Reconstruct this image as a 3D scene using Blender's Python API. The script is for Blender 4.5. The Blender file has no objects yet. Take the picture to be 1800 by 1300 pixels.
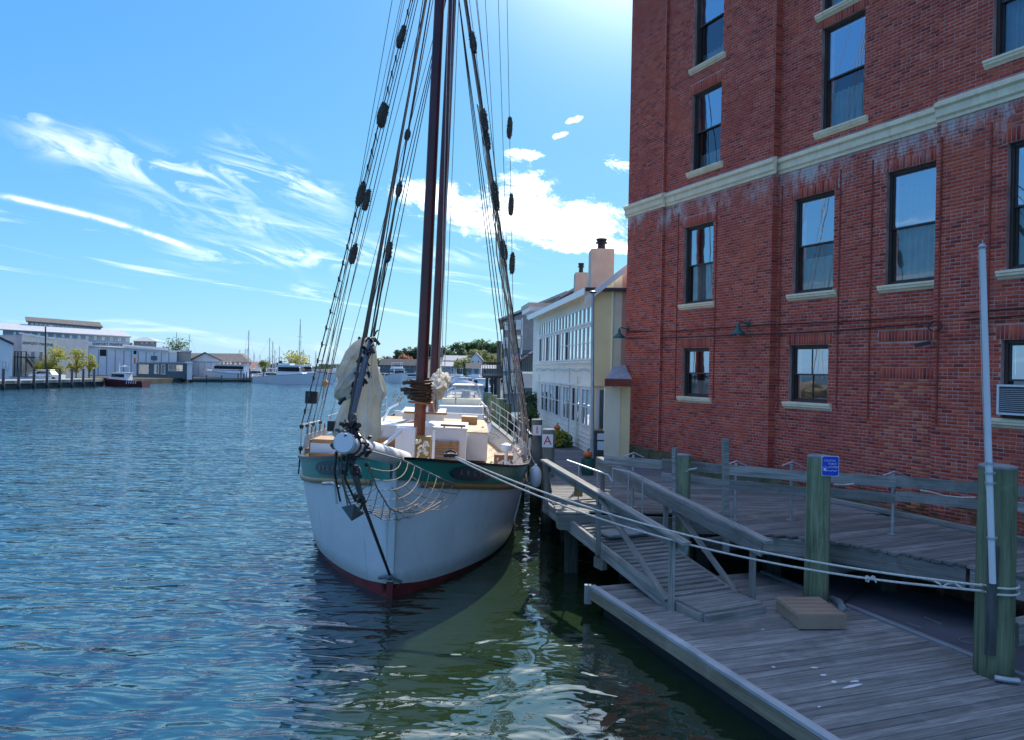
import bpy, math, random
import numpy as np
from mathutils import Vector, Matrix
random.seed(7)
rng = np.random.default_rng(7)
R = math.radians
scene = bpy.context.scene
# ---------------------------------------------------------------- camera
H = 4.1                     # eye height above the water, standing on a bridge
TH = R(1.2)                 # the photographer's tilt
FPX = 1300.0
cam_d = bpy.data.cameras.new("camera"); cam = bpy.data.objects.new("camera", cam_d)
scene.collection.objects.link(cam); scene.camera = cam
cam_d.sensor_width = 36; cam_d.lens = 26; cam_d.clip_start = 0.1; cam_d.clip_end = 9000
_c, _s = math.cos(TH), math.sin(TH)
cam.matrix_world = Matrix(((_c, -_s, 0, 0), (0, 0, -1, 0), (_s, _c, 0, H), (0, 0, 0, 1)))
# ---------------------------------------------------------------- sky, sun, exposure
SUN_AZ, SUN_EL = R(11), R(39)
scene.view_settings.view_transform = 'Standard'; scene.view_settings.look = 'None'
scene.view_settings.exposure = 1.32; scene.view_settings.gamma = 1; scene.view_settings.use_curve_mapping = False
scene.cycles.max_bounces = 8; scene.cycles.transparent_max_bounces = 12
scene.cycles.sample_clamp_indirect = 6; scene.cycles.caustics_reflective = False; scene.cycles.caustics_refractive = False
sun_d = bpy.data.lights.new("sun", 'SUN'); sun = bpy.data.objects.new("sun", sun_d); scene.collection.objects.link(sun)
sun_d.energy = 2.9; sun_d.angle = R(0.5); sun_d.color = (1, 0.93, 0.82)
sdir = Vector((math.sin(SUN_AZ)*math.cos(SUN_EL), math.cos(SUN_AZ)*math.cos(SUN_EL), math.sin(SUN_EL)))
sun.rotation_euler = sdir.to_track_quat('Z', 'Y').to_euler()

class Ex:                                    # tiny expression helper for shader maths
    def __init__(s, nt, k): s.nt = nt; s.k = k
    def _op(s, op, *a):
        n = s.nt.nodes.new('ShaderNodeMath'); n.operation = op
        for i, x in enumerate((s,)+a):
            if isinstance(x, Ex): s.nt.links.new(x.k, n.inputs[i])
            else: n.inputs[i].default_value = x
        return Ex(s.nt, n.outputs[0])
    def __add__(s, o): return s._op('ADD', o)
    __radd__ = __add__
    def __mul__(s, o): return s._op('MULTIPLY', o)
    __rmul__ = __mul__
    def __sub__(s, o): return s._op('SUBTRACT', o)
    def __rsub__(s, o): return (s*-1)+o
    def __truediv__(s, o): return s._op('DIVIDE', o)
    def pw(s, o): return s._op('POWER', o)
    def exp(s): return s._op('EXPONENT')
    def abs(s): return s._op('ABSOLUTE')
    def mx(s, o): return s._op('MAXIMUM', o)
    def mn(s, o): return s._op('MINIMUM', o)
    def atan2(s, o): return s._op('ARCTAN2', o)
    def asin(s): return s._op('ARCSINE')
    def sin(s): return s._op('SINE')
    def ss(s, a, b):                         # smoothstep
        n = s.nt.nodes.new('ShaderNodeMapRange'); n.interpolation_type = 'SMOOTHSTEP'
        s.nt.links.new(s.k, n.inputs[0]); n.inputs[1].default_value = a; n.inputs[2].default_value = b
        return Ex(s.nt, n.outputs[0])
def comb(nt, x, y, z):
    n = nt.nodes.new('ShaderNodeCombineXYZ')
    for i, v in enumerate((x, y, z)):
        if isinstance(v, Ex): nt.links.new(v.k, n.inputs[i])
        else: n.inputs[i].default_value = v
    return n.outputs[0]
def noise(nt, vec, scale, detail=4, rough=.55, dist=0.0):
    n = nt.nodes.new('ShaderNodeTexNoise'); n.inputs['Scale'].default_value = scale
    n.inputs['Detail'].default_value = detail; n.inputs['Roughness'].default_value = rough
    n.inputs['Distortion'].default_value = dist
    if vec is not None: nt.links.new(vec, n.inputs['Vector'])
    return Ex(nt, n.outputs[0])
def mixc(nt, f, a, b, mode='MIX'):
    n = nt.nodes.new('ShaderNodeMix'); n.data_type = 'RGBA'; n.blend_type = mode
    for i, v in ((0, f), (6, a), (7, b)):
        if isinstance(v, Ex): nt.links.new(v.k, n.inputs[i])
        elif isinstance(v, bpy.types.NodeSocket): nt.links.new(v, n.inputs[i])
        elif i == 0: n.inputs[0].default_value = v
        else: n.inputs[i].default_value = (*v, 1)
    return n.outputs[2]
def sep(nt, vec):
    n = nt.nodes.new('ShaderNodeSeparateXYZ'); nt.links.new(vec, n.inputs[0])
    return [Ex(nt, n.outputs[i]) for i in range(3)]

world = bpy.data.worlds.new("World"); scene.world = world; world.use_nodes = True
nt = world.node_tree
bg = nt.nodes['Background']; bg.inputs[1].default_value = 0.105
sky = nt.nodes.new('ShaderNodeTexSky'); sky.sky_type = 'NISHITA'; sky.sun_disc = False
sky.sun_elevation = SUN_EL; sky.sun_rotation = SUN_AZ; sky.altitude = 0
sky.air_density = 1.0; sky.dust_density = 0.3; sky.ozone_density = 4.0
tc = nt.nodes.new('ShaderNodeTexCoord')
dx, dy, dz = sep(nt, tc.outputs['Generated'])
az = dx.atan2(dy)*(180/math.pi); el = dz.asin()*(180/math.pi)
def sun_angle(px, py):
    u, v = px-900, py-650
    a, b = (u*_c+v*_s)/FPX, (-u*_s+v*_c)/FPX
    return math.degrees(math.atan(a)), math.degrees(math.asin(-b/math.sqrt(1+a*a+b*b)))
def blob(px0, py0, px1, py1, wid, k=1.0):       # soft elongated patch of sky between two directions
    a0, e0 = sun_angle(px0, py0); a1, e1 = sun_angle(px1, py1)
    ca, ce = (a0+a1)/2, (e0+e1)/2; L = math.hypot(a1-a0, e1-e0)/2; c, s = (a1-a0)/2/L, (e1-e0)/2/L
    p = ((az-ca)*c + (el-ce)*s)/L; q = ((el-ce)*c - (az-ca)*s)/wid
    return ((p*p*p*p + q*q)*-1).exp()*k
ang = comb(nt, az*.1, el*.1, 0)
def rotn(deg, sx, sy, scale, detail, rough, dist=0., off=0.):
    c, s = math.cos(R(deg)), math.sin(R(deg))
    p = (az*c + el*s)*sx; q = (el*c - az*s)*sy
    return noise(nt, comb(nt, p+off, q, off), scale, detail, rough, dist)
streak = rotn(-15, .17, .66, 1.0, 8, .64, 1.0, 2.3)
streak2 = rotn(-6, .05, .75, 1.0, 7, .62, .6, 9.)
puff = rotn(-12, .42, .85, 1.0, 10, .74, .6, 4.)
cir = (blob(60, 236, 400, 330, .95, 1.6) + blob(380, 288, 600, 348, .8, 1.1) + blob(235, 350, 640, 430, 2.2, .45) + blob(320, 450, 640, 452, .6, 1.5)
       + blob(600, 440, 900, 455, .6, .6) + blob(520, 505, 610, 535, .45, 1.4) + blob(20, 198, 90, 210, .3, 1.2) + blob(380, 250, 540, 300, 1.1, .5))
cir = ((streak-.5)*4.6+.22).mx(0).mn(1)*cir.mn(1.05)*.56
wisp = streak2.ss(.54, .76)*el.ss(.3, 2)*(1-el.ss(8, 13))*.5
fill_cloud = (streak.ss(.42, .68)*.9 + puff.ss(.52, .74)*.7)*el.ss(30, 42)  # unseen clouds above the view, added to lift the shade with neutral light
cum = (blob(690, 345, 1110, 385, 1.7, 1.15) + blob(800, 405, 1120, 405, 1.3, .8) + blob(960, 438, 1140, 436, .5, 1.1) + blob(860, 310, 960, 330, .8, .8) + blob(680, 330, 800, 345, .8, .7)
       + blob(968, 243, 1003, 233, .28, 1.3) + blob(990, 218, 1028, 205, .25, 1.3) + blob(885, 268, 960, 275, .45, 1.1) + blob(1050, 285, 1160, 298, .7, .9) + blob(900, 290, 1010, 320, .9, .45))
cum = ((puff-.5)*3.6 + cum*1.1 - .62).ss(0., .9)*cum.ss(.05, .4)
a0, e0 = sun_angle(0, 344); a1, e1 = sun_angle(340, 438)
tt = (az-a0)/(a1-a0)
line_e = tt*(e1-e0)+e0 + (tt*3.14).sin()*.35
trail = (((el-line_e)/.16).pw(2)*-1).exp()*tt.ss(-.6, -.1)*(1-tt.ss(.9, 1.05))*rotn(0, .5, .5, 1, 5, .6).ss(.3, .6)*.8
cloud = (cir+wisp+fill_cloud+cum+trail).mn(1.0)*el.ss(-.5, 1.5)
sc_n = nt.nodes.new('ShaderNodeSeparateColor'); nt.links.new(sky.outputs[0], sc_n.inputs[0])
skc = nt.nodes.new('ShaderNodeCombineColor')          # compress the Nishita range the way the phone camera did
for i, (t_, r_, g_) in enumerate(((.335, 8.0, .88), (.60, 9.6, .60), (.72, 9.0, .14))):
    nt.links.new((Ex(nt, sc_n.outputs[i])/r_).mx(.001).pw(g_).__mul__(t_/.1766).k, skc.inputs[i])
# cloud brightness follows the sky's own light: brighter towards the sun
glow = (dx*sdir.x + dy*sdir.y + dz*sdir.z).mx(0)
cb = (glow.pw(5)*1.0 + 1.25)*(1/.1766)
ccol = nt.nodes.new('ShaderNodeCombineColor')
for i, k in enumerate((.98, 1.0, 1.02)): nt.links.new((cb*k).k, ccol.inputs[i])
aur = ((glow.mn(1)*-1+1)*-75).exp()*2.4*(1/.1766)          # bright aureole round the sun, just outside the frame
aurc = nt.nodes.new('ShaderNodeCombineColor')
for i, k in enumerate((1.0, .97, .88)): nt.links.new((aur*k).k, aurc.inputs[i])
lit = mixc(nt, 1.0, skc.outputs[0], aurc.outputs[0], 'ADD')
out = mixc(nt, cloud*.84, lit, ccol.outputs[0])
nt.links.new(out, bg.inputs[0])

# ---------------------------------------------------------------- photograph geometry helpers
def ray(px, py):
    u, v = px-900, py-650
    return (u*_c+v*_s)/FPX, (-u*_s+v*_c)/FPX
def P(px, py, Y):
    a, b = ray(px, py); return Vector((a*Y, Y, H-b*Y))
def G(px, py, z=0.0):
    a, b = ray(px, py); Y = (H-z)/b; return Vector((a*Y, Y, z))
def proj(p):
    a, b = p[0]/p[1], (H-p[2])/p[1]
    u, v = a*FPX, b*FPX
    return 900+u*_c-v*_s, 650+u*_s+v*_c
# ---------------------------------------------------------------- materials
def newmat(name):
    m = bpy.data.materials.new(name); m.use_nodes = True
    n = m.node_tree; b = n.nodes['Principled BSDF']; return m, n, b
def pos(n):
    return n.nodes.new('ShaderNodeNewGeometry').outputs['Position']
def scalev(n, vec, sc):
    m = n.nodes.new('ShaderNodeVectorMath'); m.operation = 'MULTIPLY'; n.links.new(vec, m.inputs[0]); m.inputs[1].default_value = sc
    return m.outputs[0]
def bump(n, b, h, strength, dist=.01):
    bp = n.nodes.new('ShaderNodeBump'); bp.inputs['Strength'].default_value = strength; bp.inputs['Distance'].default_value = dist
    n.links.new(h.k, bp.inputs['Height']); n.links.new(bp.outputs[0], b.inputs['Normal'])
def island(n):
    return Ex(n, n.nodes.new('ShaderNodeNewGeometry').outputs['Random Per Island'])
def orand(n):
    return Ex(n, n.nodes.new('ShaderNodeObjectInfo').outputs['Random'])
def M_paint(name, c, rough=.5, var=.12, scale=3., bmp=.15, dirt=None, dirt_amt=.35, metal=0., isl=0., stretch=(1, 1, .3)):
    m, n, b = newmat(name)
    p = pos(n)
    f = noise(n, p, scale, 5, .6)
    col = mixc(n, f.ss(.25, .75), tuple(x*(1-var) for x in c), tuple(min(1, x*(1+var)) for x in c))
    d = noise(n, scalev(n, p, stretch), scale*2.3, 6, .7).ss(.52, .80)
    dc = dirt or tuple(x*.45+.02 for x in c)
    col = mixc(n, d*dirt_amt, col, dc)
    if isl: col = mixc(n, island(n)*isl, col, tuple(x*.55 for x in c))
    n.links.new(col, b.inputs['Base Color'])
    b.inputs['Roughness'].default_value = rough; b.inputs['Metallic'].default_value = metal
    if rough >= .55: b.inputs['Specular IOR Level'].default_value = .12
    if bmp: bump(n, b, noise(n, p, scale*12, 4), bmp, .004)
    return m
def M_wood(name, c1, c2, axis=0, rough=.85, wet=None, sc=1.0, cracks=.6):
    """weathered timber, grain along one local axis"""
    m, n, b = newmat(name)
    tc = n.nodes.new('ShaderNodeTexCoord'); o = orand(n)
    add = n.nodes.new('ShaderNodeVectorMath'); add.operation = 'ADD'
    n.links.new(tc.outputs['Object'], add.inputs[0]); n.links.new(comb(n, o*37, o*53, o*71), add.inputs[1])
    k = [22*sc]*3; k[axis] = 1.1*sc
    g = noise(n, scalev(n, add.outputs[0], k), 1.0, 7, .7, .4)
    k2 = [70*sc]*3; k2[axis] = 1.6*sc
    fine = noise(n, scalev(n, add.outputs[0], k2), 1.0, 4, .6)
    blot = noise(n, add.outputs[0], 1.7, 4, .6)
    col = mixc(n, g.ss(.32, .68), c1, c2)
    col = mixc(n, (fine.ss(.56, .72))*cracks, col, tuple(x*.35 for x in c1))
    col = mixc(n, blot.ss(.45, .75)*.35, col, tuple(x*.55 for x in c1))
    col = mixc(n, o*.62, col, tuple(x*.5 for x in c1))
    wp = noise(n, pos(n), .8, 5, .65)
    col = mixc(n, wp.ss(.54, .70)*.38, col, tuple(x*.42 for x in c1)); col = mixc(n, (1-wp.ss(.30, .44))*.3, col, tuple(min(1, x*1.25) for x in c2))
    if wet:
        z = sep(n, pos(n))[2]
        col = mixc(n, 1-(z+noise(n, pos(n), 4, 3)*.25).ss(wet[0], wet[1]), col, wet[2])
    n.links.new(col, b.inputs['Base Color']); b.inputs['Roughness'].default_value = rough; b.inputs['Specular IOR Level'].default_value = .15
    bump(n, b, g*.6+fine*.6, .55, .006)
    return m
M = {}
M['plank'] = M_wood('weathered_plank', (.17, .17, .155), (.41, .405, .375))
M['plank_walk'] = M_wood('weathered_walk_plank', (.16, .155, .142), (.36, .35, .33))
M['timber'] = M_wood('weathered_timber', (.22, .215, .19), (.46, .45, .41))
M['timber_z'] = M_wood('weathered_post', (.22, .215, .19), (.46, .45, .41), axis=2)
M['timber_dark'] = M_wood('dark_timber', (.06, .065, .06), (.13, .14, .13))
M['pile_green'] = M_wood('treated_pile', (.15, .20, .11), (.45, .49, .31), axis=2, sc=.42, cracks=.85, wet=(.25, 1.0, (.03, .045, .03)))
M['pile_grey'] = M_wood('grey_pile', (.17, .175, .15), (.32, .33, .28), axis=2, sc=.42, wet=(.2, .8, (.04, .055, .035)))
M['pile_blue'] = M_wood('far_pile', (.09, .10, .11), (.17, .18, .19), axis=2, wet=(.2, 1.0, (.02, .025, .02)))
M['white'] = M_paint('white_paint', (.74, .75, .75), .45, .05, 2, .05, dirt=(.45, .45, .42), dirt_amt=.35)
M['white_clean'] = M_paint('clean_white', (.8, .8, .8), .35, .03, 2, .03, dirt_amt=.1)
M['cream'] = M_paint('cream_stone', (.95, .78, .54), .7, .1, 3, .3, dirt=(.32, .28, .2), dirt_amt=.55, stretch=(2, 2, .5))
M['black'] = M_paint('black_iron', (.018, .02, .024), .5, .3, 6, .2)
M['brownframe'] = M_paint('brown_frame', (.055, .038, .032), .5, .2, 4, .1)
M['greenlamp'] = M_paint('green_enamel', (.012, .10, .085), .35, .15, 5, .05, dirt_amt=.2)
M['conduit'] = M_paint('painted_conduit', (.10, .04, .04), .6, .25, 4, .1, dirt=(.25, .25, .22))
M['galv'] = M_paint('galvanised_steel', (.42, .44, .46), .45, .15, 8, .1, metal=.6, dirt=(.18, .15, .12))
M['rope'] = M_paint('white_rope', (.62, .60, .54), .9, .2, 30, .5)
M['rope_dark'] = M_paint('tarred_rope', (.075, .065, .055), .8, .3, 20, .4)
M['rope_tan'] = M_paint('hemp_rope', (.32, .28, .23), .9, .25, 20, .4)
def M_hull():
    m, n, b = newmat('hull_white'); p = pos(n); x, y, z = sep(n, p)
    f = noise(n, p, 1.2, 5, .6); col = mixc(n, f.ss(.3, .7), (.66, .67, .67), (.74, .75, .74))
    run = noise(n, scalev(n, p, (2.2, 2.2, .16)), 2.2, 7, .75)
    col = mixc(n, run.ss(.54, .74)*.5, col, (.42, .38, .31))
    rust = noise(n, scalev(n, p, (5, 5, .3)), 1.6, 5, .7).ss(.66, .74)
    col = mixc(n, rust*.45, col, (.34, .19, .10))
    scum = (1-(z+noise(n, p, 3, 5, .7)*.22).ss(.30, .62)); col = mixc(n, scum*.6, col, (.30, .31, .24))
    seam = ((z*6.4+noise(n, p, .25, 1)*.8)._op('FRACT')-.5).abs()*2; sm_ = seam.ss(.93, 1.0)
    col = mixc(n, sm_*.13, col, (.30, .31, .31))
    n.links.new(col, b.inputs['Base Color']); b.inputs['Roughness'].default_value = .48
    bump(n, b, noise(n, p, 2.5, 4)*.6+noise(n, p, 25, 3)*.05-sm_*.25, .6, .012); return m
M['hull'] = M_hull()
M['bottom'] = M_paint('red_bottom_paint', (.17, .02, .02), .5, .25, 3, .1, dirt=(.03, .03, .025), dirt_amt=.6)
M['bulwark'] = M_paint('green_bulwark', (.012, .185, .125), .3, .08, 1.5, .03, dirt=(.03, .11, .09), dirt_amt=.2)
M['black_paint'] = M_paint('black_gloss', (.012, .014, .018), .3, .2, 4, .03)
M['gold'] = M_paint('ochre_rail', (.30, .17, .055), .4, .2, 3, .05, dirt=(.10, .05, .02))
M['deck'] = M_paint('tan_deck', (.50, .37, .24), .65, .1, 4, .1, dirt=(.3, .22, .14))
M['teak'] = M_paint('varnished_teak', (.33, .13, .045), .3, .25, 6, .05, stretch=(6, 1, 6), isl=.4)
M['teak_pale'] = M_paint('oiled_teak', (.52, .27, .10), .4, .2, 5, .05, isl=.3)
M['mast'] = M_paint('varnished_mast', (.085, .016, .016), .3, .3, 2.5, .06, dirt=(.03, .006, .008), dirt_amt=.5, stretch=(6, 6, .3))
M['mast_low'] = M_paint('bare_mast', (.27, .075, .028), .35, .3, 3, .06, dirt=(.10, .03, .012), stretch=(8, 8, .3))
M['leather'] = M_paint('leather_hoops', (.10, .055, .035), .6, .35, 8, .2, isl=.7)
M['olive'] = M_paint('ochre_box', (.27, .19, .06), .5, .2, 4, .1)
M['navy'] = M_paint('navy_canvas', (.02, .035, .14), .7, .2, 3, .1)
M['nameboard'] = M_paint('navy_nameboard', (.012, .03, .055), .4, .2, 3, .05)
M['goldleaf'] = M_paint('gold_leaf', (.30, .22, .07), .35, .2, 3, 0, metal=.3)
M['spar'] = M_paint('blue_grey_spar', (.10, .12, .14), .45, .2, 4, .1)
M['fur'] = M_paint('chafing_gear', (.085, .085, .075), 1, .4, 30, .5)
M['box_tan'] = M_paint('tan_fibreglass', (.34, .25, .18), .6, .08, 2, .1, dirt=(.18, .13, .1))
M['blue_sign'] = M_paint('blue_sign', (.015, .07, .55), .35, .05, 2, 0, dirt_amt=.1)
M['red'] = M_paint('red_paint', (.55, .02, .03), .5, .1, 3, 0, dirt_amt=.1)
M['orange'] = M_paint('pumpkin', (.62, .15, .02), .5, .15, 8, .1)
M['dkgreen'] = M_paint('dark_green', (.015, .10, .07), .5, .2, 3, .1)
M['rubber'] = M_paint('grey_rubber_deck', (.10, .105, .12), .85, .15, 2, .3, dirt=(.05, .05, .06))
M['mossy'] = M_paint('mossy_foundation', (.13, .125, .075), .95, .35, 4, .8, dirt=(.06, .08, .03), dirt_amt=.8, stretch=(1, 1, 1))
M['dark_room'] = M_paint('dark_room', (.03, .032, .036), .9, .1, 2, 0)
M['curtain'] = M_paint('pale_curtain', (.72, .72, .68), .9, .15, 3, 0, dirt=(.3, .3, .3), dirt_amt=.7, stretch=(9, 9, .05))
M['acgrey'] = M_paint('ac_grille', (.10, .11, .12), .6)
def M_glass(name, tint=(.02, .025, .03), refl=.45, fk=2.2, wob=.0015, ws=1.2):
    m, n, b = newmat(name)
    out = n.nodes['Material Output']; n.nodes.remove(b)
    g = n.nodes.new('ShaderNodeBsdfGlossy'); g.inputs['Roughness'].default_value = .015; g.inputs['Color'].default_value = (.95, .97, 1, 1)
    t = n.nodes.new('ShaderNodeBsdfTransparent'); t.inputs[0].default_value = (.75, .8, .8, 1)
    fr = n.nodes.new('ShaderNodeFresnel'); fr.inputs[0].default_value = 1.55
    mx = n.nodes.new('ShaderNodeMixShader')
    f = (Ex(n, fr.outputs[0])*fk+refl).mx(0).mn(1)
    n.links.new(f.k, mx.inputs[0]); n.links.new(t.outputs[0], mx.inputs[1]); n.links.new(g.outputs[0], mx.inputs[2])
    n.links.new(mx.outputs[0], out.inputs[0])
    bp = n.nodes.new('ShaderNodeBump'); bp.inputs['Strength'].default_value = 1; bp.inputs['Distance'].default_value = wob
    n.links.new(noise(n, pos(n), ws, 2).k, bp.inputs['Height']); n.links.new(bp.outputs[0], g.inputs['Normal'])
    return m
M['glass'] = M_glass('window_glass', refl=.42, fk=1.6)
M['glass_low'] = M_glass('screened_glass', refl=.10, fk=1.0)
M['glass_far'] = M_glass('far_window_glass', refl=.25, wob=.005)
M['canvas'] = None
def M_sail():
    m, n, b = newmat('sail_canvas')
    p = pos(n); f = noise(n, scalev(n, p, (2, 2, 1)), 3, 5, .6)
    n.links.new(mixc(n, f.ss(.3, .7), (.56, .54, .46), (.74, .71, .63)), b.inputs['Base Color']); b.inputs['Roughness'].default_value = .9
    tr = n.nodes.new('ShaderNodeBsdfTranslucent'); tr.inputs[0].default_value = (.7, .66, .54, 1)
    mx = n.nodes.new('ShaderNodeMixShader'); mx.inputs[0].default_value = .42
    n.links.new(b.outputs[0], mx.inputs[1]); n.links.new(tr.outputs[0], mx.inputs[2]); n.links.new(mx.outputs[0], n.nodes['Material Output'].inputs[0])
    bump(n, b, noise(n, scalev(n, p, (3, 3, 1)), 6, 5), .5, .02)
    return m
M['canvas'] = M_sail()
def M_leaf(name, c1, c2, c3):
    m, n, b = newmat(name)
    i = island(n); f = noise(n, pos(n), .5, 3)
    col = mixc(n, i, c1, c2); col = mixc(n, f.ss(.45, .7), col, c3)
    n.links.new(col, b.inputs['Base Color']); b.inputs['Roughness'].default_value = .75
    tr = n.nodes.new('ShaderNodeBsdfTranslucent'); n.links.new(col, tr.inputs[0])
    mx = n.nodes.new('ShaderNodeMixShader'); mx.inputs[0].default_value = .35
    n.links.new(b.outputs[0], mx.inputs[1]); n.links.new(tr.outputs[0], mx.inputs[2]); n.links.new(mx.outputs[0], n.nodes['Material Output'].inputs[0])
    return m
M['leaf'] = M_leaf('leaves_green', (.07, .13, .05), (.14, .20, .07), (.10, .17, .06))  # this and the dark, olive, autumn tones lightened to paint in distance haze
M['leaf_dark'] = M_leaf('leaves_dark', (.045, .085, .045), (.09, .13, .065), (.06, .10, .05))
M['leaf_yellow'] = M_leaf('leaves_yellow', (.38, .38, .05), (.55, .44, .07), (.24, .32, .06))
M['leaf_olive'] = M_leaf('leaves_olive', (.22, .26, .09), (.33, .32, .12), (.17, .22, .08))
M['leaf_autumn'] = M_leaf('leaves_autumn', (.42, .17, .09), (.52, .26, .13), (.32, .15, .08))
M['bark'] = M_paint('bark', (.10, .08, .06), .95, .3, 5, .6)
# ---------------------------------------------------------------- mesh builder
UNITBOX_F = [(0, 3, 2, 1), (4, 5, 6, 7), (0, 1, 5, 4), (1, 2, 6, 5), (2, 3, 7, 6), (3, 0, 4, 7)]
def wloc(o):
    v = Vector((0, 0, 0))
    while o is not None:
        v += o.location; o = o.parent
    return v
class MB:
    def __init__(s): s.v = []; s.f = []
    def hexa(s, pts):
        k = len(s.v); s.v += [tuple(p) for p in pts]; s.f += [tuple(k+i for i in f) for f in UNITBOX_F]; return s
    def box(s, x0, x1, y0, y1, z0, z1, m=None):
        pts = [Vector(p) for p in ((x0, y0, z0), (x1, y0, z0), (x1, y1, z0), (x0, y1, z0), (x0, y0, z1), (x1, y0, z1), (x1, y1, z1), (x0, y1, z1))]
        if m is not None: pts = [m @ p for p in pts]
        return s.hexa(pts)
    def beam(s, a, b, w, h, up=(0, 0, 1)):
        a, b = Vector(a), Vector(b); d = (b-a).normalized(); up = Vector(up)
        sd = d.cross(up)
        if sd.length < 1e-4: sd = d.cross(Vector((0, 1, 0)))
        sd.normalize(); u = sd.cross(d)
        P8 = []
        for q in (a, b):
            P8.append([q-sd*w/2-u*h/2, q+sd*w/2-u*h/2, q+sd*w/2+u*h/2, q-sd*w/2+u*h/2])
        return s.hexa(P8[0]+P8[1])
    def tube(s, pts, r, n=6, cap=True):
        pts = [Vector(p) for p in pts]; m = len(pts)
        rs = r if isinstance(r, (list, tuple)) else [r]*m
        ref = None; k0 = len(s.v)
        for i, p in enumerate(pts):
            t = (pts[min(i+1, m-1)]-pts[max(i-1, 0)])
            if t.length < 1e-9: t = Vector((0, 0, 1))
            t.normalize()
            if ref is None:
                ref = Vector((1, 0, 0)) if abs(t.x) < .8 else Vector((0, 1, 0))
            ref = (ref-t*ref.dot(t))
            if ref.length < 1e-6: ref = t.orthogonal()
            ref.normalize(); q = t.cross(ref)
            for j in range(n):
                a = 2*math.pi*j/n
                s.v.append(tuple(p+(ref*math.cos(a)+q*math.sin(a))*rs[i]))
        for i in range(m-1):
            for j in range(n):
                a, b = k0+i*n+j, k0+i*n+(j+1) % n
                s.f.append((a, b, b+n, a+n))
        if cap:
            s.f.append(tuple(k0+j for j in range(n-1, -1, -1))); s.f.append(tuple(k0+(m-1)*n+j for j in range(n)))
        return s
    def lathe(s, prof, c, n=16, axis=(0, 0, 1), jit=0.0):
        ax = Vector(axis).normalized(); c = Vector(c)
        a1 = ax.orthogonal().normalized(); a2 = ax.cross(a1); k0 = len(s.v)
        for (r, h) in prof:
            for j in range(n):
                a = 2*math.pi*j/n; rr = r*(1+random.uniform(-jit, jit))
                s.v.append(tuple(c+ax*h+(a1*math.cos(a)+a2*math.sin(a))*rr))
        m = len(prof)
        for i in range(m-1):
            for j in range(n):
                a, b = k0+i*n+j, k0+i*n+(j+1) % n
                s.f.append((a, b, b+n, a+n))
        s.f.append(tuple(k0+j for j in range(n-1, -1, -1))); s.f.append(tuple(k0+(m-1)*n+j for j in range(n)))
        return s
    def prism(s, poly, off):                      # 3-D polygon extruded by a vector
        off = Vector(off); k = len(s.v); n = len(poly)
        s.v += [tuple(Vector(p)) for p in poly] + [tuple(Vector(p)+off) for p in poly]
        s.f.append(tuple(range(k+n-1, k-1, -1))); s.f.append(tuple(range(k+n, k+2*n)))
        for i in range(n):
            j = (i+1) % n; s.f.append((k+i, k+j, k+n+j, k+n+i))
        return s
    def quad(s, *p):
        k = len(s.v); s.v += [tuple(q) for q in p]; s.f.append(tuple(range(k, k+len(p)))); return s
    def grid(s, fn, nu, nv, wrap=False):
        k = len(s.v)
        for i in range(nu):
            for j in range(nv): s.v.append(tuple(fn(i/(nu-1), j/(nv-1) if not wrap else j/nv)))
        for i in range(nu-1):
            for j in range(nv if wrap else nv-1):
                a, b = k+i*nv+j, k+i*nv+(j+1) % nv; s.f.append((a, b, b+nv, a+nv))
        return s
    def build(s, name, mat, parent=None, smooth=False, local=False):
        me = bpy.data.meshes.new(name); o = Vector((0, 0, 0))
        if parent is not None and not local: o = wloc(parent)
        v = [(a-o.x, b-o.y, c-o.z) for a, b, c in s.v]
        me.from_pydata(v, [], s.f)
        if isinstance(mat, str): mat = M[mat]
        if mat: me.materials.append(mat)
        if smooth: me.polygons.foreach_set('use_smooth', [True]*len(me.polygons))
        me.update()
        ob = bpy.data.objects.new(name, me); scene.collection.objects.link(ob)
        if parent is not None: ob.parent = parent
        return ob
def autosmooth(ob, deg=35):
    me = ob.data; me.polygons.foreach_set('use_smooth', [True]*len(me.polygons))
    me.set_sharp_from_angle(angle=R(deg)); return ob
def thing(name, label, cat, loc=(0, 0, 0), group=None, kind=None):
    o = bpy.data.objects.new(name, None); scene.collection.objects.link(o); o.location = loc; o.empty_display_size = .2
    if label: o['label'] = label
    if cat: o['category'] = cat
    if group: o['group'] = group
    if kind: o['kind'] = kind
    return o
def tag(o, label=None, cat=None, group=None, kind=None):
    if label: o['label'] = label
    if cat: o['category'] = cat
    if group: o['group'] = group
    if kind: o['kind'] = kind
    return o
def copy_tree(o, parent=None):
    c = o.copy(); scene.collection.objects.link(c); c.parent = parent
    for ch in list(o.children): copy_tree(ch, c)
    return c
_bm = {}
def bevel_box_mesh(L, w, h, mat, ends=0.0):
    """box centred in y and z, x from 0 to L, with slightly eased long edges"""
    key = (round(L, 3), round(w, 3), round(h, 3), mat)
    if key in _bm: return _bm[key]
    e = min(w, h)*.09
    prof = [(-w/2+e, -h/2), (w/2-e, -h/2), (w/2, -h/2+e), (w/2, h/2-e), (w/2-e, h/2), (-w/2+e, h/2), (-w/2, h/2-e), (-w/2, -h/2+e)]
    v = [(0, a, b) for a, b in prof]+[(L, a, b) for a, b in prof]
    f = [tuple(range(7, -1, -1)), tuple(range(8, 16))]+[(i, (i+1) % 8, 8+(i+1) % 8, 8+i) for i in range(8)]
    me = bpy.data.meshes.new('timber'); me.from_pydata(v, [], f); me.materials.append(M[mat]); me.update()
    _bm[key] = me; return me
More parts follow.
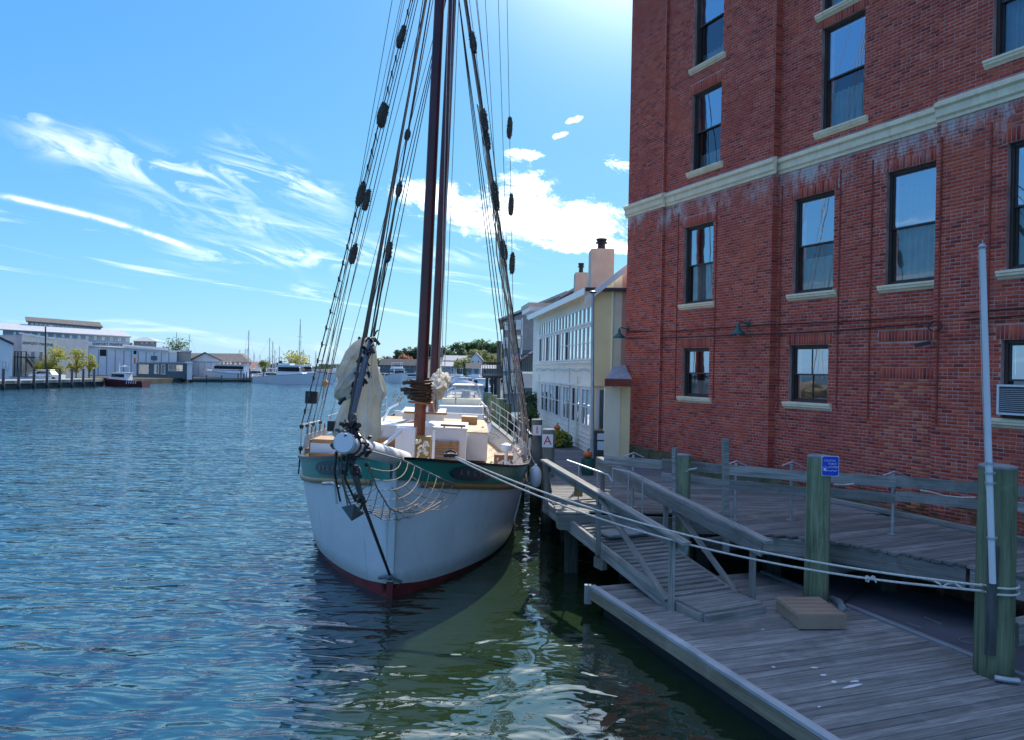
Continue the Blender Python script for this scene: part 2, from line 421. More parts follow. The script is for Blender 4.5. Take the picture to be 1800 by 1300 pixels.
def timber(name, a, b, w, h, mat, parent=None, up=(0, 0, 1), label=None):
    """one squared timber from a to b: w across, h along 'up'; local x runs along the grain"""
    a, b = Vector(a), Vector(b); d = b-a; L = d.length; d.normalize(); up = Vector(up)
    y = up.cross(d)
    if y.length < 1e-4: y = Vector((0, 1, 0)).cross(d)
    y.normalize(); z = d.cross(y)
    ob = bpy.data.objects.new(name, bevel_box_mesh(L, w, h, mat)); scene.collection.objects.link(ob)
    o = wloc(parent) if parent is not None else Vector((0, 0, 0))
    m = Matrix((d, y, z)).transposed().to_4x4(); m.translation = a-o
    if parent is not None: ob.parent = parent
    ob.matrix_local = m
    if label: ob['label'] = label
    return ob
def text_mesh(name, body, size, mat, parent, matrix, extrude=.002, font_scale=1.0):
    cu = bpy.data.curves.new(name, 'FONT'); cu.body = body; cu.size = size; cu.extrude = extrude
    cu.align_x = 'CENTER'; cu.align_y = 'CENTER'; cu.resolution_u = 2
    tmp = bpy.data.objects.new(name+'_src', cu); scene.collection.objects.link(tmp)
    dg = bpy.context.evaluated_depsgraph_get()
    me = bpy.data.meshes.new_from_object(tmp.evaluated_get(dg)); me.name = name
    bpy.data.objects.remove(tmp); me.materials.clear(); me.materials.append(M[mat] if isinstance(mat, str) else mat)
    ob = bpy.data.objects.new(name, me); scene.collection.objects.link(ob)
    mm = matrix.copy()
    if parent is not None:
        ob.parent = parent; mm.translation = mm.translation - wloc(parent)
    ob.matrix_local = mm
    return ob
def frame_m(origin, right, up):
    r = Vector(right).normalized(); u = Vector(up); u = (u-r*u.dot(r)).normalized(); n = r.cross(u)
    m = Matrix((r, u, n)).transposed().to_4x4(); m.translation = Vector(origin); return m
# ================================================================ WATER AND GROUND
def M_water():
    m, n, b = newmat('harbour_water')
    p = pos(n); x, y, z = sep(n, p)
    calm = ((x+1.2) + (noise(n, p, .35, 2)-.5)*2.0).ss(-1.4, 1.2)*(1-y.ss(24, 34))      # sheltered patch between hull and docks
    ridge = lambda f: 1-((f-.5).abs()*3.2).mn(1)
    q1 = scalev(n, p, (.62, 1.9, 1)); q2 = scalev(n, p, (.75, 1.7, 1))
    w0 = noise(n, scalev(n, p, (.5, 1.2, 1)), .55, 2, .5, .3)
    w1 = noise(n, q1, 1.15, 1, .4, .6); w2 = ridge(noise(n, q2, 1.9, 1, .4, .9)); w3 = noise(n, q2, 6.0, 1, .5, .4)
    gust = noise(n, scalev(n, p, (.4, 1, 1)), .06, 3, .55).ss(.35, .65)*.45+.70
    h = (w0*.16 + w1*A1 + w2*A2 + w3*A3)*gust
    hc = noise(n, scalev(n, p, (.8, 1.1, 1)), 1.1, 2, .45, .8)*.055 + noise(n, scalev(n, p, (.8, 1.3, 1)), 3.6, 1, .4, .4)*.009
    h = h*(1-calm) + hc*calm
    bp = n.nodes.new('ShaderNodeBump'); bp.inputs['Strength'].default_value = 1; bp.inputs['Distance'].default_value = 1.0
    n.links.new(h.k, bp.inputs['Height']); n.links.new(bp.outputs[0], b.inputs['Normal'])
    murk = noise(n, p, .4, 4, .6)
    wc = mixc(n, murk.ss(.3, .7), (.004, .034, .055), (.006, .044, .062))
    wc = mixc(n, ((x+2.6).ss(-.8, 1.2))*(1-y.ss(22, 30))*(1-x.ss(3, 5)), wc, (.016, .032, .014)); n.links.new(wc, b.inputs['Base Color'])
    b.inputs['Roughness'].default_value = .025; b.inputs['IOR'].default_value = 2.3
    return m
A1, A2, A3 = .145, .022, .006
wb = MB(); wb.quad((-4000, -300, 0), (4000, -300, 0), (4000, 6000, 0), (-4000, 6000, 0))
water = tag(wb.build('water', M_water()), 'rippled blue green harbour water', kind='structure')
M['earth'] = M_paint('shore_ground', (.11, .105, .085), .95, .3, .2, .3)
M['asphalt'] = M_paint('shore_paving', (.13, .125, .12), .9, .2, .3, .3)

# ================================================================ BRICK BUILDING
WD = Vector((-.47, 1, 0)).normalized(); WN = Vector((-WD.y, WD.x, 0))      # along the wall, outward
def WL(px, py):
    a, b = ray(px, py); Y = 15/(a+.47); return Y/WD.y, H-b*Y
def WP(s, z, o=0.0): return Vector((15, 0, 0))+WD*s+WN*o+Vector((0, 0, z))
def wall_s(px, py): return WL(px, py)[0]
S_END = wall_s(1104, 600)          # far corner
S_A = wall_s(1172, 250); S_B = wall_s(1360, 250); S_C = wall_s(1649, 150)
S_NEAR = 12.3; S_MIN = 7.0; Z0 = 1.25; Z_BAND0 = 0; ZTOP = 17.5
zb0 = (WL(1110, 382)[1]+WL(1640, 222)[1])/2; zb1 = zb0+.42
def off_at(s):
    if s > S_A: return .10
    if s > S_B: return .0
    if s > S_C: return -.20
    return .0
# openings: name -> (s0, s1, z0, z1)
def opening(xl, xr, yt, yb):
    xm, ym = (xl+xr)/2, (yt+yb)/2
    s1 = wall_s(xl, ym); s0 = wall_s(xr, ym); return [s0, s1, WL(xm, yb)[1], WL(xm, yt)[1]]
OPN = {
 '1a': opening(1199, 1246, 612, 697), '1b': opening(1376, 1444, 606, 707), '1d': opening(1759, 1835, 597, 737),
 '2a': opening(1202, 1253, 395, 533), '2b': opening(1384, 1454, 341, 513), '2c': opening(1546, 1638, 290, 496), '2d': opening(1770, 1868, 240, 470),
 '3a': opening(1216, 1267, 155, 294), '3b': opening(1433, 1508, 30, 216), '3d': opening(1747, 1832, -115, 88),
 '4a': opening(1221, 1272, -40, 107), '4b': opening(1436, 1512, -200, 0),
}
for k, v in OPN.items():
    row = k[0]
    ref = {'1': 2.62, '2': 5.4, '3': 9.86, '4': 12.7}[row]
def rects_minus(s0, s1, z0, z1, holes):
    """split a rectangle into cells that avoid the holes"""
    ss = sorted({s0, s1, *[x for h in holes for x in h[:2] if s0 < x < s1]})
    zz = sorted({z0, z1, *[x for h in holes for x in h[2:] if z0 < x < z1]})
    out = []
    for a, b in zip(ss, ss[1:]):
        for c, d in zip(zz, zz[1:]):
            ms, mz = (a+b)/2, (c+d)/2
            if not any(h[0] < ms < h[1] and h[2] < mz < h[3] for h in holes): out.append((a, b, c, d))
    return out
def M_brick(name, mortar=False):
    m, n, b = newmat(name)
    p = pos(n); x, y, z = sep(n, p)
    if mortar:
        col = mixc(n, noise(n, p, 3, 4).ss(.3, .7), (.60, .38, .33), (.40, .23, .20))
    else:
        r = island(n)+orand(n); r = r._op('FRACT')
        cr = n.nodes.new('ShaderNodeValToRGB'); n.links.new(r.k, cr.inputs[0])
        E = cr.color_ramp.elements; E[0].color = (.24, .05, .042, 1); E[1].position = 1; E[1].color = (.72, .18, .10, 1)
        for ps, c in ((.06, (.34, .066, .048)), (.25, (.52, .092, .060)), (.62, (.60, .108, .066)), (.9, (.64, .14, .078))):
            e = cr.color_ramp.elements.new(ps); e.color = (*c, 1)
        col = mixc(n, noise(n, p, 45, 3).ss(.35, .7)*.35, cr.outputs[0], (.34, .07, .05))
    # broad weathering: rosier left pilaster, sooty and bleached patches
    big = noise(n, scalev(n, p, (1, 1, .8)), .55, 5, .6)
    col = mixc(n, big.ss(.52, .72)*.45, col, (.36, .075, .060))
    col = mixc(n, (1-big.ss(.28, .46))*.4, col, (.66, .16, .085))
    st = noise(n, scalev(n, p, (2.6, 2.6, .8)), 1.6, 8, .8)      # runs of salt below the stone band
    below = z.ss(zb0-1.15, zb0-.05)*(1-z.ss(zb0, zb0+.02))
    patch = noise(n, p, .9, 3).ss(.38, .62)
    col = mixc(n, ((st+below*.16-.58)*9).mn(1).mx(0)*below*patch*.85, col, (.62, .57, .54))
    low = (1-z.ss(2.0, 2.75))*noise(n, scalev(n, p, (2, 2, .5)), 2.4, 5, .7).ss(.5, .7)
    col = mixc(n, low*.45, col, (.34, .27, .26))
    sp = noise(n, p, 2.6, 6, .75).ss(.69, .76)
    col = mixc(n, sp*.5, col, (.42, .34, .31))
    moss = (1-z.ss(1.5, 1.95))*.7
    col = mixc(n, moss*noise(n, p, 3, 3).ss(.35, .6), col, (.075, .075, .03))
    n.links.new(col, b.inputs['Base Color']); b.inputs['Roughness'].default_value = .95; b.inputs['Specular IOR Level'].default_value = .05
    bump(n, b, noise(n, p, 60, 4), .4, .003)
    return m
M['brick'] = M_brick('red_brick'); M['mortar'] = M_brick('mortar_joint', True)
ORANGE = M_paint('orange_brick', (.66, .20, .09), .9, .15, 30, .3)
bldg = thing('brick_building', 'tall red brick mill building with cream stone band above the boardwalk', 'building', WP(19, 0, 0))
holes = list(OPN.values())
regions = [(S_A, S_END, .10), (S_B, S_A, .0), (S_C, S_B, -.20), (S_MIN, S_C, .0)]
wmb = MB()
wallf = lambda mb, s0, s1, z0, z1, o0, o1: mb.hexa([WP(s0, z0, o1), WP(s1, z0, o1), WP(s1, z0, o0), WP(s0, z0, o0), WP(s0, z1, o1), WP(s1, z1, o1), WP(s1, z1, o0), WP(s0, z1, o0)])
for s0, s1, of in regions:
    for a, b, c, d in rects_minus(s0, s1, Z0, ZTOP, holes): wallf(wmb, a, b, c, d, -.42, of)
wallf(wmb, S_MIN, S_END, -1, Z0, -.42, -.05)
wallf(wmb, S_END-.45, S_END-.003, Z0, ZTOP, -14, -.42)          # gable return, far end
wallf(wmb, S_MIN, S_MIN+.45, -1, ZTOP, -14, -.42)
wall = wmb.build('wall', 'mortar', bldg)
rf = MB(); wallf(rf, S_MIN, S_END, ZTOP, ZTOP+.3, -14, .25); rf.build('roof', 'cream', bldg)
# bricks
BL, BH, BJ = .203, .060, .0115
bricks = []                                     # s0, s1, z0, z1, off
lint = [(h[0]-.10, h[1]+.10, h[3], h[3]+.27) for h in holes]
blocked = holes+lint+[(S_MIN, S_END, zb0-.02, zb1+.02)]
BRK_REG = [(wall_s(1638, 720), wall_s(1536, 720), 1.2, WL(1590, 665)[1])]      # bricked-up opening with oranger bricks
infill = BRK_REG[0]
lint.append((infill[0]-.03, infill[1]+.03, infill[3], infill[3]+.22)); blocked.append(lint[-1])
lint.append((infill[0]-.08, infill[1]+.08, WL(1590, 600)[1], WL(1590, 600)[1]+.24)); blocked.append(lint[-1])
row_h = BH+BJ
for s0, s1, of in regions:
    s0 = max(s0, S_NEAR)
    r0 = int((ZTOP-Z0)/row_h)
    for r in range(r0):
        z = Z0+r*row_h; zt = z+BH
        iv = [(s0, s1)]
        for h in blocked:
            if h[2] < z+BH*.5 < h[3]:
                nv = []
                for a, b in iv:
                    if h[1] <= a or h[0] >= b: nv.append((a, b)); continue
                    if h[0] > a: nv.append((a, h[0]))
                    if h[1] < b: nv.append((h[1], b))
                iv = nv
        for a, b in iv:
            x = math.floor(a/(BL+BJ))*(BL+BJ) - (r % 2)*(BL+BJ)/2
            hdr = (r % 6 == 5); L = (.095 if hdr else BL)
            if hdr: x = math.floor(a/(L+BJ))*(L+BJ)
            while x < b:
                p, q = max(x, a+.004), min(x+L, b-.004)
                if q-p > .03: bricks.append((p, q, z, zt, of))
                x += L+BJ
for h in lint:
    n_ = max(3, int((h[1]-h[0])/.0755)); w_ = (h[1]-h[0])/n_
    for i in range(n_):
        p = h[0]+i*w_; of = off_at(p+w_/2)
        bricks.append((p+.005, p+w_-.005, h[2]+.006, h[3]-.006, of))
bricks = [b for b in bricks if b[0] >= S_NEAR]
B = np.array(bricks)
# which bricks show largest: the nearest ones inside the frame that are whole
cx = (B[:, 0]+B[:, 1])/2; cz = (B[:, 2]+B[:, 3])/2
Xw = 15+WD.x*cx; Yw = WD.y*cx; uu = Xw/Yw*FPX; vv = (H-cz)/Yw*FPX
pxx = 900+uu*_c-vv*_s; pyy = 650+uu*_s+vv*_c
inf = (cx > infill[0]) & (cx < infill[1]) & (cz < infill[3])
whole = (np.abs(B[:, 1]-B[:, 0]-BL) < .002) & (pxx < 1795) & (pyy > 5) & ~inf
size = 1/Yw*(1+.0*cz)
order = np.argsort(-np.where(whole, size, 0)); solo = set(order[:298].tolist())
def brick_mesh(rows, mat, name, parent):
    n_ = len(rows); jit = rng.uniform(.002, .006, n_)
    V = np.zeros((n_, 8, 3)); Oo = np.array(WP(0, 0, 0)); wd = np.array(WD); wn = np.array(WN)
    for k, (si, zi, fi) in enumerate(((0, 2, 0), (1, 2, 0), (1, 3, 0), (0, 3, 0), (0, 2, 1), (1, 2, 1), (1, 3, 1), (0, 3, 1))):
        ez = .003*fi
        s = rows[:, si]+(ez if si == 0 else -ez); z = rows[:, zi]+(ez if zi == 2 else -ez)
        o = rows[:, 4]+(jit if fi else -.004)
        V[:, k] = Oo+s[:, None]*wd+o[:, None]*wn; V[:, k, 2] = z
    V = V.reshape(-1, 3)-np.array(wloc(parent))
    fq = np.array([(4, 7, 6, 5), (0, 4, 5, 1), (1, 5, 6, 2), (2, 6, 7, 3), (3, 7, 4, 0)])
    Fq = (np.arange(n_)[:, None, None]*8+fq[None]).reshape(-1, 4)
    me = bpy.data.meshes.new(name); me.vertices.add(len(V)); me.vertices.foreach_set('co', V.ravel())
    me.loops.add(Fq.size); me.loops.foreach_set('vertex_index', Fq.ravel().astype(np.int32))
    me.polygons.add(len(Fq)); me.polygons.foreach_set('loop_start', np.arange(0, Fq.size, 4, dtype=np.int32))
    me.polygons.foreach_set('loop_total', np.full(len(Fq), 4, dtype=np.int32))
    me.update(); me.validate(); me.materials.append(mat)
    ob = bpy.data.objects.new(name, me); scene.collection.objects.link(ob); ob.parent = parent; return ob
rest = np.array([i not in solo for i in range(len(B))])
orange_pick = inf & (rng.random(len(B)) < .2)
tag(brick_mesh(B[rest & ~orange_pick], M['brick'], 'brickwork', wall), kind='stuff')
tag(brick_mesh(B[rest & orange_pick], ORANGE, 'infill_brickwork', wall), kind='stuff')
bme = bpy.data.meshes.new('brick')
bx = MB(); bx.hexa([(0, 0, 0), (BL, 0, 0), (BL, -.006, 0), (0, -.006, 0), (0, 0, BH), (BL, 0, BH), (BL, -.006, BH), (0, -.006, BH)])
e = .003
bx.v[2] = (BL-e, -.007, e); bx.v[3] = (e, -.007, e); bx.v[6] = (BL-e, -.007, BH-e); bx.v[7] = (e, -.007, BH-e)
bme.from_pydata(bx.v, [], bx.f); bme.materials.append(M['brick'])
# local x along wall, local -y outward
for i in sorted(solo):
    s0, s1, z0, z1, of = B[i]
    ob = bpy.data.objects.new('brick', bme); scene.collection.objects.link(ob); ob.parent = wall
    m = Matrix((-WD, -WN, Vector((0, 0, 1)))).transposed().to_4x4(); m.translation = WP(s1, z0, of-.002+rng.uniform(-.001, .001))-wloc(wall)
    ob.matrix_local = m
# stone band, moulded profile, stepping with the wall
band = MB()
prof = [(0, 0), (.05, .0), (.05, .06), (.09, .10), (.09, .24), (.14, .28), (.14, .36), (.02, .42), (0, .42)]
def moulding(mb, s0, s1, z, of, prof, k=1.0):
    pts = [WP(s0, z+q*k, of-.02+p) for p, q in prof]; mb.prism(pts, WD*(s1-s0))
for s0, s1, of in regions:
    a = s0; seg = 1.18
    ss = [s0-(.0 if of <= off_at(s0-.01) else .10)]
    while ss[-1]+seg < s1-.2: ss.append(ss[-1]+seg)
    ss.append(s1+(.10 if s1 > S_END-.01 else 0))
    for a, b in zip(ss, ss[1:]):
        one = MB(); moulding(one, a+.002, b-.002, zb0, of, prof); one.build('band_stone', 'cream', bldg)
# raised brick strips framing the lower windows
strips = MB()
for px, y0, y1, w in ((1190, 400, 700, .03), (1257, 395, 700, .03), (1361, 345, 720, .03), (1463, 320, 715, .03), (1519, 300, 735, .03), (1651, 280, 745, .03), (1738, 262, 745, .03)):
    s_ = wall_s(px, (y0+y1)/2); za = WL(px, y1)[1]; zt = zb0-.3
    of = off_at(s_)
    wallf(strips, s_-w/2, s_+w/2, za, zt, of, of+.022)
M['strip'] = M_paint('dark_brick_edge', (.33, .075, .055), .9, .3, 8, .3)
strips.build('brick_strip', 'strip', bldg)
ret = MB()
for sB, oa, ob_ in ((S_B, -.198, -.004), (S_A, .003, .096)):
    for r in range(int((ZTOP-Z0)/row_h)):
        z = Z0+r*row_h
        if zb0-.03 < z+.03 < zb1+.02: continue
        wallf(ret, sB-.006, sB+.04, z, z+BH, oa, ob_)
tag(ret.build('return_brickwork', 'brick', wall), kind='stuff')
# windows
def window(key, nlight=1, lower_open=0.0, curtain=.6, ac=False, muntin=False):
    s0, s1, z0, z1 = OPN[key]; of = off_at((s0+s1)/2)
    fw = .065; back = of-.17
    f = MB()
    for a, b, c, d in ((s0, s0+fw, z0, z1), (s1-fw, s1, z0, z1), (s0+fw, s1-fw, z1-fw, z1), (s0+fw, s1-fw, z0, z0+fw)):
        wallf(f, a+.002, b-.002, c+.002, d-.002, back-.08, back+.08)
    w = f.build('window', 'brownframe', bldg)
    zm = z0+(z1-z0)*(.5 if lower_open == 0 else .52)
    sf = MB(); sw = .035
    for (c, d, o) in ((zm-.02, z1-fw, back+.03), (z0+fw, zm+.02, back-.01)):
        for a, b, cc, dd in ((s0+fw, s0+fw+sw, c, d), (s1-fw-sw, s1-fw, c, d), (s0+fw+sw, s1-fw-sw, d-sw, d), (s0+fw+sw, s1-fw-sw, c, c+sw)):
            wallf(sf, a, b, cc, dd, o-.02, o+.02)
        if muntin: wallf(sf, (s0+s1)/2-.012, (s0+s1)/2+.012, c+sw, d-sw, o-.012, o+.012)
    sf.build('sash', 'brownframe', w)
    for (c, d, o) in ((zm+.015, z1-fw-sw, back+.03), (z0+fw+sw, zm-.015, back-.01)):
        g = MB(); g.quad(WP(s0+fw+sw-.005, d+.005, o), WP(s1-fw-sw+.005, d+.005, o), WP(s1-fw-sw+.005, c-.005, o), WP(s0+fw+sw-.005, c-.005, o))
        g.build('pane', 'glass' if o > back else 'glass_low', w)
    cu = MB(); nn = 26
    zc = z0+fw+(z1-z0)*curtain
    cu.grid(lambda i, j: WP(s0+fw+(s1-s0-2*fw)*i, z0+fw+(zc-z0-fw)*j, back-.16+.035*math.sin(i*46)), nn*2, 2)
    if curtain > 0: cu.build('curtain', 'curtain', w, smooth=True)
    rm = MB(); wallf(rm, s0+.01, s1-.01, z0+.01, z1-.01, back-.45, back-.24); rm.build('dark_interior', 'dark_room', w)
    sill = MB(); pr = [(0, 0), (.03, 0), (.05, .03), (.09, .06), (.09, .10), (.11, .11), (.11, .155), (0, .17)]
    moulding(sill, s0-.13, s1+.13, z0-.16, of, pr); sill.build('sill', 'cream', w)
    if ac:
        a = MB(); zc0 = WL(1785, 728)[1]; sL = wall_s(1764, 700)
        wallf(a, s0+fw+.02, sL-.03, zc0+.03, zc0+.50, back+.05, of+.18)
        ac_o = a.build('air_conditioner', 'acgrey', w)
        a = MB()
        for q0, q1, r0, r1 in ((s0+fw, sL, zc0, zc0+.035), (s0+fw, sL, zc0+.495, zc0+.53), (sL-.035, sL, zc0+.035, zc0+.495)): wallf(a, q0, q1, r0, r1, back+.05, of+.20)
        for i in range(12): wallf(a, s0+fw+.02, sL-.04, zc0+.07+i*.034, zc0+.075+i*.034, of+.18, of+.187)
        a.build('air_conditioner_casing', 'white', w)
for k in OPN:
    window(k, curtain={'2a': .50, '2b': .35, '2c': .95, '2d': .9, '3a': .2, '3b': .36, '1a': .3, '1b': .0, '4a': .15}.get(k, .5), muntin=(k in ('1b',)), ac=(k == '1d'))
# conduits, lamps, camera on the wall
def wall_tube(pts, r, o=.04): 
    out = []
    for px, py in pts:
        s, z = WL(px, py); out.append(WP(s, z, off_at(s)+o))
    return out
cd = MB(); cd.tube(wall_tube([(1108, 583), (1186, 583), (1270, 577), (1352, 571), (1362, 570), (1460, 566), (1640, 555), (1720, 548), (1830, 540)], 0, .05), .017, 6)
cd.build('conduit', 'conduit', bldg)
cd = MB(); cd.tube(wall_tube([(1108, 596), (1186, 594), (1270, 591), (1352, 588), (1362, 587), (1460, 581), (1640, 567), (1720, 561), (1830, 553)], 0, .05), .017, 6)
cd.build('conduit', 'conduit', bldg)
cl = MB(); s_, z_ = WL(1649, 574)
cl.tube([WP(s_+.13*math.cos(a), z_+.1*math.sin(a), .05+.002*i) for i, a in enumerate(np.linspace(0, 12.6, 40))], .008, 5); cl.build('cable_coil', 'black', bldg)
def lamp(px, py, label, base_px):
    sA, zA = WL(*base_px); of = off_at(sA); base = WP(sA, zA, of)
    t = thing('barn_lamp', label, 'wall lamp', base, group='green lamps on the brick wall')
    sL = WL(px, py); reach = .34; ls = sL[0]; tip = WP(sA+.06, zA, of+reach)
    b = MB(); b.lathe([(.001, 0), (.075, 0), (.075, .03), (.03, .05)], WP(sA, zA, of+.005), 14, WN); b.build('mount', 'greenlamp', t)
    b = MB(); b.tube([WP(sA, zA, of+.03), WP(sA, zA+.02, of+.18), WP(sA, zA+.03, of+reach-.05), WP(sA, zA-.02, of+reach)], .016, 8); b.build('arm', 'greenlamp', t)
    c = WP(sA, zA-.30, of+reach)
    b = MB(); b.lathe([(.205, 0), (.21, .012), (.15, .07), (.09, .12), (.05, .16), (.045, .26), (.02, .30)], c, 24); sh = b.build('lamp_shade', 'greenlamp', t, smooth=True)
    b = MB(); b.lathe([(.001, -.03), (.04, -.01), (.045, .03), (.02, .06)], c, 10); b.build('bulb', 'white', t)
lamp(1296, 585, 'green gooseneck barn lamp on the brick wall between two windows', (1316, 569))
lamp(1095, 605, 'green gooseneck barn lamp at the far corner of the brick building', (1109, 579))
sC, zC = WL(1640, 603)
sc_ = thing('security_camera', 'small black security camera on the brick wall over the bricked-up opening', 'camera', WP(sC, zC, 0))
b = MB(); b.tube([WP(sC, zC+.02, 0), WP(sC, zC, .08)], .018, 8); b.build('bracket', 'galv', sc_)
b = MB(); b.beam(WP(sC-.02, zC, .10), WP(sC+.22, zC-.06, .22), .07, .07); b.build('housing', 'black', sc_)
# mossy footing
ft = MB(); 
sa, sb = wall_s(1700, 930), S_END
ft.hexa([WP(sa, .9, .02), WP(sb, .9, .02), WP(sb, .9, .30), WP(sa, .9, .30), WP(sa, 1.42, .13), WP(sb, 1.86, .13), WP(sb, 1.84, .20), WP(sa, 1.42, .24)])
ft.build('foundation', 'mossy', bldg)
gd = MB(); gd.prism([WP(S_MIN, 1.2, -.5), WP(S_END, 1.2, -.5), WP(S_END, 1.2, -14), WP(S_MIN, 1.2, -14)], (0, 0, -3))

# ================================================================ BOARDWALK
def strip_cut(poly, s):                       # crossings of the line "position s along the wall" with a plan polygon, as offsets o
    xs = []
    pts = [((Vector((x-15, y, 0))).dot(WD), (Vector((x-15, y, 0))).dot(WN)) for x, y in poly]
    for (a, oa), (b, ob) in zip(pts, pts[1:]+pts[:1]):
        if (a <= s < b) or (b <= s < a): xs.append(oa+(ob-oa)*(s-a)/(b-a))
    return sorted(xs)
ZW = 1.38
def wxy(Y, o=.32): p = WP(Y/WD.y, 0, o); return (p.x, p.y)
walk_poly = [(4.10, 14.3), (4.28, 12.75), (5.25, 12.45), (6.75, 10.85), (8.35, 8.9), (9.2, 7.0), (10.4, 5.0), (12.3, 4.9), wxy(6), wxy(10), wxy(14.6), (4.1, 16.2)]
bw = thing('boardwalk', 'weathered plank boardwalk along the foot of the brick wall', 'boardwalk', (6, 12, ZW))
s = 7.2; pitch = .145
while s < 18.2:
    xs = strip_cut(walk_poly, s)
    if len(xs) >= 2:
        a, b = xs[0], xs[-1]+random.uniform(-.02, .05)
        if b-a > .15:
            n_ = 'plank'; zj = random.uniform(-.004, .004)
            timber(n_, WP(s, ZW-.02+zj, a), WP(s, ZW-.02+zj, b), .134, .04, 'plank_walk', bw)
    s += pitch
# outer stringers and cross beams
edge = [(4.10, 14.3), (4.28, 12.75), (5.25, 12.45), (6.75, 10.85), (8.35, 8.9), (9.2, 7.0)]
for (x0, y0), (x1, y1) in zip(edge, edge[1:]):
    d = (Vector((x1, y1, 0))-Vector((x0, y0, 0))).normalized()*.03
    timber('stringer', (x0+d.x+.03, y0+d.y+.03, ZW-.04-.16), (x1-d.x+.03, y1-d.y+.03, ZW-.04-.16), .08, .30, 'timber', bw)
timber('cross_beam', (5.05, 12.25, .93), (7.6, 13.5, .93), .16, .26, 'timber', bw)
timber('cross_beam', (6.35, 9.3, .93), (9.6, 10.9, .93), .18, .30, 'timber', bw)
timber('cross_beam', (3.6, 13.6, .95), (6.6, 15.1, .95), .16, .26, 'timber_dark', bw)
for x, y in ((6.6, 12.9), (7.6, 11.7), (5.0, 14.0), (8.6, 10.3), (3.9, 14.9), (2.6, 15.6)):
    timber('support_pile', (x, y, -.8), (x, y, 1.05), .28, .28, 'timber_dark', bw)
# long curb boards along the wall and on the deck
timber('curb', WP(12.2, ZW+.05, .42), WP(20.5, ZW+.05, .42), .10, .10, 'timber', bw)

# quay running away past the white building
qy = thing('quay', 'long grey timber quay beside the white clapboard building', 'quay', (1.5, 20, ZW))
quay_poly = [(.92, 14.35), (1.05, 20), (1.42, 30), (1.9, 48), (7, 48), (4.2, 24), (8.0, 14.9), (4.12, 14.6)]
Y = 14.4; k = 0
def xcut(poly, y):
    xs = []
    for (x0, y0), (x1, y1) in zip(poly, poly[1:]+poly[:1]):
        if (y0 <= y < y1) or (y1 <= y < y0): xs.append(x0+(x1-x0)*(y-y0)/(y1-y0))
    return sorted(xs)
farq = MB()
while Y < 47.5:
    xs = xcut(quay_poly, Y)
    if len(xs) >= 2:
        a, b = xs[0]-random.uniform(0, .03), xs[-1]
        if Y > 15.6 and Y < 24: b = min(b, 15-.47*Y-.5)
        zj = random.uniform(-.004, .004)
        if Y < 20: timber('plank', (a, Y, ZW-.02+zj), (b, Y, ZW-.02+zj), .134, .04, 'plank_walk', qy)
        else: farq.box(a, b, Y-.067, Y+.067, ZW-.04+zj, ZW+zj)
    Y += pitch
tag(farq.build('far_planking', M_paint('far_planks', (.20, .20, .21), .85, .2, 4, .2, isl=.6), qy), kind='stuff')
timber('stringer', (.97, 14.35, 1.18), (4.0, 14.25, 1.18), .08, .30, 'timber', qy)
timber('stringer', (.98, 14.45, 1.18), (1.08, 20, 1.18), .08, .30, 'timber', qy)
timber('stringer', (1.08, 20, 1.18), (1.88, 46, 1.18), .08, .30, 'timber', qy)
for x, y in ((1.3, 15.2), (1.4, 18), (2.4, 15), (3.6, 15), (1.5, 22), (1.7, 27), (1.9, 33)):
    timber('support_pile', (x, y, -.8), (x, y, 1.1), .28, .28, 'timber_dark', qy)
bh = MB(); bh.box(2.6, 30, 25, 60, -.5, 1.3); bh.hexa([(4.5, 16.4, -.5), (9.5, 16.4, -.5), (9.5, 26, -.5), (2.6, 26, -.5), (4.5, 16.4, 1.3), (9.5, 16.4, 1.3), (9.5, 26, 1.3), (2.6, 26, 1.3)])
tag(bh.build('quay_ground', 'timber_dark'), kind='structure')

# ================================================================ PILES
def pile(x, y, ztop, r, mat, label, name='mooring_pile', group='timber mooring piles', zbot=-1.0, lean=(0, 0), cat='pile', cap=True, n=20):
    t = thing(name, label, cat, (x, y, 0), group)
    b = MB(); hs = np.linspace(zbot, ztop, 9); pts = []
    k0 = 0
    for i, h in enumerate(hs):
        f = (h-zbot)/(ztop-zbot)
        for j in range(n):
            a = 2*math.pi*j/n; rr = r*(1.05-.08*f)*(1+.018*math.sin(3*a+h*.7+x)+.012*math.sin(7*a+x*3))
            b.v.append((rr*math.cos(a)+lean[0]*h, rr*math.sin(a)+lean[1]*h, h))
    for i in range(8):
        for j in range(n):
            p, q = i*n+j, i*n+(j+1) % n; b.f.append((p, q, q+n, p+n))
    b.f.append(tuple(8*n+j for j in range(n)))
    sh = b.build('shaft', mat, t, smooth=False, local=True); autosmooth(sh, 50)
    if cap:
        b = MB(); b.lathe([(r*.93, -.015), (r*.985, .0), (r*.97, .022), (r*.85, .032)], (lean[0]*ztop, lean[1]*ztop, ztop), n); b.build('cap', 'galv_cap', t, local=True, smooth=False)
    return t
M['galv_cap'] = M_paint('weathered_cap', (.26, .28, .28), .8, .2, 6, .3)
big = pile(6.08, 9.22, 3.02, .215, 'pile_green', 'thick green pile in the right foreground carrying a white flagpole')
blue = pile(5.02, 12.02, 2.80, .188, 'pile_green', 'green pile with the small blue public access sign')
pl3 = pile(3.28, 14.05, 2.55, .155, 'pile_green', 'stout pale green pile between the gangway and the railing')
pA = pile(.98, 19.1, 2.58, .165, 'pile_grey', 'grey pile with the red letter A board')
pI = pile(.78, 22.3, 2.62, .165, 'pile_grey', 'grey pile with the red letter I board')
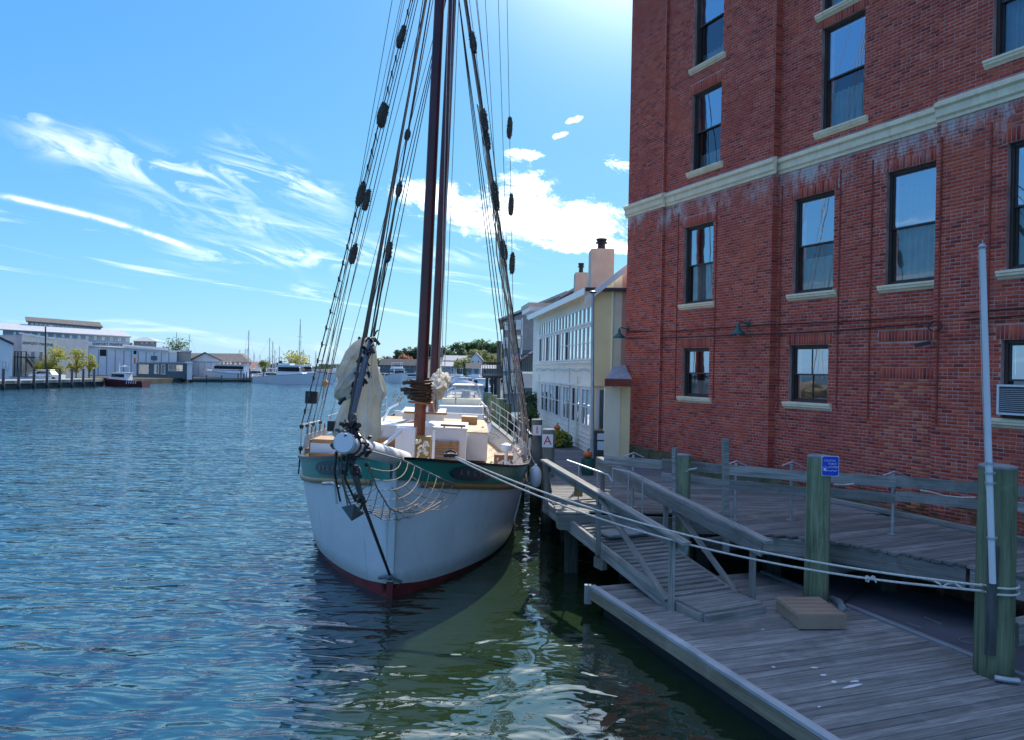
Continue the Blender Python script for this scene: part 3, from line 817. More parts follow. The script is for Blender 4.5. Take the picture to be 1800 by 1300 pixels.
# small post tied to pile 3 and post by the walkway
p1 = tag(timber('rail_post', (3.10, 13.75, .9), (3.06, 13.78, 2.72), .10, .07, 'timber_z', None), 'thin grey timber post strapped beside the stout pile at the gangway', 'post', 'slim timber posts')
pb = P(1275, 770, 12.6); pbb = P(1277, 908, 12.6)
p2 = tag(timber('rail_post', (pbb.x, 12.6, 1.1), (pb.x, 12.6, pb.z), .15, .09, 'timber_z', None), 'tall weathered square post standing at the boardwalk edge', 'post', 'slim timber posts')
dk = timber('fender_board', (5.90, 9.02, .75), (5.92, 9.02, 2.08), .05, .12, 'timber_dark', None)
tag(dk, 'dark upright board beside the thick foreground pile', 'board')
# flag pole on the big pile
fp = thing('flagpole', 'slim white flagpole clamped to the thick foreground pile', 'flagpole', (5.93, 8.99, 1.6))
a_, b_ = P(1727, 437, 8.95), P(1745, 1024, 8.95)
m_ = MB(); m_.tube([b_, b_.lerp(a_, .45), a_], [.037, .036, .033], 14); autosmooth(m_.build('pole', 'white', fp))
m_ = MB(); m_.lathe([(.045, 0), (.05, .02), (.03, .05), (.006, .06), (.006, .10)], a_, 12); m_.build('finial', 'galv', fp)
for t_ in (.33, .36, .135, .30):
    c = a_.lerp(b_, 1-t_); m_ = MB(); m_.lathe([(.05, -.012), (.05, .012)], c, 14); m_.box(c.x-.01, c.x+.09, c.y+.02, c.y+.08, c.z-.01, c.z+.01); m_.build('clamp', 'galv', fp)
m_ = MB(); m_.tube([a_+Vector((-.045, 0, -.02)), a_.lerp(b_, .3)+Vector((-.055, 0, 0)), a_.lerp(b_, .72)+Vector((-.045, 0, 0))], .004, 4); m_.build('halyard', 'rope', fp)
# signs on the piles
def letter_sign(px, yt, yb, w, Y, letter, label):
    c = P(px, (yt+yb)/2, Y); hgt = abs(P(px, yt, Y).z-P(px, yb, Y).z)
    t = thing('pile_sign', label, 'sign', c, 'letter boards on the piles')
    b = MB(); b.box(c.x-w/2, c.x+w/2, Y-.012, Y, c.z-hgt/2, c.z+hgt/2); b.build('board', 'white_clean', t)
    text_mesh('letter', letter, hgt*.95, 'red', t, frame_m(Vector((c.x, Y-.017, c.z-.0)), (1, 0, 0), (0, 0, 1)), .003)
letter_sign(962.5, 762, 785, .28, 18.9, 'A', 'white board with a red letter A on a grey pile')
letter_sign(944, 746, 764, .26, 22.1, 'I', 'white board with a red letter I on the farther grey pile')
# blue sign
c = P(1459.5, 818, 11.8); sg = thing('access_sign', 'small blue sign with white lettering and waves on the green pile', 'sign', c)
def rrect(w, h, r, n=5):
    out = []
    for cx_, cz_, a0 in ((w/2-r, h/2-r, 0), (-w/2+r, h/2-r, 90), (-w/2+r, -h/2+r, 180), (w/2-r, -h/2+r, 270)):
        for i in range(n+1):
            a = R(a0+90*i/n); out.append((cx_+r*math.cos(a), cz_+r*math.sin(a)))
    return out
sw_, sh_ = .27, .325
fr = Matrix.Translation(c) @ Matrix.Rotation(R(-4), 4, 'Z')
for nm, k, y0, mt in (('border', 1.0, 0, 'white_clean'), ('face', .94, -.004, 'blue_sign')):
    b = MB(); b.prism([fr @ Vector((x, y0, z)) for x, z in rrect(sw_*k, sh_*k, .03)], fr.to_3x3() @ Vector((0, .006, 0))); b.build(nm, mt, sg)
for i, (tx, sz, ox, oz) in enumerate((('COASTAL', .042, -.01, .085), ('PUBLIC', .042, .035, .035), ('ACCESS', .042, .045, -.015))):
    text_mesh('lettering', tx, sz, 'white_clean', sg, frame_m(fr @ Vector((ox, -.007, oz)), fr.to_3x3() @ Vector((1, 0, 0)), (0, 0, 1)), .001)
b = MB(); b.tube([fr @ Vector((-.11+.012*i, -.007, -.075+.008*math.sin(i*1.2))) for i in range(19)], .004, 4)
b.lathe([(.022, -.002), (.022, .002)], fr @ Vector((-.085, -.007, -.055)), 12, (0, 1, 0))
for i in range(5):
    a = R(35+i*28); b.tube([fr @ Vector((-.085+.03*math.cos(a), -.007, -.055+.03*math.sin(a))), fr @ Vector((-.085+.055*math.cos(a), -.007, -.055+.055*math.sin(a)))], .003, 4)
b.build('wave_symbol', 'white_clean', sg)

# ================================================================ RAILING on the boardwalk
rl = thing('plank_railing', 'double weathered plank railing on steel posts along the boardwalk', 'railing', (5, 13.5, ZW))
RP = [(1.95, 15.35), (3.02, 14.75), (4.1, 14.0), (5.35, 13.35), (6.68, 12.85), (8.1, 12.1), (9.0, 11.2)]
for i, ((x0, y0), (x1, y1)) in enumerate(zip(RP, RP[1:])):
    z1 = 2.31+random.uniform(-.015, .015)
    timber('rail', (x0, y0-.05, z1), (x1, y1-.05, z1-.01), .05, .185, 'timber', rl)
    z1 = 2.06+random.uniform(-.02, .02)
    if i > 0: timber('rail', (x0, y0-.05, z1), (x1, y1-.05, z1-.03), .05, .165, 'timber', rl)
for (x, y) in ((2.5, 15.0), (4.25, 13.92), (5.33, 14.0-.0), (6.68, 12.88), (8.05, 12.15)):
    b = MB(); b.tube([(x, y, ZW), (x, y, 2.44)], .028, 10); b.lathe([(.09, 0), (.09, .012)], (x, y, ZW+.001), 12); b.build('post', 'galv', rl)
    b = MB(); b.tube([(x-.2, y-.04, 2.41), (x, y-.04, 2.49), (x+.2, y-.04, 2.40)], .014, 6); b.build('bracket', 'galv', rl)
hose = MB(); p_ = [P(x, y, Y_) for x, y, Y_ in ((1194, 830, 14.0), (1206, 828, 13.9), (1212, 824, 13.8), (1225, 822, 13.7))]
hose.tube(p_, .014, 6)
hose.tube([P(x, y, 12.6) for x, y in ((1466, 850), (1485, 851), (1500, 849))], .014, 6)
hose.tube([P(x, y, 12.2) for x, y in ((1618, 860), (1640, 864), (1660, 870), (1690, 873), (1714, 873))], .012, 6)
hose.build('hose', 'rope', rl)

# ================================================================ FLOATING DOCK
ZF = .45
FD = Vector((-.36, 1, 0)).normalized(); FN = Vector((FD.y, -FD.x, 0))           # along, to the right
F0 = G(1036, 1031, ZF)                                                      # far left corner
F_W = 3.55
fl = thing('floating_dock', 'weathered plank floating dock with pale edge board in the foreground', 'dock', F0)
def FPt(t, w, z=ZF): return F0 - FD*t + FN*w + Vector((0, 0, z-ZF))              # t towards the camera
t = .07
while t < 11.5:
    zj = random.uniform(-.003, .003)
    timber('plank', FPt(t, .12, ZF-.02+zj), FPt(t, F_W-.06+random.uniform(-.01, .01), ZF-.02+zj), .137, .04, 'plank', fl); t += .1465
M['edgeboard'] = M_wood('pale_edge_board', (.36, .38, .38), (.56, .58, .58), cracks=.35)
M['edgeboard2'] = M_wood('tan_side_board', (.26, .22, .15), (.42, .37, .27), cracks=.5)
timber('edge_cap', FPt(0.0, .05, ZF+.012), FPt(11.5, .05, ZF+.012), .12, .05, 'edgeboard', fl)
timber('side_board', FPt(0.02, .015, ZF-.105), FPt(11.5, .015, ZF-.105), .05, .17, 'edgeboard2', fl)
timber('corner_block', FPt(-.03, -.01, ZF-.28), FPt(-.03, -.01, ZF+.035), .12, .10, 'edgeboard', fl)
timber('end_board', FPt(-.03, .05, ZF-.12), FPt(-.03, F_W, ZF-.12), .05, .22, 'timber', fl)
timber('edge_strip', FPt(0, F_W, ZF+.01), FPt(11.5, F_W, ZF+.01), .09, .05, 'rubber_strip', fl) if 'rubber_strip' in M else None
M['alu'] = M_paint('dull_aluminium', (.34, .37, .40), .45, .1, 5, .1, metal=.5)
timber('edge_strip', FPt(0, F_W, ZF+.01), FPt(11.5, F_W, ZF+.01), .09, .05, 'alu', fl)
b = MB(); b.hexa([FPt(11.5, .2, -.25), FPt(11.5, F_W-.1, -.25), FPt(.15, F_W-.1, -.25), FPt(.15, .2, -.25), FPt(11.5, .2, ZF-.05), FPt(11.5, F_W-.1, ZF-.05), FPt(.15, F_W-.1, ZF-.05), FPt(.15, .2, ZF-.05)])
b.build('float_body', 'black', fl)
# neighbouring grey float
f2 = thing('rubber_float', 'flat dark grey float moored between the dock and the boardwalk', 'float', FPt(3, F_W+1))
b = MB(); poly = [FPt(1.25, F_W+.16, ZF-.02), FPt(11.5, F_W+.16, ZF-.02), FPt(11.5, F_W+2.5, ZF-.02), FPt(3.0, F_W+2.5, ZF-.02), FPt(.5, F_W+1.2, ZF-.02), FPt(.6, F_W+.5, ZF-.02)]
b.prism(poly, (0, 0, -.3)); b.build('deck', 'rubber', f2)
M['scuff'] = M_paint('grey_scuffs', (.17, .175, .18), .8)
b = MB()
for (x0, y0, x1, y1) in ((1592, 1093, 1622, 1103), (1625, 1083, 1655, 1096)):
    b.tube([G(x0, y0, ZF-.012), G(x1, y1, ZF-.012)], .012, 5)
b.tube([G(1715, 1125, ZF-.01)+Vector((.22*math.cos(a), .14*math.sin(a), 0)) for a in np.linspace(0, 5.2, 24)], .012, 5)
b.build('loose_line', 'scuff', f2)
b = MB(); b.tube([G(1462, 1052, ZF), G(1476, 1058, ZF+.06), G(1480, 1066, ZF+.06)], .06, 10); b.build('hose_coupling', 'galv', f2)
b = MB(); b.tube([G(1480, 1062, ZF+.06), G(1520, 1025, ZF+.05), G(1548, 1000, ZF+.2)], .015, 6); b.build('hose', 'black', f2)
b = MB(); b.tube([G(1748, 1190, ZF+.05), G(1772, 1194, ZF+.05), G(1792, 1196, ZF+.05)], .035, 10); b.build('pipe_end', 'galv', f2)
# paint marks and gull droppings
b = MB()
def splat(px, py, r, asp=.6, ang=0):
    b = MB()
    c = G(px, py, ZF+.0048); n = 11
    pts = []
    for j in range(n):
        a = 2*math.pi*j/n; rr = r*random.uniform(.7, 1.15)
        x, y = rr*math.cos(a), rr*asp*math.sin(a); pts.append(c+FN*(x*math.cos(ang)-y*math.sin(ang))+FD*(x*math.sin(ang)+y*math.cos(ang)))
    b.quad(*pts); b.build('dropping', 'white', fl)
for a in ((1432, 1172, .05, .5, -.5), (1447, 1185, .05, .5, 0), (1466, 1197, .05, .6, 0.3), (1502, 1196, .07, .4, 0), (1500, 1204, .17, .16, .12), (1341, 1105, .03, .4, 0), (1440, 1241, .03, .4, .2), (1360, 1171, .025, 1, 0)): splat(*a)
# access step
c0 = G(1404, 1107, ZF); c1 = G(1487, 1107, ZF); c2 = G(1362, 1073, ZF)
st = thing('dock_step', 'tan fibreglass dock step resting on the floating dock', 'dock step', c0)
ex = (c1-c0); ex.z = 0; ww = ex.length; ex.normalize(); ey = Vector((-ex.y, ex.x, 0)); dl = (c2-c0); ln = abs(dl.dot(ey)); sk = dl.dot(ex)
def SP(x, y, z): return c0+ex*x+(ey*y+ex*(sk/ln*y))+Vector((0, 0, z))
hh = .235
b = MB(); b.hexa([SP(.02, .02, .01), SP(ww-.02, .02, .01), SP(ww-.02, ln, .01), SP(.02, ln, .01), SP(.02, .02, hh-.05), SP(ww-.02, .02, hh-.05), SP(ww-.02, ln, hh-.05), SP(.02, ln, hh-.05)]); b.build('body', 'box_tan', st)
b = MB(); b.hexa([SP(0, 0, .02), SP(ww, 0, .02), SP(ww, .05, .02), SP(0, .05, .02), SP(0, 0, hh-.03), SP(ww, 0, hh-.03), SP(ww, .05, hh-.03), SP(0, .05, hh-.03)]); b.build('front_panel', 'box_tan', st)
n_ = 5
for i in range(n_):
    y0, y1 = ln*i/n_, ln*(i+1)/n_-.012; z0 = hh-.05
    b = MB(); b.hexa([SP(-.01, y0, z0), SP(ww+.01, y0, z0), SP(ww+.01, y1, z0), SP(-.01, y1, z0), SP(0, y0+.005, z0+.045), SP(ww, y0+.005, z0+.045), SP(ww, y1-.005, z0+.045), SP(0, y1-.005, z0+.045)]); b.build('tread_board', 'box_tan', st)
for x, z in ((.08, .06), (ww-.08, .06), (.08, .15), (ww-.08, .15)):
    b = MB(); b.lathe([(.014, 0), (.012, .008)], SP(x, 0, z), 8, -ey); b.build('bolt', 'rope_tan', st)

# ================================================================ GANGWAY
GD = Vector((-.43, .903, 0)); GN = Vector((.903, .43, 0)); G0 = Vector((2.90, 10.92, 0)); GW = 1.16
gw = thing('gangway', 'sloping timber gangway with handrails down to the floating dock', 'gangway', G0)
def gz(t): return .60+.83*max(0, min(1, (t-.6)/4.2))
def GP(t, w, dz=0): return G0+GD*t+GN*w+Vector((0, 0, gz(t)+dz))
t = .07
while t < 5.0:
    up = Vector((0, 0, 1))
    timber('plank', GP(t, .0, -.02), GP(t, GW, -.02), .134, .038, 'plank', gw); t += .144
for w in (-.045, GW+.045):
    timber('stringer', GP(.62, w, -.12), GP(4.95, w, -.12), .08, .24, 'timber', gw)
timber('end_beam', GP(-.03, 0, -.11), GP(-.03, GW, -.11), .08, .14, 'timber', gw)
timber('side_beam', GP(.0, -.03, -.10), GP(.66, -.03, -.10), .05, .13, 'timber', gw)
for w in (.18, .8): timber('foot_block', GP(.05, w, -.135)+Vector((0, 0, 0)), GP(.05, w+.2, -.135), .12, .05, 'timber', gw)
for side, w in ((0, -.11), (1, GW+.11)):
    posts = [(.62, 1.03), (2.75, .93), (4.75, .83)]
    if side: posts = [(.35, 1.0), (2.6, .92), (4.8, .83)]
    for t_, hgt in posts:
        timber('post', GP(t_, w, -.22), GP(t_, w, hgt-.05), .09, .09, 'timber', gw, up=(0, 1, 0))
    t0, h0 = posts[0]; t1, h1 = posts[-1]
    a, b_ = GP(t0-.35, w, h0-.02+(-.06)), GP(t1+.15, w, h1)
    timber('handrail', a, b_, .16, .045, 'timber', gw)
    dn = Vector((0, 0, -.13 if side else -.12)); so = GN*(-.07 if side else .07)
    timber('rail_board', a+dn+so+GD*.08, b_+dn+so, .04, .22 if side else .16, 'timber', gw)
    ta, tb = (2.68, .72) if not side else (2.55, .75)
    timber('brace', GP(ta, w+(.0), .80), GP(tb, w, -.05), .05, .10, 'timber', gw, up=GN)
timber('crossbar', GP(4.6, -.1, .15), GP(2.8, -.1, .60), .05, .11, 'timber', gw)
timber('bracket_block', GP(2.72, -.12, -.36), GP(2.72, -.02, -.36), .30, .20, 'timber', gw)
ir = MB()
Q = [P(997, 808, 15.0), P(1070, 834, 13.8), P(1077, 846, 13.7)]
ir.tube(Q, .018, 6); 
for f in (.3, .75): 
    q = Q[0].lerp(Q[1], f); ir.tube([q, q+Vector((0, 0, -.85))], .014, 6)
Q = [P(1077, 822, 14.6), P(1105, 828, 14.2), P(1130, 838, 13.8)]; ir.tube(Q, .014, 6)
for q in Q: ir.tube([q, q+Vector((0, 0, -.9))], .013, 6)
ir.build('steel_handrail', 'galv', gw)
b = MB(); q0, q1 = P(1010, 846, 14.2), P(1024, 872, 14.2); b.box(q0.x, q1.x, 14.2, 14.23, q1.z, q0.z); tag(b.build('notice_board', 'gold'), 'small brown board hanging by the head of the gangway', 'board')
b = MB(); q0 = P(1098, 930, 13.2); b.beam(GP(3.0, .12, .04), GP(3.0, GW-.1, .04), .5, .03); b.build('ramp_plate', 'galv_cap', gw)
import mathutils.noise as mnoise
# ================================================================ SCHOONER (built in its own frame: x to starboard, y aft from the stem, z up)
BOAT = thing('schooner', 'two-masted white schooner with green bulwarks moored bow-on', 'sailing ship', (-2.10, 13.2, 0))
BOAT.rotation_euler = (0, R(1.5), R(2.9))
BM_ = Matrix.Translation(BOAT.location) @ Matrix.Rotation(R(2.9), 4, 'Z') @ Matrix.Rotation(R(1.5), 4, 'Y')
BI = BM_.inverted()
def BP(px, py, yl):                          # photograph pixel -> boat frame point in the cross plane y = yl
    a, b = ray(px, py); o = BI @ Vector((0, 0, H)); d = BI.to_3x3() @ Vector((a, 1, -b))
    return o+d*((yl-o.y)/d.y)
def BX(px, py, xl):                          # ... in the fore-and-aft plane x = xl
    a, b = ray(px, py); o = BI @ Vector((0, 0, H)); d = BI.to_3x3() @ Vector((a, 1, -b))
    return o+d*((xl-o.x)/d.x)
def bb(mb, name, mat, smooth=False, parent=None): return mb.build(name, mat, parent or BOAT, smooth=smooth, local=True)
ST = [-.35, 0, .35, .8, 1.4, 2.1, 3, 4, 5, 6.5, 8, 10, 12, 14, 15.5, 16.8]
rail_x = lambda y: float(np.interp(y, [-.35, 0, .35, .8, 1.4, 2.1, 3, 4, 5, 6.5, 8, 10, 12, 14, 15.5, 16.8], [.02, .30, .72, 1.14, 1.56, 1.97, 2.35, 2.62, 2.76, 2.84, 2.86, 2.82, 2.68, 2.42, 2.15, 1.85]))
wl_x = lambda y: float(np.interp(y, [0, .35, .8, 1.4, 2.1, 3, 4, 5, 6.5, 8, 10, 12, 14, 15.5, 16.8], [.03, .38, .74, 1.12, 1.48, 1.86, 2.16, 2.36, 2.52, 2.56, 2.5, 2.25, 1.7, 1.1, .4]))
rail_z = lambda y: float(np.interp(y, [-.35, 0, .8, 1.4, 2.1, 3, 4, 5, 6.5, 8, 10, 12, 14, 15.5, 16.8], [2.52, 2.47, 2.34, 2.25, 2.14, 2.03, 1.94, 1.88, 1.82, 1.79, 1.79, 1.84, 1.94, 2.06, 2.2]))
from functools import lru_cache
def smoothf(f):
    def g(y): return (f(y-.35)+2*f(y)+f(y+.35))/4 if .4 < y < 16.3 else f(y)
    return g
rail_x, wl_x, rail_z = smoothf(rail_x), smoothf(wl_x), smoothf(rail_z)
YS = np.concatenate([np.linspace(-.35, 3, 22), np.linspace(3.3, 16.8, 40)])
def hx(y, z):                                # half breadth at height z
    zr = rail_z(y); w = wl_x(max(y, 0)) if y > 0 else .02
    f = max(0, z)/zr
    x = w+(rail_x(y)-w)*(f**.8)
    if z < 0: x = w*max(.05, (1+z/1.3))**.6
    stem = -.35*max(0, min(1, z/2.5))**1.3    # raked stem: no hull forward of this
    if y < stem+.12: x = min(x, .07+max(0, y-stem)*.9)
    return x
def ystem(z): return -.35*max(0, min(1, z/2.5))**1.3
def hull_strip(z0f, z1f, nz, out=0.0, inner=False):
    """both sides, between two height functions"""
    mb = MB()
    for sd in (-1, 1):
        k = len(mb.v)
        for y in YS:
            for j in range(nz):
                z = z0f(y)+(z1f(y)-z0f(y))*j/(nz-1)
                yy = max(y, ystem(z)+(.0)); x = hx(yy, z) if yy > ystem(z)+.001 else .065
                mb.v.append((sd*(x+out), yy, z))
        n = len(YS)
        for i in range(n-1):
            for j in range(nz-1):
                a = k+i*nz+j; q = (a, a+nz, a+nz+1, a+1)
                mb.f.append(q if sd > 0 else q[::-1])
    return mb
bw_lo = lambda y: rail_z(y)-.37              # bottom of green band
rb_lo = lambda y: rail_z(y)-.49              # bottom of ochre rail
boot = lambda y: float(np.interp(y, [-.35, .5, 3, 9, 16], [.30, .17, .10, .08, .12]))
hs_ = bb(hull_strip(boot, rb_lo, 14), 'hull', 'hull', True)
bb(hull_strip(lambda y: -1.0, boot, 6, .003), 'bottom_paint', 'bottom', True)
bb(hull_strip(bw_lo, rail_z, 4, .0), 'bulwark', 'bulwark', True)
rbm = MB()
for sd in (-1, 1):                            # ochre rubbing rail, proud of the hull
    k = len(rbm.v); sec = ((0, -.49), (.05, -.48), (.065, -.43), (.05, -.385), (0, -.37))
    ys = [y for y in YS if y > .05]
    for y in ys:
        for dxx, dzz in sec: z = rail_z(y)+dzz; rbm.v.append((sd*(hx(y, z)+dxx), y, z))
    for i in range(len(ys)-1):
        for j in range(4): a = k+i*5+j; q = (a, a+5, a+6, a+1); rbm.f.append(q if sd > 0 else q[::-1])
bb(rbm, 'rubbing_rail', 'gold', True)
cpm = MB()
for sd in (-1, 1):                            # black cap rail
    k = len(cpm.v); ys = [y for y in YS if y > -.1]
    for y in ys:
        x = rail_x(y); z = rail_z(y)
        for dxx, dzz in ((.05, .0), (.05, .05), (-.13, .05), (-.13, .0)): cpm.v.append((sd*(x+dxx), y, z+dzz))
    for i in range(len(ys)-1):
        for j in range(4): a = k+i*4+j; b_ = k+i*4+(j+1) % 4; q = (a, a+4, b_+4, b_); cpm.f.append(q if sd > 0 else q[::-1])
cap_o = bb(cpm, 'cap_rail', 'black_paint')
inn = hull_strip(lambda y: rail_z(y)-.62, lambda y: rail_z(y)+.0, 3, -.07); inn.f = [f[::-1] for f in inn.f]
bb(inn, 'bulwark_lining', 'white', True)
dk_ = MB(); dz_ = lambda y: rail_z(y)-.55
k = 0
for y in YS: 
    x = max(.03, hx(y, dz_(y))-.03)
    for j in range(5): f = -1+j/2; dk_.v.append((x*f, y, dz_(y)+.06*(1-f*f)))
for i in range(len(YS)-1):
    for j in range(4): a = i*5+j; dk_.f.append((a, a+1, a+6, a+5))
bb(dk_, 'deck', 'deck', True)
# stem post
sm = MB(); zs = np.linspace(.31, 2.15, 12); k = 0
for z in zs:
    y = ystem(z)-.05-(.02 if z > .3 else 0); w = .092
    for dx_, dy_ in ((-w*.6, 0), (w*.6, 0), (w, .25), (-w, .25)): sm.v.append((dx_, y+dy_, z))
for i in range(11):
    for j in range(4): a = i*4+j; b_ = i*4+(j+1) % 4; sm.f.append((a, b_, b_+4, a+4))
sm.f += [(3, 2, 1, 0), (44, 45, 46, 47)]
bb(sm, 'stem', 'hull')
sm2 = MB(); 
for i, z in enumerate((-.9, .308)):
    y = ystem(z)-.056
    for dx_, dy_ in ((-.056, 0), (.056, 0), (.093, .26), (-.093, .26)): sm2.v.append((dx_, y+dy_, z))
sm2.f += [(0, 1, 5, 4), (1, 2, 6, 5), (2, 3, 7, 6), (3, 0, 4, 7), (4, 5, 6, 7)]
bb(sm2, 'stem_foot', 'bottom')
# transom
tr = MB(); tr.quad((-1.85, 16.8, 2.2), (1.85, 16.8, 2.2), (1.2, 16.8, .8), (-1.2, 16.8, .8)); bb(tr, 'transom', 'hull')
tr = MB(); tr.box(-1.8, 1.8, 16.55, 16.7, 1.6, 2.35); bb(tr, 'stern_bulwark', 'white')
M['mint'] = M_paint('pale_green_paint', (.10, .33, .20), .5, .08, 2, .02, dirt_amt=.15)
tr = MB(); tr.box(-1.75, 1.75, 16.40, 16.546, 1.75, 2.02); bb(tr, 'stern_locker', 'mint')
# bow plate, bobstay fittings
b = MB(); b.lathe([(.02, 0), (.06, .03), (.06, .08), (.02, .12)], (0, -.12, .42), 10, (0, -1, 0)); b.tube([(-.2, -.05, .36), (0, -.18, .43), (.2, -.05, .30)], .03, 8); bb(b, 'bobstay_plate', 'spar')
# hawse pipe drip marks and draught marks
b = MB()
for yy, z0, z1 in ((4.6, .55, 1.15), (4.9, .55, 1.15)):
    pts = []
    for z in np.linspace(z0, z1, 6): pts.append((hx(yy, z)+.006, yy-.10*(z1-z), z))
    b.tube(pts, .014, 4)
tag(bb(b, 'draught_marks', 'white_clean'), kind='stuff')
for yy in (3.4, 4.4):
    b = MB(); z = rail_z(yy)-.36; b.lathe([(.035, 0), (.035, .02)], (hx(yy, z), yy, z), 10, (1, -.3, 0)); bb(b, 'scupper', 'white_clean')
    b = MB(); b.lathe([(.035, 0), (.035, .02)], (-hx(yy, z), yy, z), 10, (-1, -.3, 0)); bb(b, 'scupper', 'white_clean')
# name boards
for sd in (-1, 1):
    y0, y1 = .62, 1.75
    def sidept(y, z, o): 
        x = hx(y, z); dxdy = (hx(y+.05, z)-hx(y-.05, z))/.1; nrm = Vector((1, -dxdy, 0)).normalized()
        return Vector((sd*(x+nrm.x*o), y+nrm.y*o, z))
    b = MB(); n_ = 14; k = 0; zc = lambda y: rail_z(y)-.18
    for i in range(n_+1):
        f = i/n_; y = y0+(y1-y0)*f; hh_ = .12*min(1, (1-abs(2*f-1)**5))+.012
        for o, s_ in ((.02, -1), (.045, -1), (.045, 1), (.02, 1)): b.v.append(tuple(sidept(y, zc(y)+s_*hh_, o)))
    for i in range(n_):
        for j in range(3): a = i*4+j; q = (a, a+4, a+5, a+1); b.f.append(q if sd > 0 else q[::-1])
    nb = bb(b, 'name_board', 'nameboard')
    name = 'ARGIA'
    for i, ch in enumerate(name):
        f = (i+.5)/len(name); f = f if sd > 0 else 1-f; y = y0+.14+(y1-y0-.28)*f
        c = sidept(y, zc(y), .05); t_ = (sidept(y+.05, zc(y+.05), .05)-sidept(y-.05, zc(y-.05), .05)).normalized()*(1 if sd > 0 else -1)
        cu = text_mesh('letter', ch, .15, 'goldleaf', None, frame_m(c, t_, (0, 0, 1)), .004)
        cu.parent = nb
# ---- spars
MY, MY2 = 5.5, 11.5
mtop = 21.0
b = MB(); b.tube([(0, MY, .8), (0, MY, 3.0), (0, MY, 3.38)], [.15, .147, .147], 20); autosmooth(bb(b, 'foremast_foot', 'mast_low'))
b = MB(); b.tube([(0, MY, 3.38), (0, MY+.0, 6), (0, MY, 12), (0, MY, mtop)], [.147, .145, .13, .10], 20); autosmooth(bb(b, 'foremast', 'mast'))
b = MB(); b.tube([(0, MY2, .8), (0, MY2, 3.45)], [.17, .165], 20); autosmooth(bb(b, 'mainmast_foot', 'mast_low'))
b = MB(); b.tube([(0, MY2, 3.45), (0, MY2, 12), (0, MY2, mtop+1)], [.165, .15, .12], 20); autosmooth(bb(b, 'mainmast', 'mast'))
BE = BP(604, 777, -4.15)                      # bowsprit end
BR = Vector((.05, 1.1, 2.34))
dS = (BE-BR).normalized()
b = MB(); b.tube([BR, BR.lerp(BE, .35), BR.lerp(BE, .36), BE-dS*.03, BE], [.15, .14, .135, .128, .118], 24); autosmooth(bb(b, 'bowsprit', 'white'))
for f, r_ in ((.99, .138), (.93, .145), (.86, .15)):
    b = MB(); c = BR.lerp(BE, f); b.lathe([(r_-.02, -.03), (r_, -.025), (r_, .025), (r_-.02, .03)], c, 24, dS); bb(b, 'bowsprit_band', 'galv' if f > .95 else 'black')
# boxed heel of the bowsprit
hb = BR.lerp(BE, .17)
# dark fittings around the end
def cluster(name, c, n, spread, mat, r=(.02, .05)):
    b = MB()
    for i in range(n):
        p = Vector(c)+Vector((random.gauss(0, spread[0]), random.gauss(0, spread[1]), random.gauss(0, spread[2]))); q = p+Vector((random.uniform(-1, 1), random.uniform(-1, 1), random.uniform(-1, 1)))*.09
        b.tube([p, p.lerp(q, .5)+Vector((0, 0, .02)), q], random.uniform(*r), 6)
    return tag(bb(b, name, mat), kind='stuff')
cE = BR.lerp(BE, .95)
cluster('end_fittings', cE+Vector((.04, .05, .17)), 12, (.05, .1, .05), 'black', (.015, .035))
cluster('end_fittings', cE+Vector((-.16, .05, -.03)), 7, (.02, .08, .06), 'black', (.015, .03))
cluster('end_fittings', cE+Vector((.22, .1, -.06)), 8, (.03, .1, .08), 'black', (.015, .03))
# dolphin striker and bobstay
dz0 = BP(615, 800, -3.9); dz1 = BP(637, 880, -3.4)
b = MB(); b.tube([dz0, dz0.lerp(dz1, .4), dz1], [.045, .05, .03], 10); bb(b, 'dolphin_striker', 'spar')
cluster('striker_fittings', dz1+Vector((0, 0, .03)), 10, (.04, .04, .05), 'black', (.015, .03))
cluster('striker_fittings', BP(612, 815, -3.9), 10, (.07, .06, .06), 'black', (.02, .04))
b = MB(); b.tube([dz1, Vector((0, -.16, .45))], .026, 8); bb(b, 'bobstay', 'black')
b = MB(); b.tube([BP(612, 795, -4.0), BP(606, 840, -3.8), BP(625, 880, -3.5)], .016, 6); b.tube([BP(592, 790, -4.0), BP(588, 830, -3.9), BP(598, 880, -3.6)], .014, 6); tag(bb(b, 'chain', 'black'), kind='stuff')
# small anchor-like plate hanging in front of the bow
b = MB(); A1, A2, A3, A4 = BP(600, 890, -2.9), BP(618, 915, -3.0), BP(640, 902, -2.9), BP(622, 885, -3.1)
b.prism([A1, A2, A3, A4], (0, .03, 0)); bb(b, 'steel_plate', 'spar')
b = MB(); b.tube([BP(567, 849, -2.9), BP(584, 848, -2.9), BP(596, 856, -3.0)], .022, 8); b.tube([BP(588, 848, -3), BP(592, 885, -3)], .014, 6); bb(b, 'outrigger_bar', 'galv')
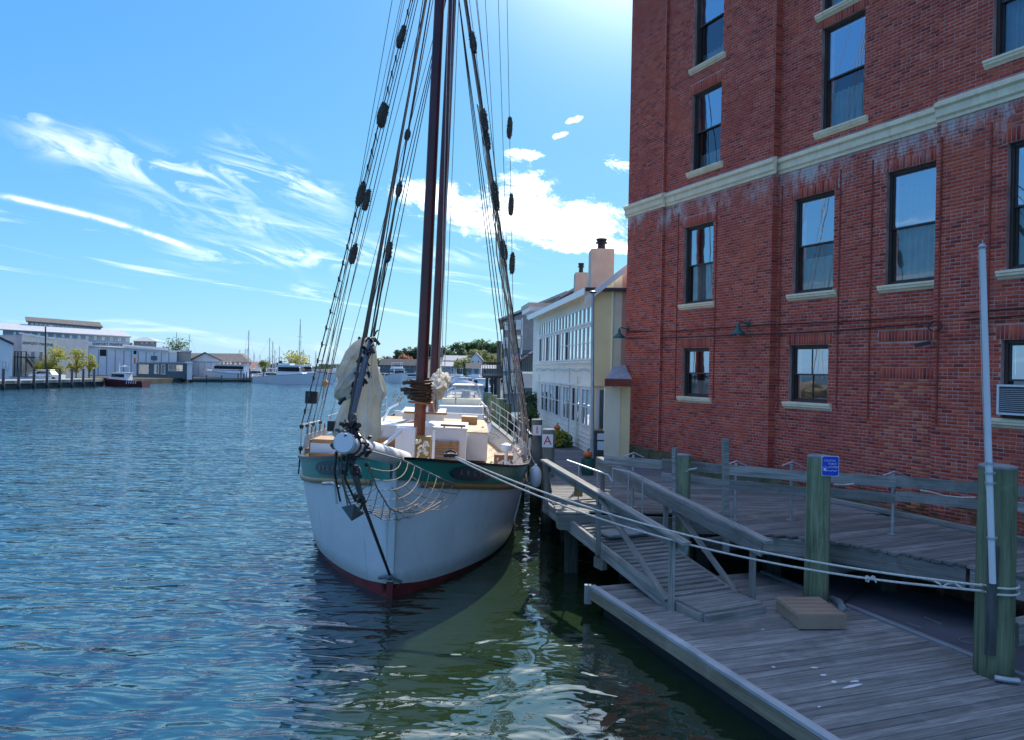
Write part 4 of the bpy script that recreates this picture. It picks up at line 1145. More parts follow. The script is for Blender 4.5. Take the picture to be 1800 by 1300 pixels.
# ---- bowsprit net
net = MB()
LR = [BP(705, 806, -1.2), BP(740, 823, -.6), BP(780, 842, .2), BP(822, 857, 1.45)]         # starboard whisker rope
net_s = MB(); net_s.tube([BP(645, 790, -3.9)]+LR, .013, 6); bb(net_s, 'whisker_stay', 'galv')
Lw = [BP(600, 795, -3.9), BP(590, 850, -2), BP(640, 905, -.6)]
lower = [BP(646, 812, -3.8), BP(662, 855, -3.2), BP(685, 893, -2.4), BP(705, 899, -1.9), BP(735, 885, -1.4)]
net.tube(lower, .012, 6); 
def sag(a, b, dz, n=9, dx=0): return [a.lerp(b, i/n)+Vector((dx*4*(i/n)*(1-i/n), 0, -dz*4*(i/n)*(1-i/n))) for i in range(n+1)]
def polyat(pts, f):
    n = len(pts)-1; i = min(int(f*n), n-1); return pts[i].lerp(pts[i+1], f*n-i)
low2 = [BP(626, 875, -3.2), BP(645, 895, -2.9), BP(672, 912, -2.4), BP(700, 912, -2.0), BP(740, 900, -1.4), BP(775, 880, -.6)]
for i, f in enumerate(np.linspace(0, 1, 9)):
    up_ = polyat(LR, f*.9); lo_ = polyat(lower, min(1, f*.9+.05)); net.tube(sag(up_, lo_, .10+.12*f, dx=.10), .0065, 5)
    l2 = polyat(low2, f); net.tube(sag(lo_, l2, .08), .0065, 5)
net.tube(low2, .010, 5)
for f, d in ((.25, .0), (.5, .0), (.72, 0)):
    net.tube([polyat(LR, g).lerp(polyat(lower, g), f)+Vector((0, 0, -.05)) for g in np.linspace(.3, 1, 8)], .008, 5)
for i in range(7):
    f = i/6; a = BP(628, 860+i*6, -3.2); c_ = polyat(lower, .15+f*.6); net.tube(sag(a, c_, .05), .0065, 5)
tag(bb(net, 'bowsprit_net', 'rope_tan'), kind='stuff')
net = MB()
for i in range(9):
    a = BP(601+i*1.5, 815+i*9, -3.5+.12*i); c_ = BP(625+i*2, 850+i*5.5, -3.2+.1*i); net.tube(sag(a, c_, .16, dx=-.06), .0065, 5)
net.tube([BP(600, 800, -3.9), BP(602, 850, -3.4), BP(618, 890, -2.9)], .012, 6)
tag(bb(net, 'port_net', 'rope_tan'), kind='stuff')
# ---- jib: furled, hung on the forestay
HF = Vector((0, MY, 15.9))
def stay(a, b, r, name='stay', mat='rope_dark', n=6):
    m_ = MB(); m_.tube([a, b], r, n); return bb(m_, name, mat)
fs0 = BE+Vector((.0, .15, .12))
stay(fs0, HF, .018, 'forestay')
stay(BP(655, 600, -1.5), HF+Vector((.1, 0, .3)), .015, 'jib_stay')
for (x0, y0, yl, z) in ((634, 640, -2.6, 15.2), (652, 592, -2.0, 17.0), (650, 600, -2.3, 14.4), (626, 700, -3, 15.6)):
    stay(BP(x0, y0, yl), Vector((random.uniform(-.1, .0), MY-.1, z)), .010, 'jib_halyard')
def cloth(outl, yl, dep, folds, name, seed, amp=.16, mat='canvas'):
    """outl: list of (py, pxl, pxr)"""
    rr = random.Random(seed); nv = 72; mb = MB(); nu = 46
    ph = [rr.uniform(0, 6.28) for _ in range(4)]
    pys = np.linspace(outl[0][0], outl[-1][0], nu)
    for py in pys:
        xl = np.interp(py, [o[0] for o in outl], [o[1] for o in outl]); xr = np.interp(py, [o[0] for o in outl], [o[2] for o in outl])
        A, B_ = BP(xl, py, yl), BP(xr, py, yl); c = (A+B_)/2; w = (B_.x-A.x)/2
        t = (py-pys[0])/(pys[-1]-pys[0])
        for j in range(nv):
            a = 2*math.pi*j/nv
            fo = 1+amp*((.5-1.5*abs(math.sin((folds*a+ph[0]+t*2.0)/2+.5*math.sin(t*3))))*.75+math.sin((folds*2+1)*a+ph[1]-t*2)*.22+mnoise.noise(Vector((math.cos(a)*1.5, math.sin(a)*1.5+seed, t*5)))*1.1)
            mb.v.append((c.x+w*math.cos(a)*(.93+.07*fo), c.y+w*dep*math.sin(a)*fo, c.z+.03*math.sin(a*2+t*8+ph[3])))
    for i in range(nu-1):
        for j in range(nv): a, b_ = i*nv+j, i*nv+(j+1) % nv; mb.f.append((a, a+nv, b_+nv, b_))
    mb.f.append(tuple(range(nv))); mb.f.append(tuple(range((nu-1)*nv+nv-1, (nu-1)*nv-1, -1)))
    return mb
jb = bb(cloth([(598, 640, 657), (612, 634, 662), (640, 628, 664), (665, 622, 668), (690, 612, 676), (715, 600, 670), (735, 590, 671), (752, 583, 671), (765, 586, 668), (772, 600, 655)], -2.6, .55, 9, 'jib', 3, .22), 'jib', 'canvas', True)
bb(cloth([(596, 636, 650), (606, 622, 650), (622, 606, 648), (640, 596, 644), (652, 590, 634), (660, 589, 616), (664, 592, 604)], -2.75, .5, 7, 'jib', 5, .34), 'jib_fold', 'canvas', True, parent=jb)
bb(cloth([(642, 632, 648), (652, 615, 646), (668, 598, 638), (682, 588, 628), (694, 587, 616), (700, 594, 608)], -2.85, .5, 7, 'jib', 8, .34), 'jib_fold', 'canvas', True, parent=jb)
bb(cloth([(640, 655, 660), (655, 652, 668), (672, 652, 677), (684, 656, 680), (694, 658, 677), (704, 660, 669)], -2.5, .5, 5, 'jib', 9, .3), 'jib_fold', 'canvas', True, parent=jb)
b = MB(); b.tube([BP(652, 598, -3.1), BP(641, 640, -3.3), BP(628, 690, -3.5), BP(617, 742, -3.8)], [.03, .04, .045, .035], 10); bb(b, 'jib_club', 'spar')
cluster('jib_lashings', BP(650, 606, -3.1), 14, (.045, .04, .06), 'black', (.012, .024))
for i in range(7): cluster('jib_lashings', BP(652-i*5.4, 612+i*14, -3.2), 5, (.04, .03, .05), 'black', (.015, .03))
cluster('jib_tack', BP(614, 752, -3.9), 12, (.06, .05, .05), 'black', (.02, .035))
b = MB(); b.tube([BP(655, 620, -3.2), BP(648, 690, -3.3), BP(640, 780, -3.5)], .0065, 5); bb(b, 'sail_rope', 'rope')
b = MB(); q0, q1 = BP(578, 738, -2.6), BP(589, 756, -2.6); b.box(q0.x, q1.x, -2.7, -2.6, q1.z, q0.z); bb(b, 'sail_patch', 'black')
# ---- shrouds: lines from the rails to the mastheads; pixel anchors fix the lower ends
def wob(a, b, r, name, mat, sagv=.0): 
    m_ = MB(); m_.tube([a, a.lerp(b, .5)+Vector((0, 0, -sagv)), b], r, 6); return bb(m_, name, mat)
def chain_pt(sd, y, up=.1): return Vector((sd*(rail_x(y)+.03), y, rail_z(y)+up))
port = []
for i, (y, z) in enumerate(((4.6, 16.3), (5.6, 16.2), (6.5, 16.1), (7.5, 15.9))):
    a = chain_pt(-1, y, .75); bq = Vector((-.12, MY+.05*i, z)); port.append((a, bq)); stay(a, bq, .014 if i == 0 else .011, 'shroud', 'rope_dark')
for y, z in ((5.1, 18.5), (5.9, 18.0), (6.2, 14.5), (7.0, 19), (8.2, 12.5)):
    wob(chain_pt(-1, y, .1), Vector((-.1, MY, z)), .0075, 'halyard', 'rope_tan')
stbd = []
for i, (y, z) in enumerate(((5.0, 16.3), (5.7, 16.2), (6.5, 16.1), (7.3, 16.0))):
    a = chain_pt(1, y, .75); bq = Vector((.12, MY+.05*i, z)); stbd.append((a, bq)); stay(a, bq, .014, 'shroud', 'rope_dark' if i < 2 else 'rope_tan')
for y, z in ((4.6, 18.5), (7.6, 17.2), (8.4, 19)):
    wob(chain_pt(1, y, .1), Vector((.1, MY, z)), .008, 'halyard', 'rope_tan')
for sd in (-1, 1):
    for y in (11.0, 12.2, 13.2): stay(chain_pt(sd, y, .6), Vector((sd*.12, MY2, 17)), .015, 'shroud', 'rope_dark')
# loose halyards bunched down the starboard shrouds
for i in range(6):
    a, bq = stbd[1][0]+Vector((random.uniform(-.12, .05), random.uniform(-.2, .3), -.5)), stbd[1][1]
    m_ = MB(); pts = []
    for k_ in range(22):
        f = k_/21*.62; q = a.lerp(bq, f)+Vector((.05*math.sin(k_*1.3+i)*(1-f)+.03*math.sin(k_*.6+i*2), .05*math.cos(k_*1.1+i*2), 0)); pts.append(q)
    m_.tube(pts, random.choice((.010, .014, .018)), 5); bb(m_, 'halyard', random.choice(('rope_tan', 'rope', 'rope_tan')))
# ratlines
def along(l, z): a, b_ = l; f = (z-a.z)/(b_.z-a.z); return a.lerp(b_, f)
for z in np.arange(2.95, 15.6, .40):
    m_ = MB(); p_, q_ = along(port[0], z), along(port[1], z); dd = (q_-p_)*.18; m_.tube([p_-dd, q_+dd], .010, 5); bb(m_, 'ratline', 'rope_dark')
    m_ = MB(); m_.tube([p_+Vector((0, 0, -.06)), p_+Vector((0, 0, .06))], .024, 6); bb(m_, 'seizing', 'rope_dark')
    m_ = MB(); p_, q_ = along(stbd[0], z), along(stbd[1], z); dd = (q_-p_)*.3; m_.tube([p_-dd, q_+dd], .017, 5); bb(m_, 'ratline', 'galv_cap')
# deadeyes and lanyards
for sd, arr in ((-1, (4.6, 5.6, 6.5, 7.5)), (1, (5.0, 5.7, 6.5, 7.3))):
    for y in arr:
        c = chain_pt(sd, y, 0)
        for dz2 in (.16, .68):
            m_ = MB(); m_.lathe([(.03, -.045), (.058, -.03), (.058, .03), (.03, .045)], c+Vector((0, 0, dz2)), 12, (1, 0, 0)); bb(m_, 'deadeye', 'black')
        m_ = MB()
        for o in (-.045, 0, .045): m_.tube([c+Vector((0, o, .16)), c+Vector((0, o, .68))], .008, 4)
        tag(bb(m_, 'lanyard', 'rope'), kind='stuff')
        m_ = MB(); m_.tube([c+Vector((.02*sd, 0, -.45)), c+Vector((.0, 0, .12))], .018, 5); bb(m_, 'chainplate', 'black')
    m_ = MB(); m_.tube([chain_pt(sd, arr[0], .72), chain_pt(sd, arr[-1], .72)], .022, 6); bb(m_, 'sheer_pole', 'galv')
    # tangle of hanging coils at the pin rail
    for i in range(5):
        y = arr[0]+.3+i*.65; c = chain_pt(sd, y, .35)+Vector((-.12*sd, 0, 0)); m_ = MB()
        for j in range(4): m_.tube([c+Vector((.03*j-.05, (.05+.012*j)*math.cos(a), (.20+.015*j)*math.sin(a)-.08)) for a in np.linspace(0, 6.28, 14)], .011, 4, cap=False)
        tag(bb(m_, 'rope_coil', 'rope'), kind='stuff')
        m_ = MB(); m_.tube([c+Vector((0, 0, -.1)), c+Vector((0, 0, .30))], .018, 6); bb(m_, 'belaying_pin', 'teak')
    m_ = MB(); m_.box(sd*(rail_x(6)-.24)-.06, sd*(rail_x(6)-.24)+.06, arr[0], arr[-1], rail_z(6)+.18, rail_z(6)+.23); bb(m_, 'pin_rail', 'teak')
# baggywrinkle chafing gear (fuzzy rolls) on shrouds and lines
def baggy(c, L, r, ax):
    mb = MB(); ax = Vector(ax).normalized(); a1 = ax.orthogonal().normalized(); a2 = ax.cross(a1); c = Vector(c)
    mb.lathe([(.01, -L/2), (r*.6, -L*.42), (r*.78, -L*.15), (r*.72, L*.2), (r*.5, L*.42), (.01, L/2)], c, 9, ax, jit=.15)
    for i in range(190):
        t = random.uniform(-1, 1); a = random.uniform(0, 6.28); rr = r*(1-.45*t*t*abs(t))*random.uniform(.8, 1.12)
        d = a1*math.cos(a)+a2*math.sin(a); p_ = c+ax*(t*L/2)+d*r*.45*(1-.5*t*t); q_ = c+ax*(t*L/2+random.uniform(-.03, .03))+d*rr; w_ = ax*.016+d.cross(ax)*.012
        k = len(mb.v); mb.v += [tuple(p_-w_), tuple(p_+w_), tuple(q_)]; mb.f.append((k, k+1, k+2))
    return bb(mb, 'chafing_gear', 'fur')
def line_at(l, py):                               # point of a line seen at photo height py
    a, b_ = l; lo, hi = 0.0, 1.0
    for _ in range(30):
        m_ = (lo+hi)/2; y_ = proj(BM_ @ a.lerp(b_, m_))[1]
        if y_ > py: lo = m_
        else: hi = m_
    return a.lerp(b_, lo)
for l, py, L in ((port[0], 65, .62), (port[0], 200, .6), (port[1], 205, .62), (port[0], 342, .62), (port[2], 352, .58), (port[2], 447, .55),
                 (stbd[0], 75, .6), (stbd[0], 213, .6), (stbd[1], 246, .55), (stbd[0], 338, .5), (stbd[1], 350, .62), (stbd[0], 440, .5)):
    c = line_at(l, py); baggy(c, L, .115, l[1]-l[0])
fsl = (fs0, HF)
for py, L in ((237, .28), (333, .34), (443, .45)): c = line_at((BP(660, 590, -1.5), HF), py); baggy(c, L, .07, HF-BP(660, 590, -1.5))
# running lines to starboard, nearly upright, with their own chafing gear
tl = [(BP(905, 705, 12.5), BP(889, -120, 12.5)), (BP(899, 705, 12.2), BP(872, -120, 12.2)), (BP(893, 690, 12), BP(846, -120, 12))]
for i, l in enumerate(tl): stay(l[0], l[1], .009, 'topping_lift', 'rope_dark')
for py in (225, 360, 463): c = line_at(tl[0], py); baggy(c, .78, .13, (0, 0, 1))
# lines coming down beside the masts
for px0, px1, yl, mt in ((768, 807, 9, 'rope_tan'), (775, 800, 9.5, 'rope'), (772, 792, 7, 'rope'), (780, 812, 10, 'rope_tan'), (749, 788, 7, 'rope')):
    wob(BP(px0, 690, yl), BP(px1, -150, yl), .010, 'halyard', mt)
stay(BP(566, 700, 6), BP(700, -60, 6), .008, 'flag_halyard', 'rope_dark')
# sidelight boards on the shrouds
for px, py, yl in ((549, 697, 4.9),):
    c = BP(px, py, yl); b = MB(); b.box(c.x-.12, c.x+.12, c.y-.12, c.y+.12, c.z-.13, c.z+.13); b.box(c.x-.14, c.x+.14, c.y-.14, c.y-.12, c.z-.15, c.z+.15); bb(b, 'sidelight_box', 'black')
b = MB(); c = BP(571, 672, 5.0); b.lathe([(.02, -.09), (.075, -.04), (.08, .03), (.03, .09)], c, 12); bb(b, 'block', 'teak_pale')
# ---- mast collar: hoops, ropes, jaws
for i, z in enumerate(np.linspace(BP(733, 706, MY).z, BP(733, 668, MY).z, 9)):
    b = MB(); r_ = .25+(.03 if i == 0 else 0)+random.uniform(-.02, .02)
    pts = [(r_*math.cos(a)*(1.04), MY+r_*math.sin(a), z+.014*math.sin(2*a+i)) for a in np.linspace(0, 6.283, 25)]
    b.tube(pts, .030, 7, cap=False); bb(b, 'mast_hoop', 'leather' if i else 'teak')
for (px, py) in ((708, 672), (704, 684), (710, 690), (716, 697)):
    b = MB(); c = BP(px, py, MY-.2); b.tube([c, c+Vector((.12, .02, .03)), c+Vector((.26, .1, .0))], [.05, .055, .04], 8); bb(b, 'block', 'rope_dark')
# furled foresail behind the mast with gaff and boom
gf = MB(); 
def sausage(a, b_, r0, n, seed, amp=.22):
    rr = random.Random(seed); mb = MB(); nv = 40; a, b_ = Vector(a), Vector(b_); ax = (b_-a).normalized(); s1 = ax.cross(Vector((0, 0, 1))).normalized(); s2 = s1.cross(ax)
    for i in range(n):
        t = i/(n-1); c = a.lerp(b_, t); env = min(1, .25+5*t, .25+5*(1-t)); pin = 1-.22*abs(math.cos(t*math.pi*5))
        for j in range(nv):
            g = 2*math.pi*j/nv; r_ = r0*env*pin*(1+amp*2.2*mnoise.noise(Vector((math.cos(g)*1.6, math.sin(g)*1.6, t*9+seed)))+amp*1.2*mnoise.noise(Vector((math.cos(g)*5, math.sin(g)*5, t*26+seed)))); mb.v.append(tuple(c+s1*math.cos(g)*r_*.8+s2*math.sin(g)*r_))
    for i in range(n-1):
        for j in range(nv): p_, q_ = i*nv+j, i*nv+(j+1) % nv; mb.f.append((p_, q_, q_+nv, p_+nv))
    mb.f.append(tuple(range(nv-1, -1, -1))); mb.f.append(tuple(range((n-1)*nv, n*nv)))
    return mb
sf = bb(sausage((.32, MY+.5, 3.55), (.30, 10.2, 3.75), .30, 40, 2, .3), 'furled_foresail', 'canvas', True)
b = MB(); b.tube([(.05, MY+.25, 3.15), (.2, 10.6, 3.35)], [.09, .08], 12); bb(b, 'fore_boom', 'teak')
bb(sausage((.2, MY2+.5, 3.6), (.1, 17.2, 3.75), .3, 30, 5, .3), 'furled_mainsail', 'canvas', True)
b = MB(); b.tube([(.05, MY2+.25, 3.15), (.1, 18.5, 3.4)], [.10, .08], 12); bb(b, 'main_boom', 'teak')
# ---- deck furniture
def dbox(x0, x1, y0, y1, z1, name, mat, z0=None):
    b = MB(); b.box(x0, x1, y0, y1, (z0 if z0 is not None else dz_((y0+y1)/2)+.02), z1); return bb(b, name, mat)
p_ = lambda px, yl: BP(px, 780, yl).x
# windlass / mast bits
dbox(p_(729, 5.0), p_(757, 5.0), 4.9, 5.25, BP(740, 766, 4.9).z, 'mast_bitts', 'olive')
dbox(p_(695, 4.6), p_(729, 4.6), 4.5, 5.0, BP(710, 752, 4.5).z, 'deck_locker', 'white')
dbox(p_(760, 4.2), p_(764, 4.2), 4.1, 4.3, BP(760, 756, 4.2).z, 'bitt', 'white')
# boat boom lashed on the foredeck
b = MB(); b.tube([BP(660, 792, 3.2), BP(705, 757, 4.3)], [.045, .05], 8); bb(b, 'whisker_pole', 'white')
cluster('lashed_line', BP(668, 786, 3.0), 14, (.12, .2, .05), 'rope', (.012, .02))
# windlass drum and hawser on the foredeck
cluster('hawser_heap', BP(743, 790, 2.2), 16, (.06, .08, .10), 'rope', (.018, .028))
# forward deckhouse with slatted skylight front
FY = 7.2
zt = BP(790, 753, FY).z; x0, x1 = -1.62, BP(819, 780, FY).x
dh = dbox(x0, x1, FY, FY+2.3, zt, 'deckhouse', 'white')
b = MB(); b.box(x0-.03, x1+.03, FY-.03, FY+2.35, zt+.003, zt+.04); bb(b, 'deckhouse_roof', 'white_clean', parent=dh)
b = MB(); zr_ = zt+.10; xa, xb = BP(774, 755, FY).x, BP(818, 755, FY).x; b.beam((xa, FY, zr_), (xb, FY, zr_), .05, .06); 
for f in (.15, .85): b.box(xa+(xb-xa)*f-.02, xa+(xb-xa)*f+.02, FY-.02, FY+.02, zt+.04, zr_-.03)
bb(b, 'grab_rail', 'teak', parent=dh)
# varnished slatted bench against its front
def bench(px0, px1, pyt, pyb, yl):
    A, B_ = BP(px0, pyt, yl), BP(px1, pyb, yl)
    t = bpy.data.objects.new('slatted_bench', None); scene.collection.objects.link(t); t.parent = BOAT
    n_ = 6
    for i in range(n_):
        z = B_.z+.12+(A.z-B_.z-.12)*(i+.5)/n_; b = MB(); b.box(A.x, B_.x, yl-.03+.0*i, yl, z-.022, z+.022); o = b.build('slat', 'teak_pale', t, local=True)
    for f in (.06, .7, .94):
        b = MB(); x = A.x+(B_.x-A.x)*f; b.box(x-.02, x+.02, yl+.003, yl+.03, B_.z, A.z); b.build('stile', 'teak', t, local=True)
    b = MB(); b.box(A.x-.02, B_.x, yl-.35, yl-.04, B_.z+.02, B_.z+.07); b.build('seat', 'teak_pale', t, local=True)
bench(758, 806, 772, 808, FY-.07); bench(660, 694, 768, 790, FY-.07)
# main trunk cabin
CY = 9.6
zt2 = BP(838, 760, CY).z; xL, xR = -2.0, BP(857, 780, CY).x
tr_ = dbox(xL, xR, CY, 15.2, zt2, 'trunk_cabin', 'white')
b = MB(); b.box(xL-.02, xR+.02, CY-.02, 15.25, zt2+.003, zt2+.03); bb(b, 'cabin_top', 'deck', parent=tr_)
for y in (10.6, 11.9, 13.2, 14.3):
    for sd in (xL, xR):
        b = MB(); b.box(sd-.012, sd+.012, y-.22, y+.22, zt2-.42, zt2-.2); bb(b, 'portlight', 'black', parent=tr_)
dbox(-.95, .35, 11.0, 12.4, zt2+.42, 'companionway', 'white', zt2+.03)
b = MB(); b.hexa([(-1.0, 10.95, zt2+.42), (.42, 10.95, zt2+.42), (.42, 12.45, zt2+.42), (-1.0, 12.45, zt2+.42), (-1.0, 10.95, zt2+.46), (.42, 10.95, zt2+.46), (.42, 12.45, zt2+.56), (-1.0, 12.45, zt2+.56)]); bb(b, 'companionway_hatch', 'white_clean')
b = MB(); b.box(-.9, .5, 10.86, 10.94, zt2+.44, zt2+.50); bb(b, 'hatch_coaming', 'teak')
dbox(.95, 1.5, 12.6, 13.4, zt2+.30, 'skylight', 'teak_pale', zt2+.03)
# port side house top and its wooden edge
b = MB(); q = [BP(676, 752, 7.4), BP(724, 738, 8.6)]; b.beam(q[0], q[1], .30, .06); bb(b, 'hatch_lid', 'teak')
b = MB(); q = [BP(655, 758, 7.2), BP(700, 742, 8.6)]; b.beam(q[0], q[1], .5, .10); bb(b, 'hatch_cover', 'white_clean')
dbox(p_(552, 4.6), p_(596, 4.6), 4.2, 5.2, BP(570, 776, 4.5).z, 'port_locker', 'white')
b = MB(); z = BP(570, 776, 4.5).z; b.box(p_(554, 4.6), p_(594, 4.6), 4.25, 5.15, z+.003, z+.09); bb(b, 'locker_lid', 'teak_pale')
b = MB(); q = BP(549, 775, 4.4); b.tube([(q.x, 4.4, 1.4), (q.x, 4.4, q.z+.05)], .07, 10); bb(b, 'timber_head', 'teak')
dbox(p_(552, 4.4), p_(640, 4.4), 3.9, 4.1, BP(590, 796, 4.0).z, 'waterway_board', 'teak')
# starboard deck gear
b = MB(); c = BP(890, 792, 4.8); b.tube([(c.x, 4.8, 1.35), (c.x, 4.8, c.z+.02)], .04, 10); b.lathe([(.06, 0), (.13, .02), (.15, .10), (.14, .16), (.05, .20)], (c.x, 4.8, c.z), 16); bb(b, 'vent_cowl', 'white')
dbox(p_(870, 5.2), p_(902, 5.2), 5.0, 5.5, BP(880, 797, 5.2).z, 'deck_box', 'teak')
cluster('line_heap', BP(886, 812, 3.4), 20, (.14, .2, .04), 'rope', (.014, .022))
cluster('line_heap', BP(912, 790, 4.6), 16, (.05, .2, .12), 'rope', (.012, .02))
cluster('line_heap', BP(858, 730, 9.0), 26, (.10, .3, .16), 'rope_tan', (.012, .02))
cluster('line_heap', BP(868, 762, 7.2), 22, (.14, .3, .05), 'rope', (.012, .02))
b = MB(); b.tube([BP(845, 705, 11), BP(856, 716, 10.8), BP(862, 735, 10.6), BP(864, 765, 10.4)], .035, 8); bb(b, 'gate_hoop', 'white_clean')
b = MB(); b.tube([BP(700, 708, 9), BP(684, 716, 9), BP(675, 735, 9), BP(672, 752, 9)], .035, 8); bb(b, 'gate_hoop', 'white_clean')
def lifeline(sd):
    ys = (8.2, 9.6, 11, 12.6, 14.2, 15.8); tops = []
    for y in ys:
        c = Vector((sd*(rail_x(y)-.04), y, rail_z(y)+.05)); t_ = c+Vector((0, 0, .78)); tops.append((c, t_))
        b = MB(); b.tube([c, t_], .016, 7); bb(b, 'stanchion', 'white_clean')
    b = MB()
    for (c0, t0), (c1, t1) in zip(tops, tops[1:]):
        for f in (.33, .66, 1.0): b.tube([c0.lerp(t0, f), c1.lerp(t1, f)], .0065, 5)
    tag(bb(b, 'lifeline', 'white_clean'), kind='stuff')
lifeline(1); lifeline(-1)
for pxc, pyc, yl in ((700, 700, 9.3), (857, 735, 9.5)): cluster('coiled_sheet', BP(pxc, pyc, yl), 20, (.08, .15, .14), 'rope_tan', (.012, .02))
# hanging coil by the mast
b = MB()
for j in range(6): b.tube([BP(764+3*math.cos(a)+j*.3, 705+18*math.sin(a), 6.1-.02*j) for a in np.linspace(0, 6.28, 18)], .014, 4, cap=False)
tag(bb(b, 'rope_coil', 'rope'), kind='stuff')
# ---- fender between hull and pile, mooring lines
fc = BP(941, 836, 4.9); fcw = BM_ @ fc
fd = thing('fender', 'round white fender hanging between the schooner and the pile', 'fender', fcw)
b = MB(); b.lathe([(.02, -.27), (.09, -.25), (.14, -.17), (.155, 0), (.145, .12), (.10, .21), (.04, .26), (.03, .30)], fcw, 20); autosmooth(b.build('body', 'white_clean', fd))
b = MB(); b.tube([fcw+Vector((0, 0, .28)), fcw+Vector((-.12, -.05, .5)), BM_ @ chain_pt(1, 4.7, .0)], .014, 5); b.build('lanyard', 'rope', fd)
def rope3(name, pts, r, label, cat='rope', group=None, mat='rope', lay=False):
    # smooth curve through the points
    P_ = [Vector(p) for p in pts]; out = []
    for i in range(len(P_)-1):
        p0, p1, p2, p3 = P_[max(i-1, 0)], P_[i], P_[i+1], P_[min(i+2, len(P_)-1)]
        for t in np.linspace(0, 1, 10, endpoint=False):
            out.append(.5*((2*p1)+(p2-p0)*t+(2*p0-5*p1+4*p2-p3)*t*t+(3*p1-p0-3*p2+p3)*t**3))
    out.append(P_[-1])
    b = MB(); b.tube(out, r, 8); o = b.build(name, mat); autosmooth(o, 60)
    return tag(o, label, cat, group)
bow = BM_ @ Vector((.98, .55, 2.52)); pc = Vector((6.08, 9.22, 0)); rp = .245
def ring(z, a0, a1, n, dz=0): return [pc+Vector((rp*math.cos(R(a)), rp*math.sin(R(a)), z+dz*i/n)) for i, a in enumerate(np.linspace(a0, a1, n))]
z1 = P(1713, 1030, 9.15).z
pA1 = P(1712, 1026, 9.1); pA2 = P(1712, 1036, 9.1)
mid = lambda px, py, Y: P(px, py, Y)
def line_pts(a, b_, sg, n=9): return [a.lerp(b_, i/n)+Vector((0, 0, -sg*4*(i/n)*(1-i/n))) for i in range(n+1)]
rope3('mooring_line', line_pts(bow, pA1, .33)+ring(pA1.z-.01, 200, 340, 7), .015, 'upper white mooring rope from the bow to the thick green pile', group='bow mooring ropes')
rope3('mooring_line', line_pts(bow+Vector((.03, -.02, -.04)), pA2, .41)+ring(pA2.z-.02, 200, 345, 7), .015, 'lower white mooring rope sagging from the bow to the thick green pile', group='bow mooring ropes')
def on_line(px, a, b_, sg):
    return min((a.lerp(b_, f)+Vector((0, 0, -sg*4*f*(1-f))) for f in np.linspace(0, 1, 400)), key=lambda q: abs(proj(q)[0]-px))
kn = on_line(1530, bow, pA2, .41); b = MB()
for i in range(9):
    d = Vector((random.uniform(-1, 1), random.uniform(-.5, .5), random.uniform(-1, .6)))*.055; b.tube([kn, kn+d, kn+d*1.6+Vector((0, 0, -.03))], .012, 5)
tag(b.build('rope_knot', 'rope'), 'frayed white knot tied on the mooring ropes', 'knot')
b = MB(); K_ = [on_line(1640+i*9, bow, pA1, .33).lerp(on_line(1640+i*9, bow, pA2, .41), .5) for i in range(7)]
b.tube([k_+Vector((0, -.02*math.sin(i*1.6), .035*math.cos(i*1.6))) for i, k_ in enumerate(K_)], .014, 6)
tag(b.build('rope_splice', 'rope'), 'short white lashing near the pile end of the mooring ropes', 'rope')
chk = BM_ @ Vector((.95, .6, 2.52)); b = MB(); b.box(chk.x-.12, chk.x+.12, chk.y-.1, chk.y+.1, chk.z-.03, chk.z+.03)
b.tube([chk+Vector((-.1, 0, .04)), chk+Vector((0, 0, .09)), chk+Vector((.1, 0, .04))], .02, 6); o = b.build('fairlead', 'black'); o.parent = BOAT; o.matrix_parent_inverse = BI
# ================================================================ WHITE WATERFRONT BUILDING
M['siding'] = M_paint('white_siding', (.84, .81, .70), .6, .06, 1.5, .1, dirt=(.42, .43, .36), dirt_amt=.5, stretch=(1, 1, .3))
M['siding_cream'] = M_paint('cream_siding', (.92, .80, .58), .6, .05, 1.5, .1, dirt_amt=.15)
M['siding_yellow'] = M_paint('yellow_siding', (.95, .74, .40), .6, .05, 1.5, .1, dirt_amt=.12)
M['siding_pink'] = M_paint('pink_siding', (.68, .40, .34), .6, .08, 1.5, .1)
M['stucco'] = M_paint('pinkish_stucco', (.68, .58, .47), .9, .1, 2, .4, dirt=(.22, .16, .14))
M['shingle'] = M_paint('dark_shingles', (.085, .085, .09), .9, .3, 3, .4)
M['shingle_lt'] = M_paint('pale_roof', (.42, .43, .44), .7, .1, 1, .1)
M['grey_wall'] = M_paint('grey_shingle_wall', (.30, .31, .30), .85, .15, 2, .2)
M['bluegrey'] = M_paint('blue_grey_wall', (.34, .38, .42), .8, .1, 1, .1)
M['shed_blue'] = M_paint('pale_blue_shed', (.70, .71, .73), .7, .06, .6, .1)
M['teal_wall'] = M_paint('slate_teal_wall', (.12, .165, .185), .8, .15, 1, .1)
M['brown_roof'] = M_paint('brown_roof', (.17, .155, .14), .9, .2, 1, .2)
M['rust'] = M_paint('rust_trim', (.26, .075, .05), .7, .2, 4, .1)
M['slate'] = M_paint('slate_roof', (.34, .34, .37), .7, .2, 6, .2)
M['maroon'] = M_paint('maroon_hull', (.11, .016, .022), .5, .15, 2, .05)
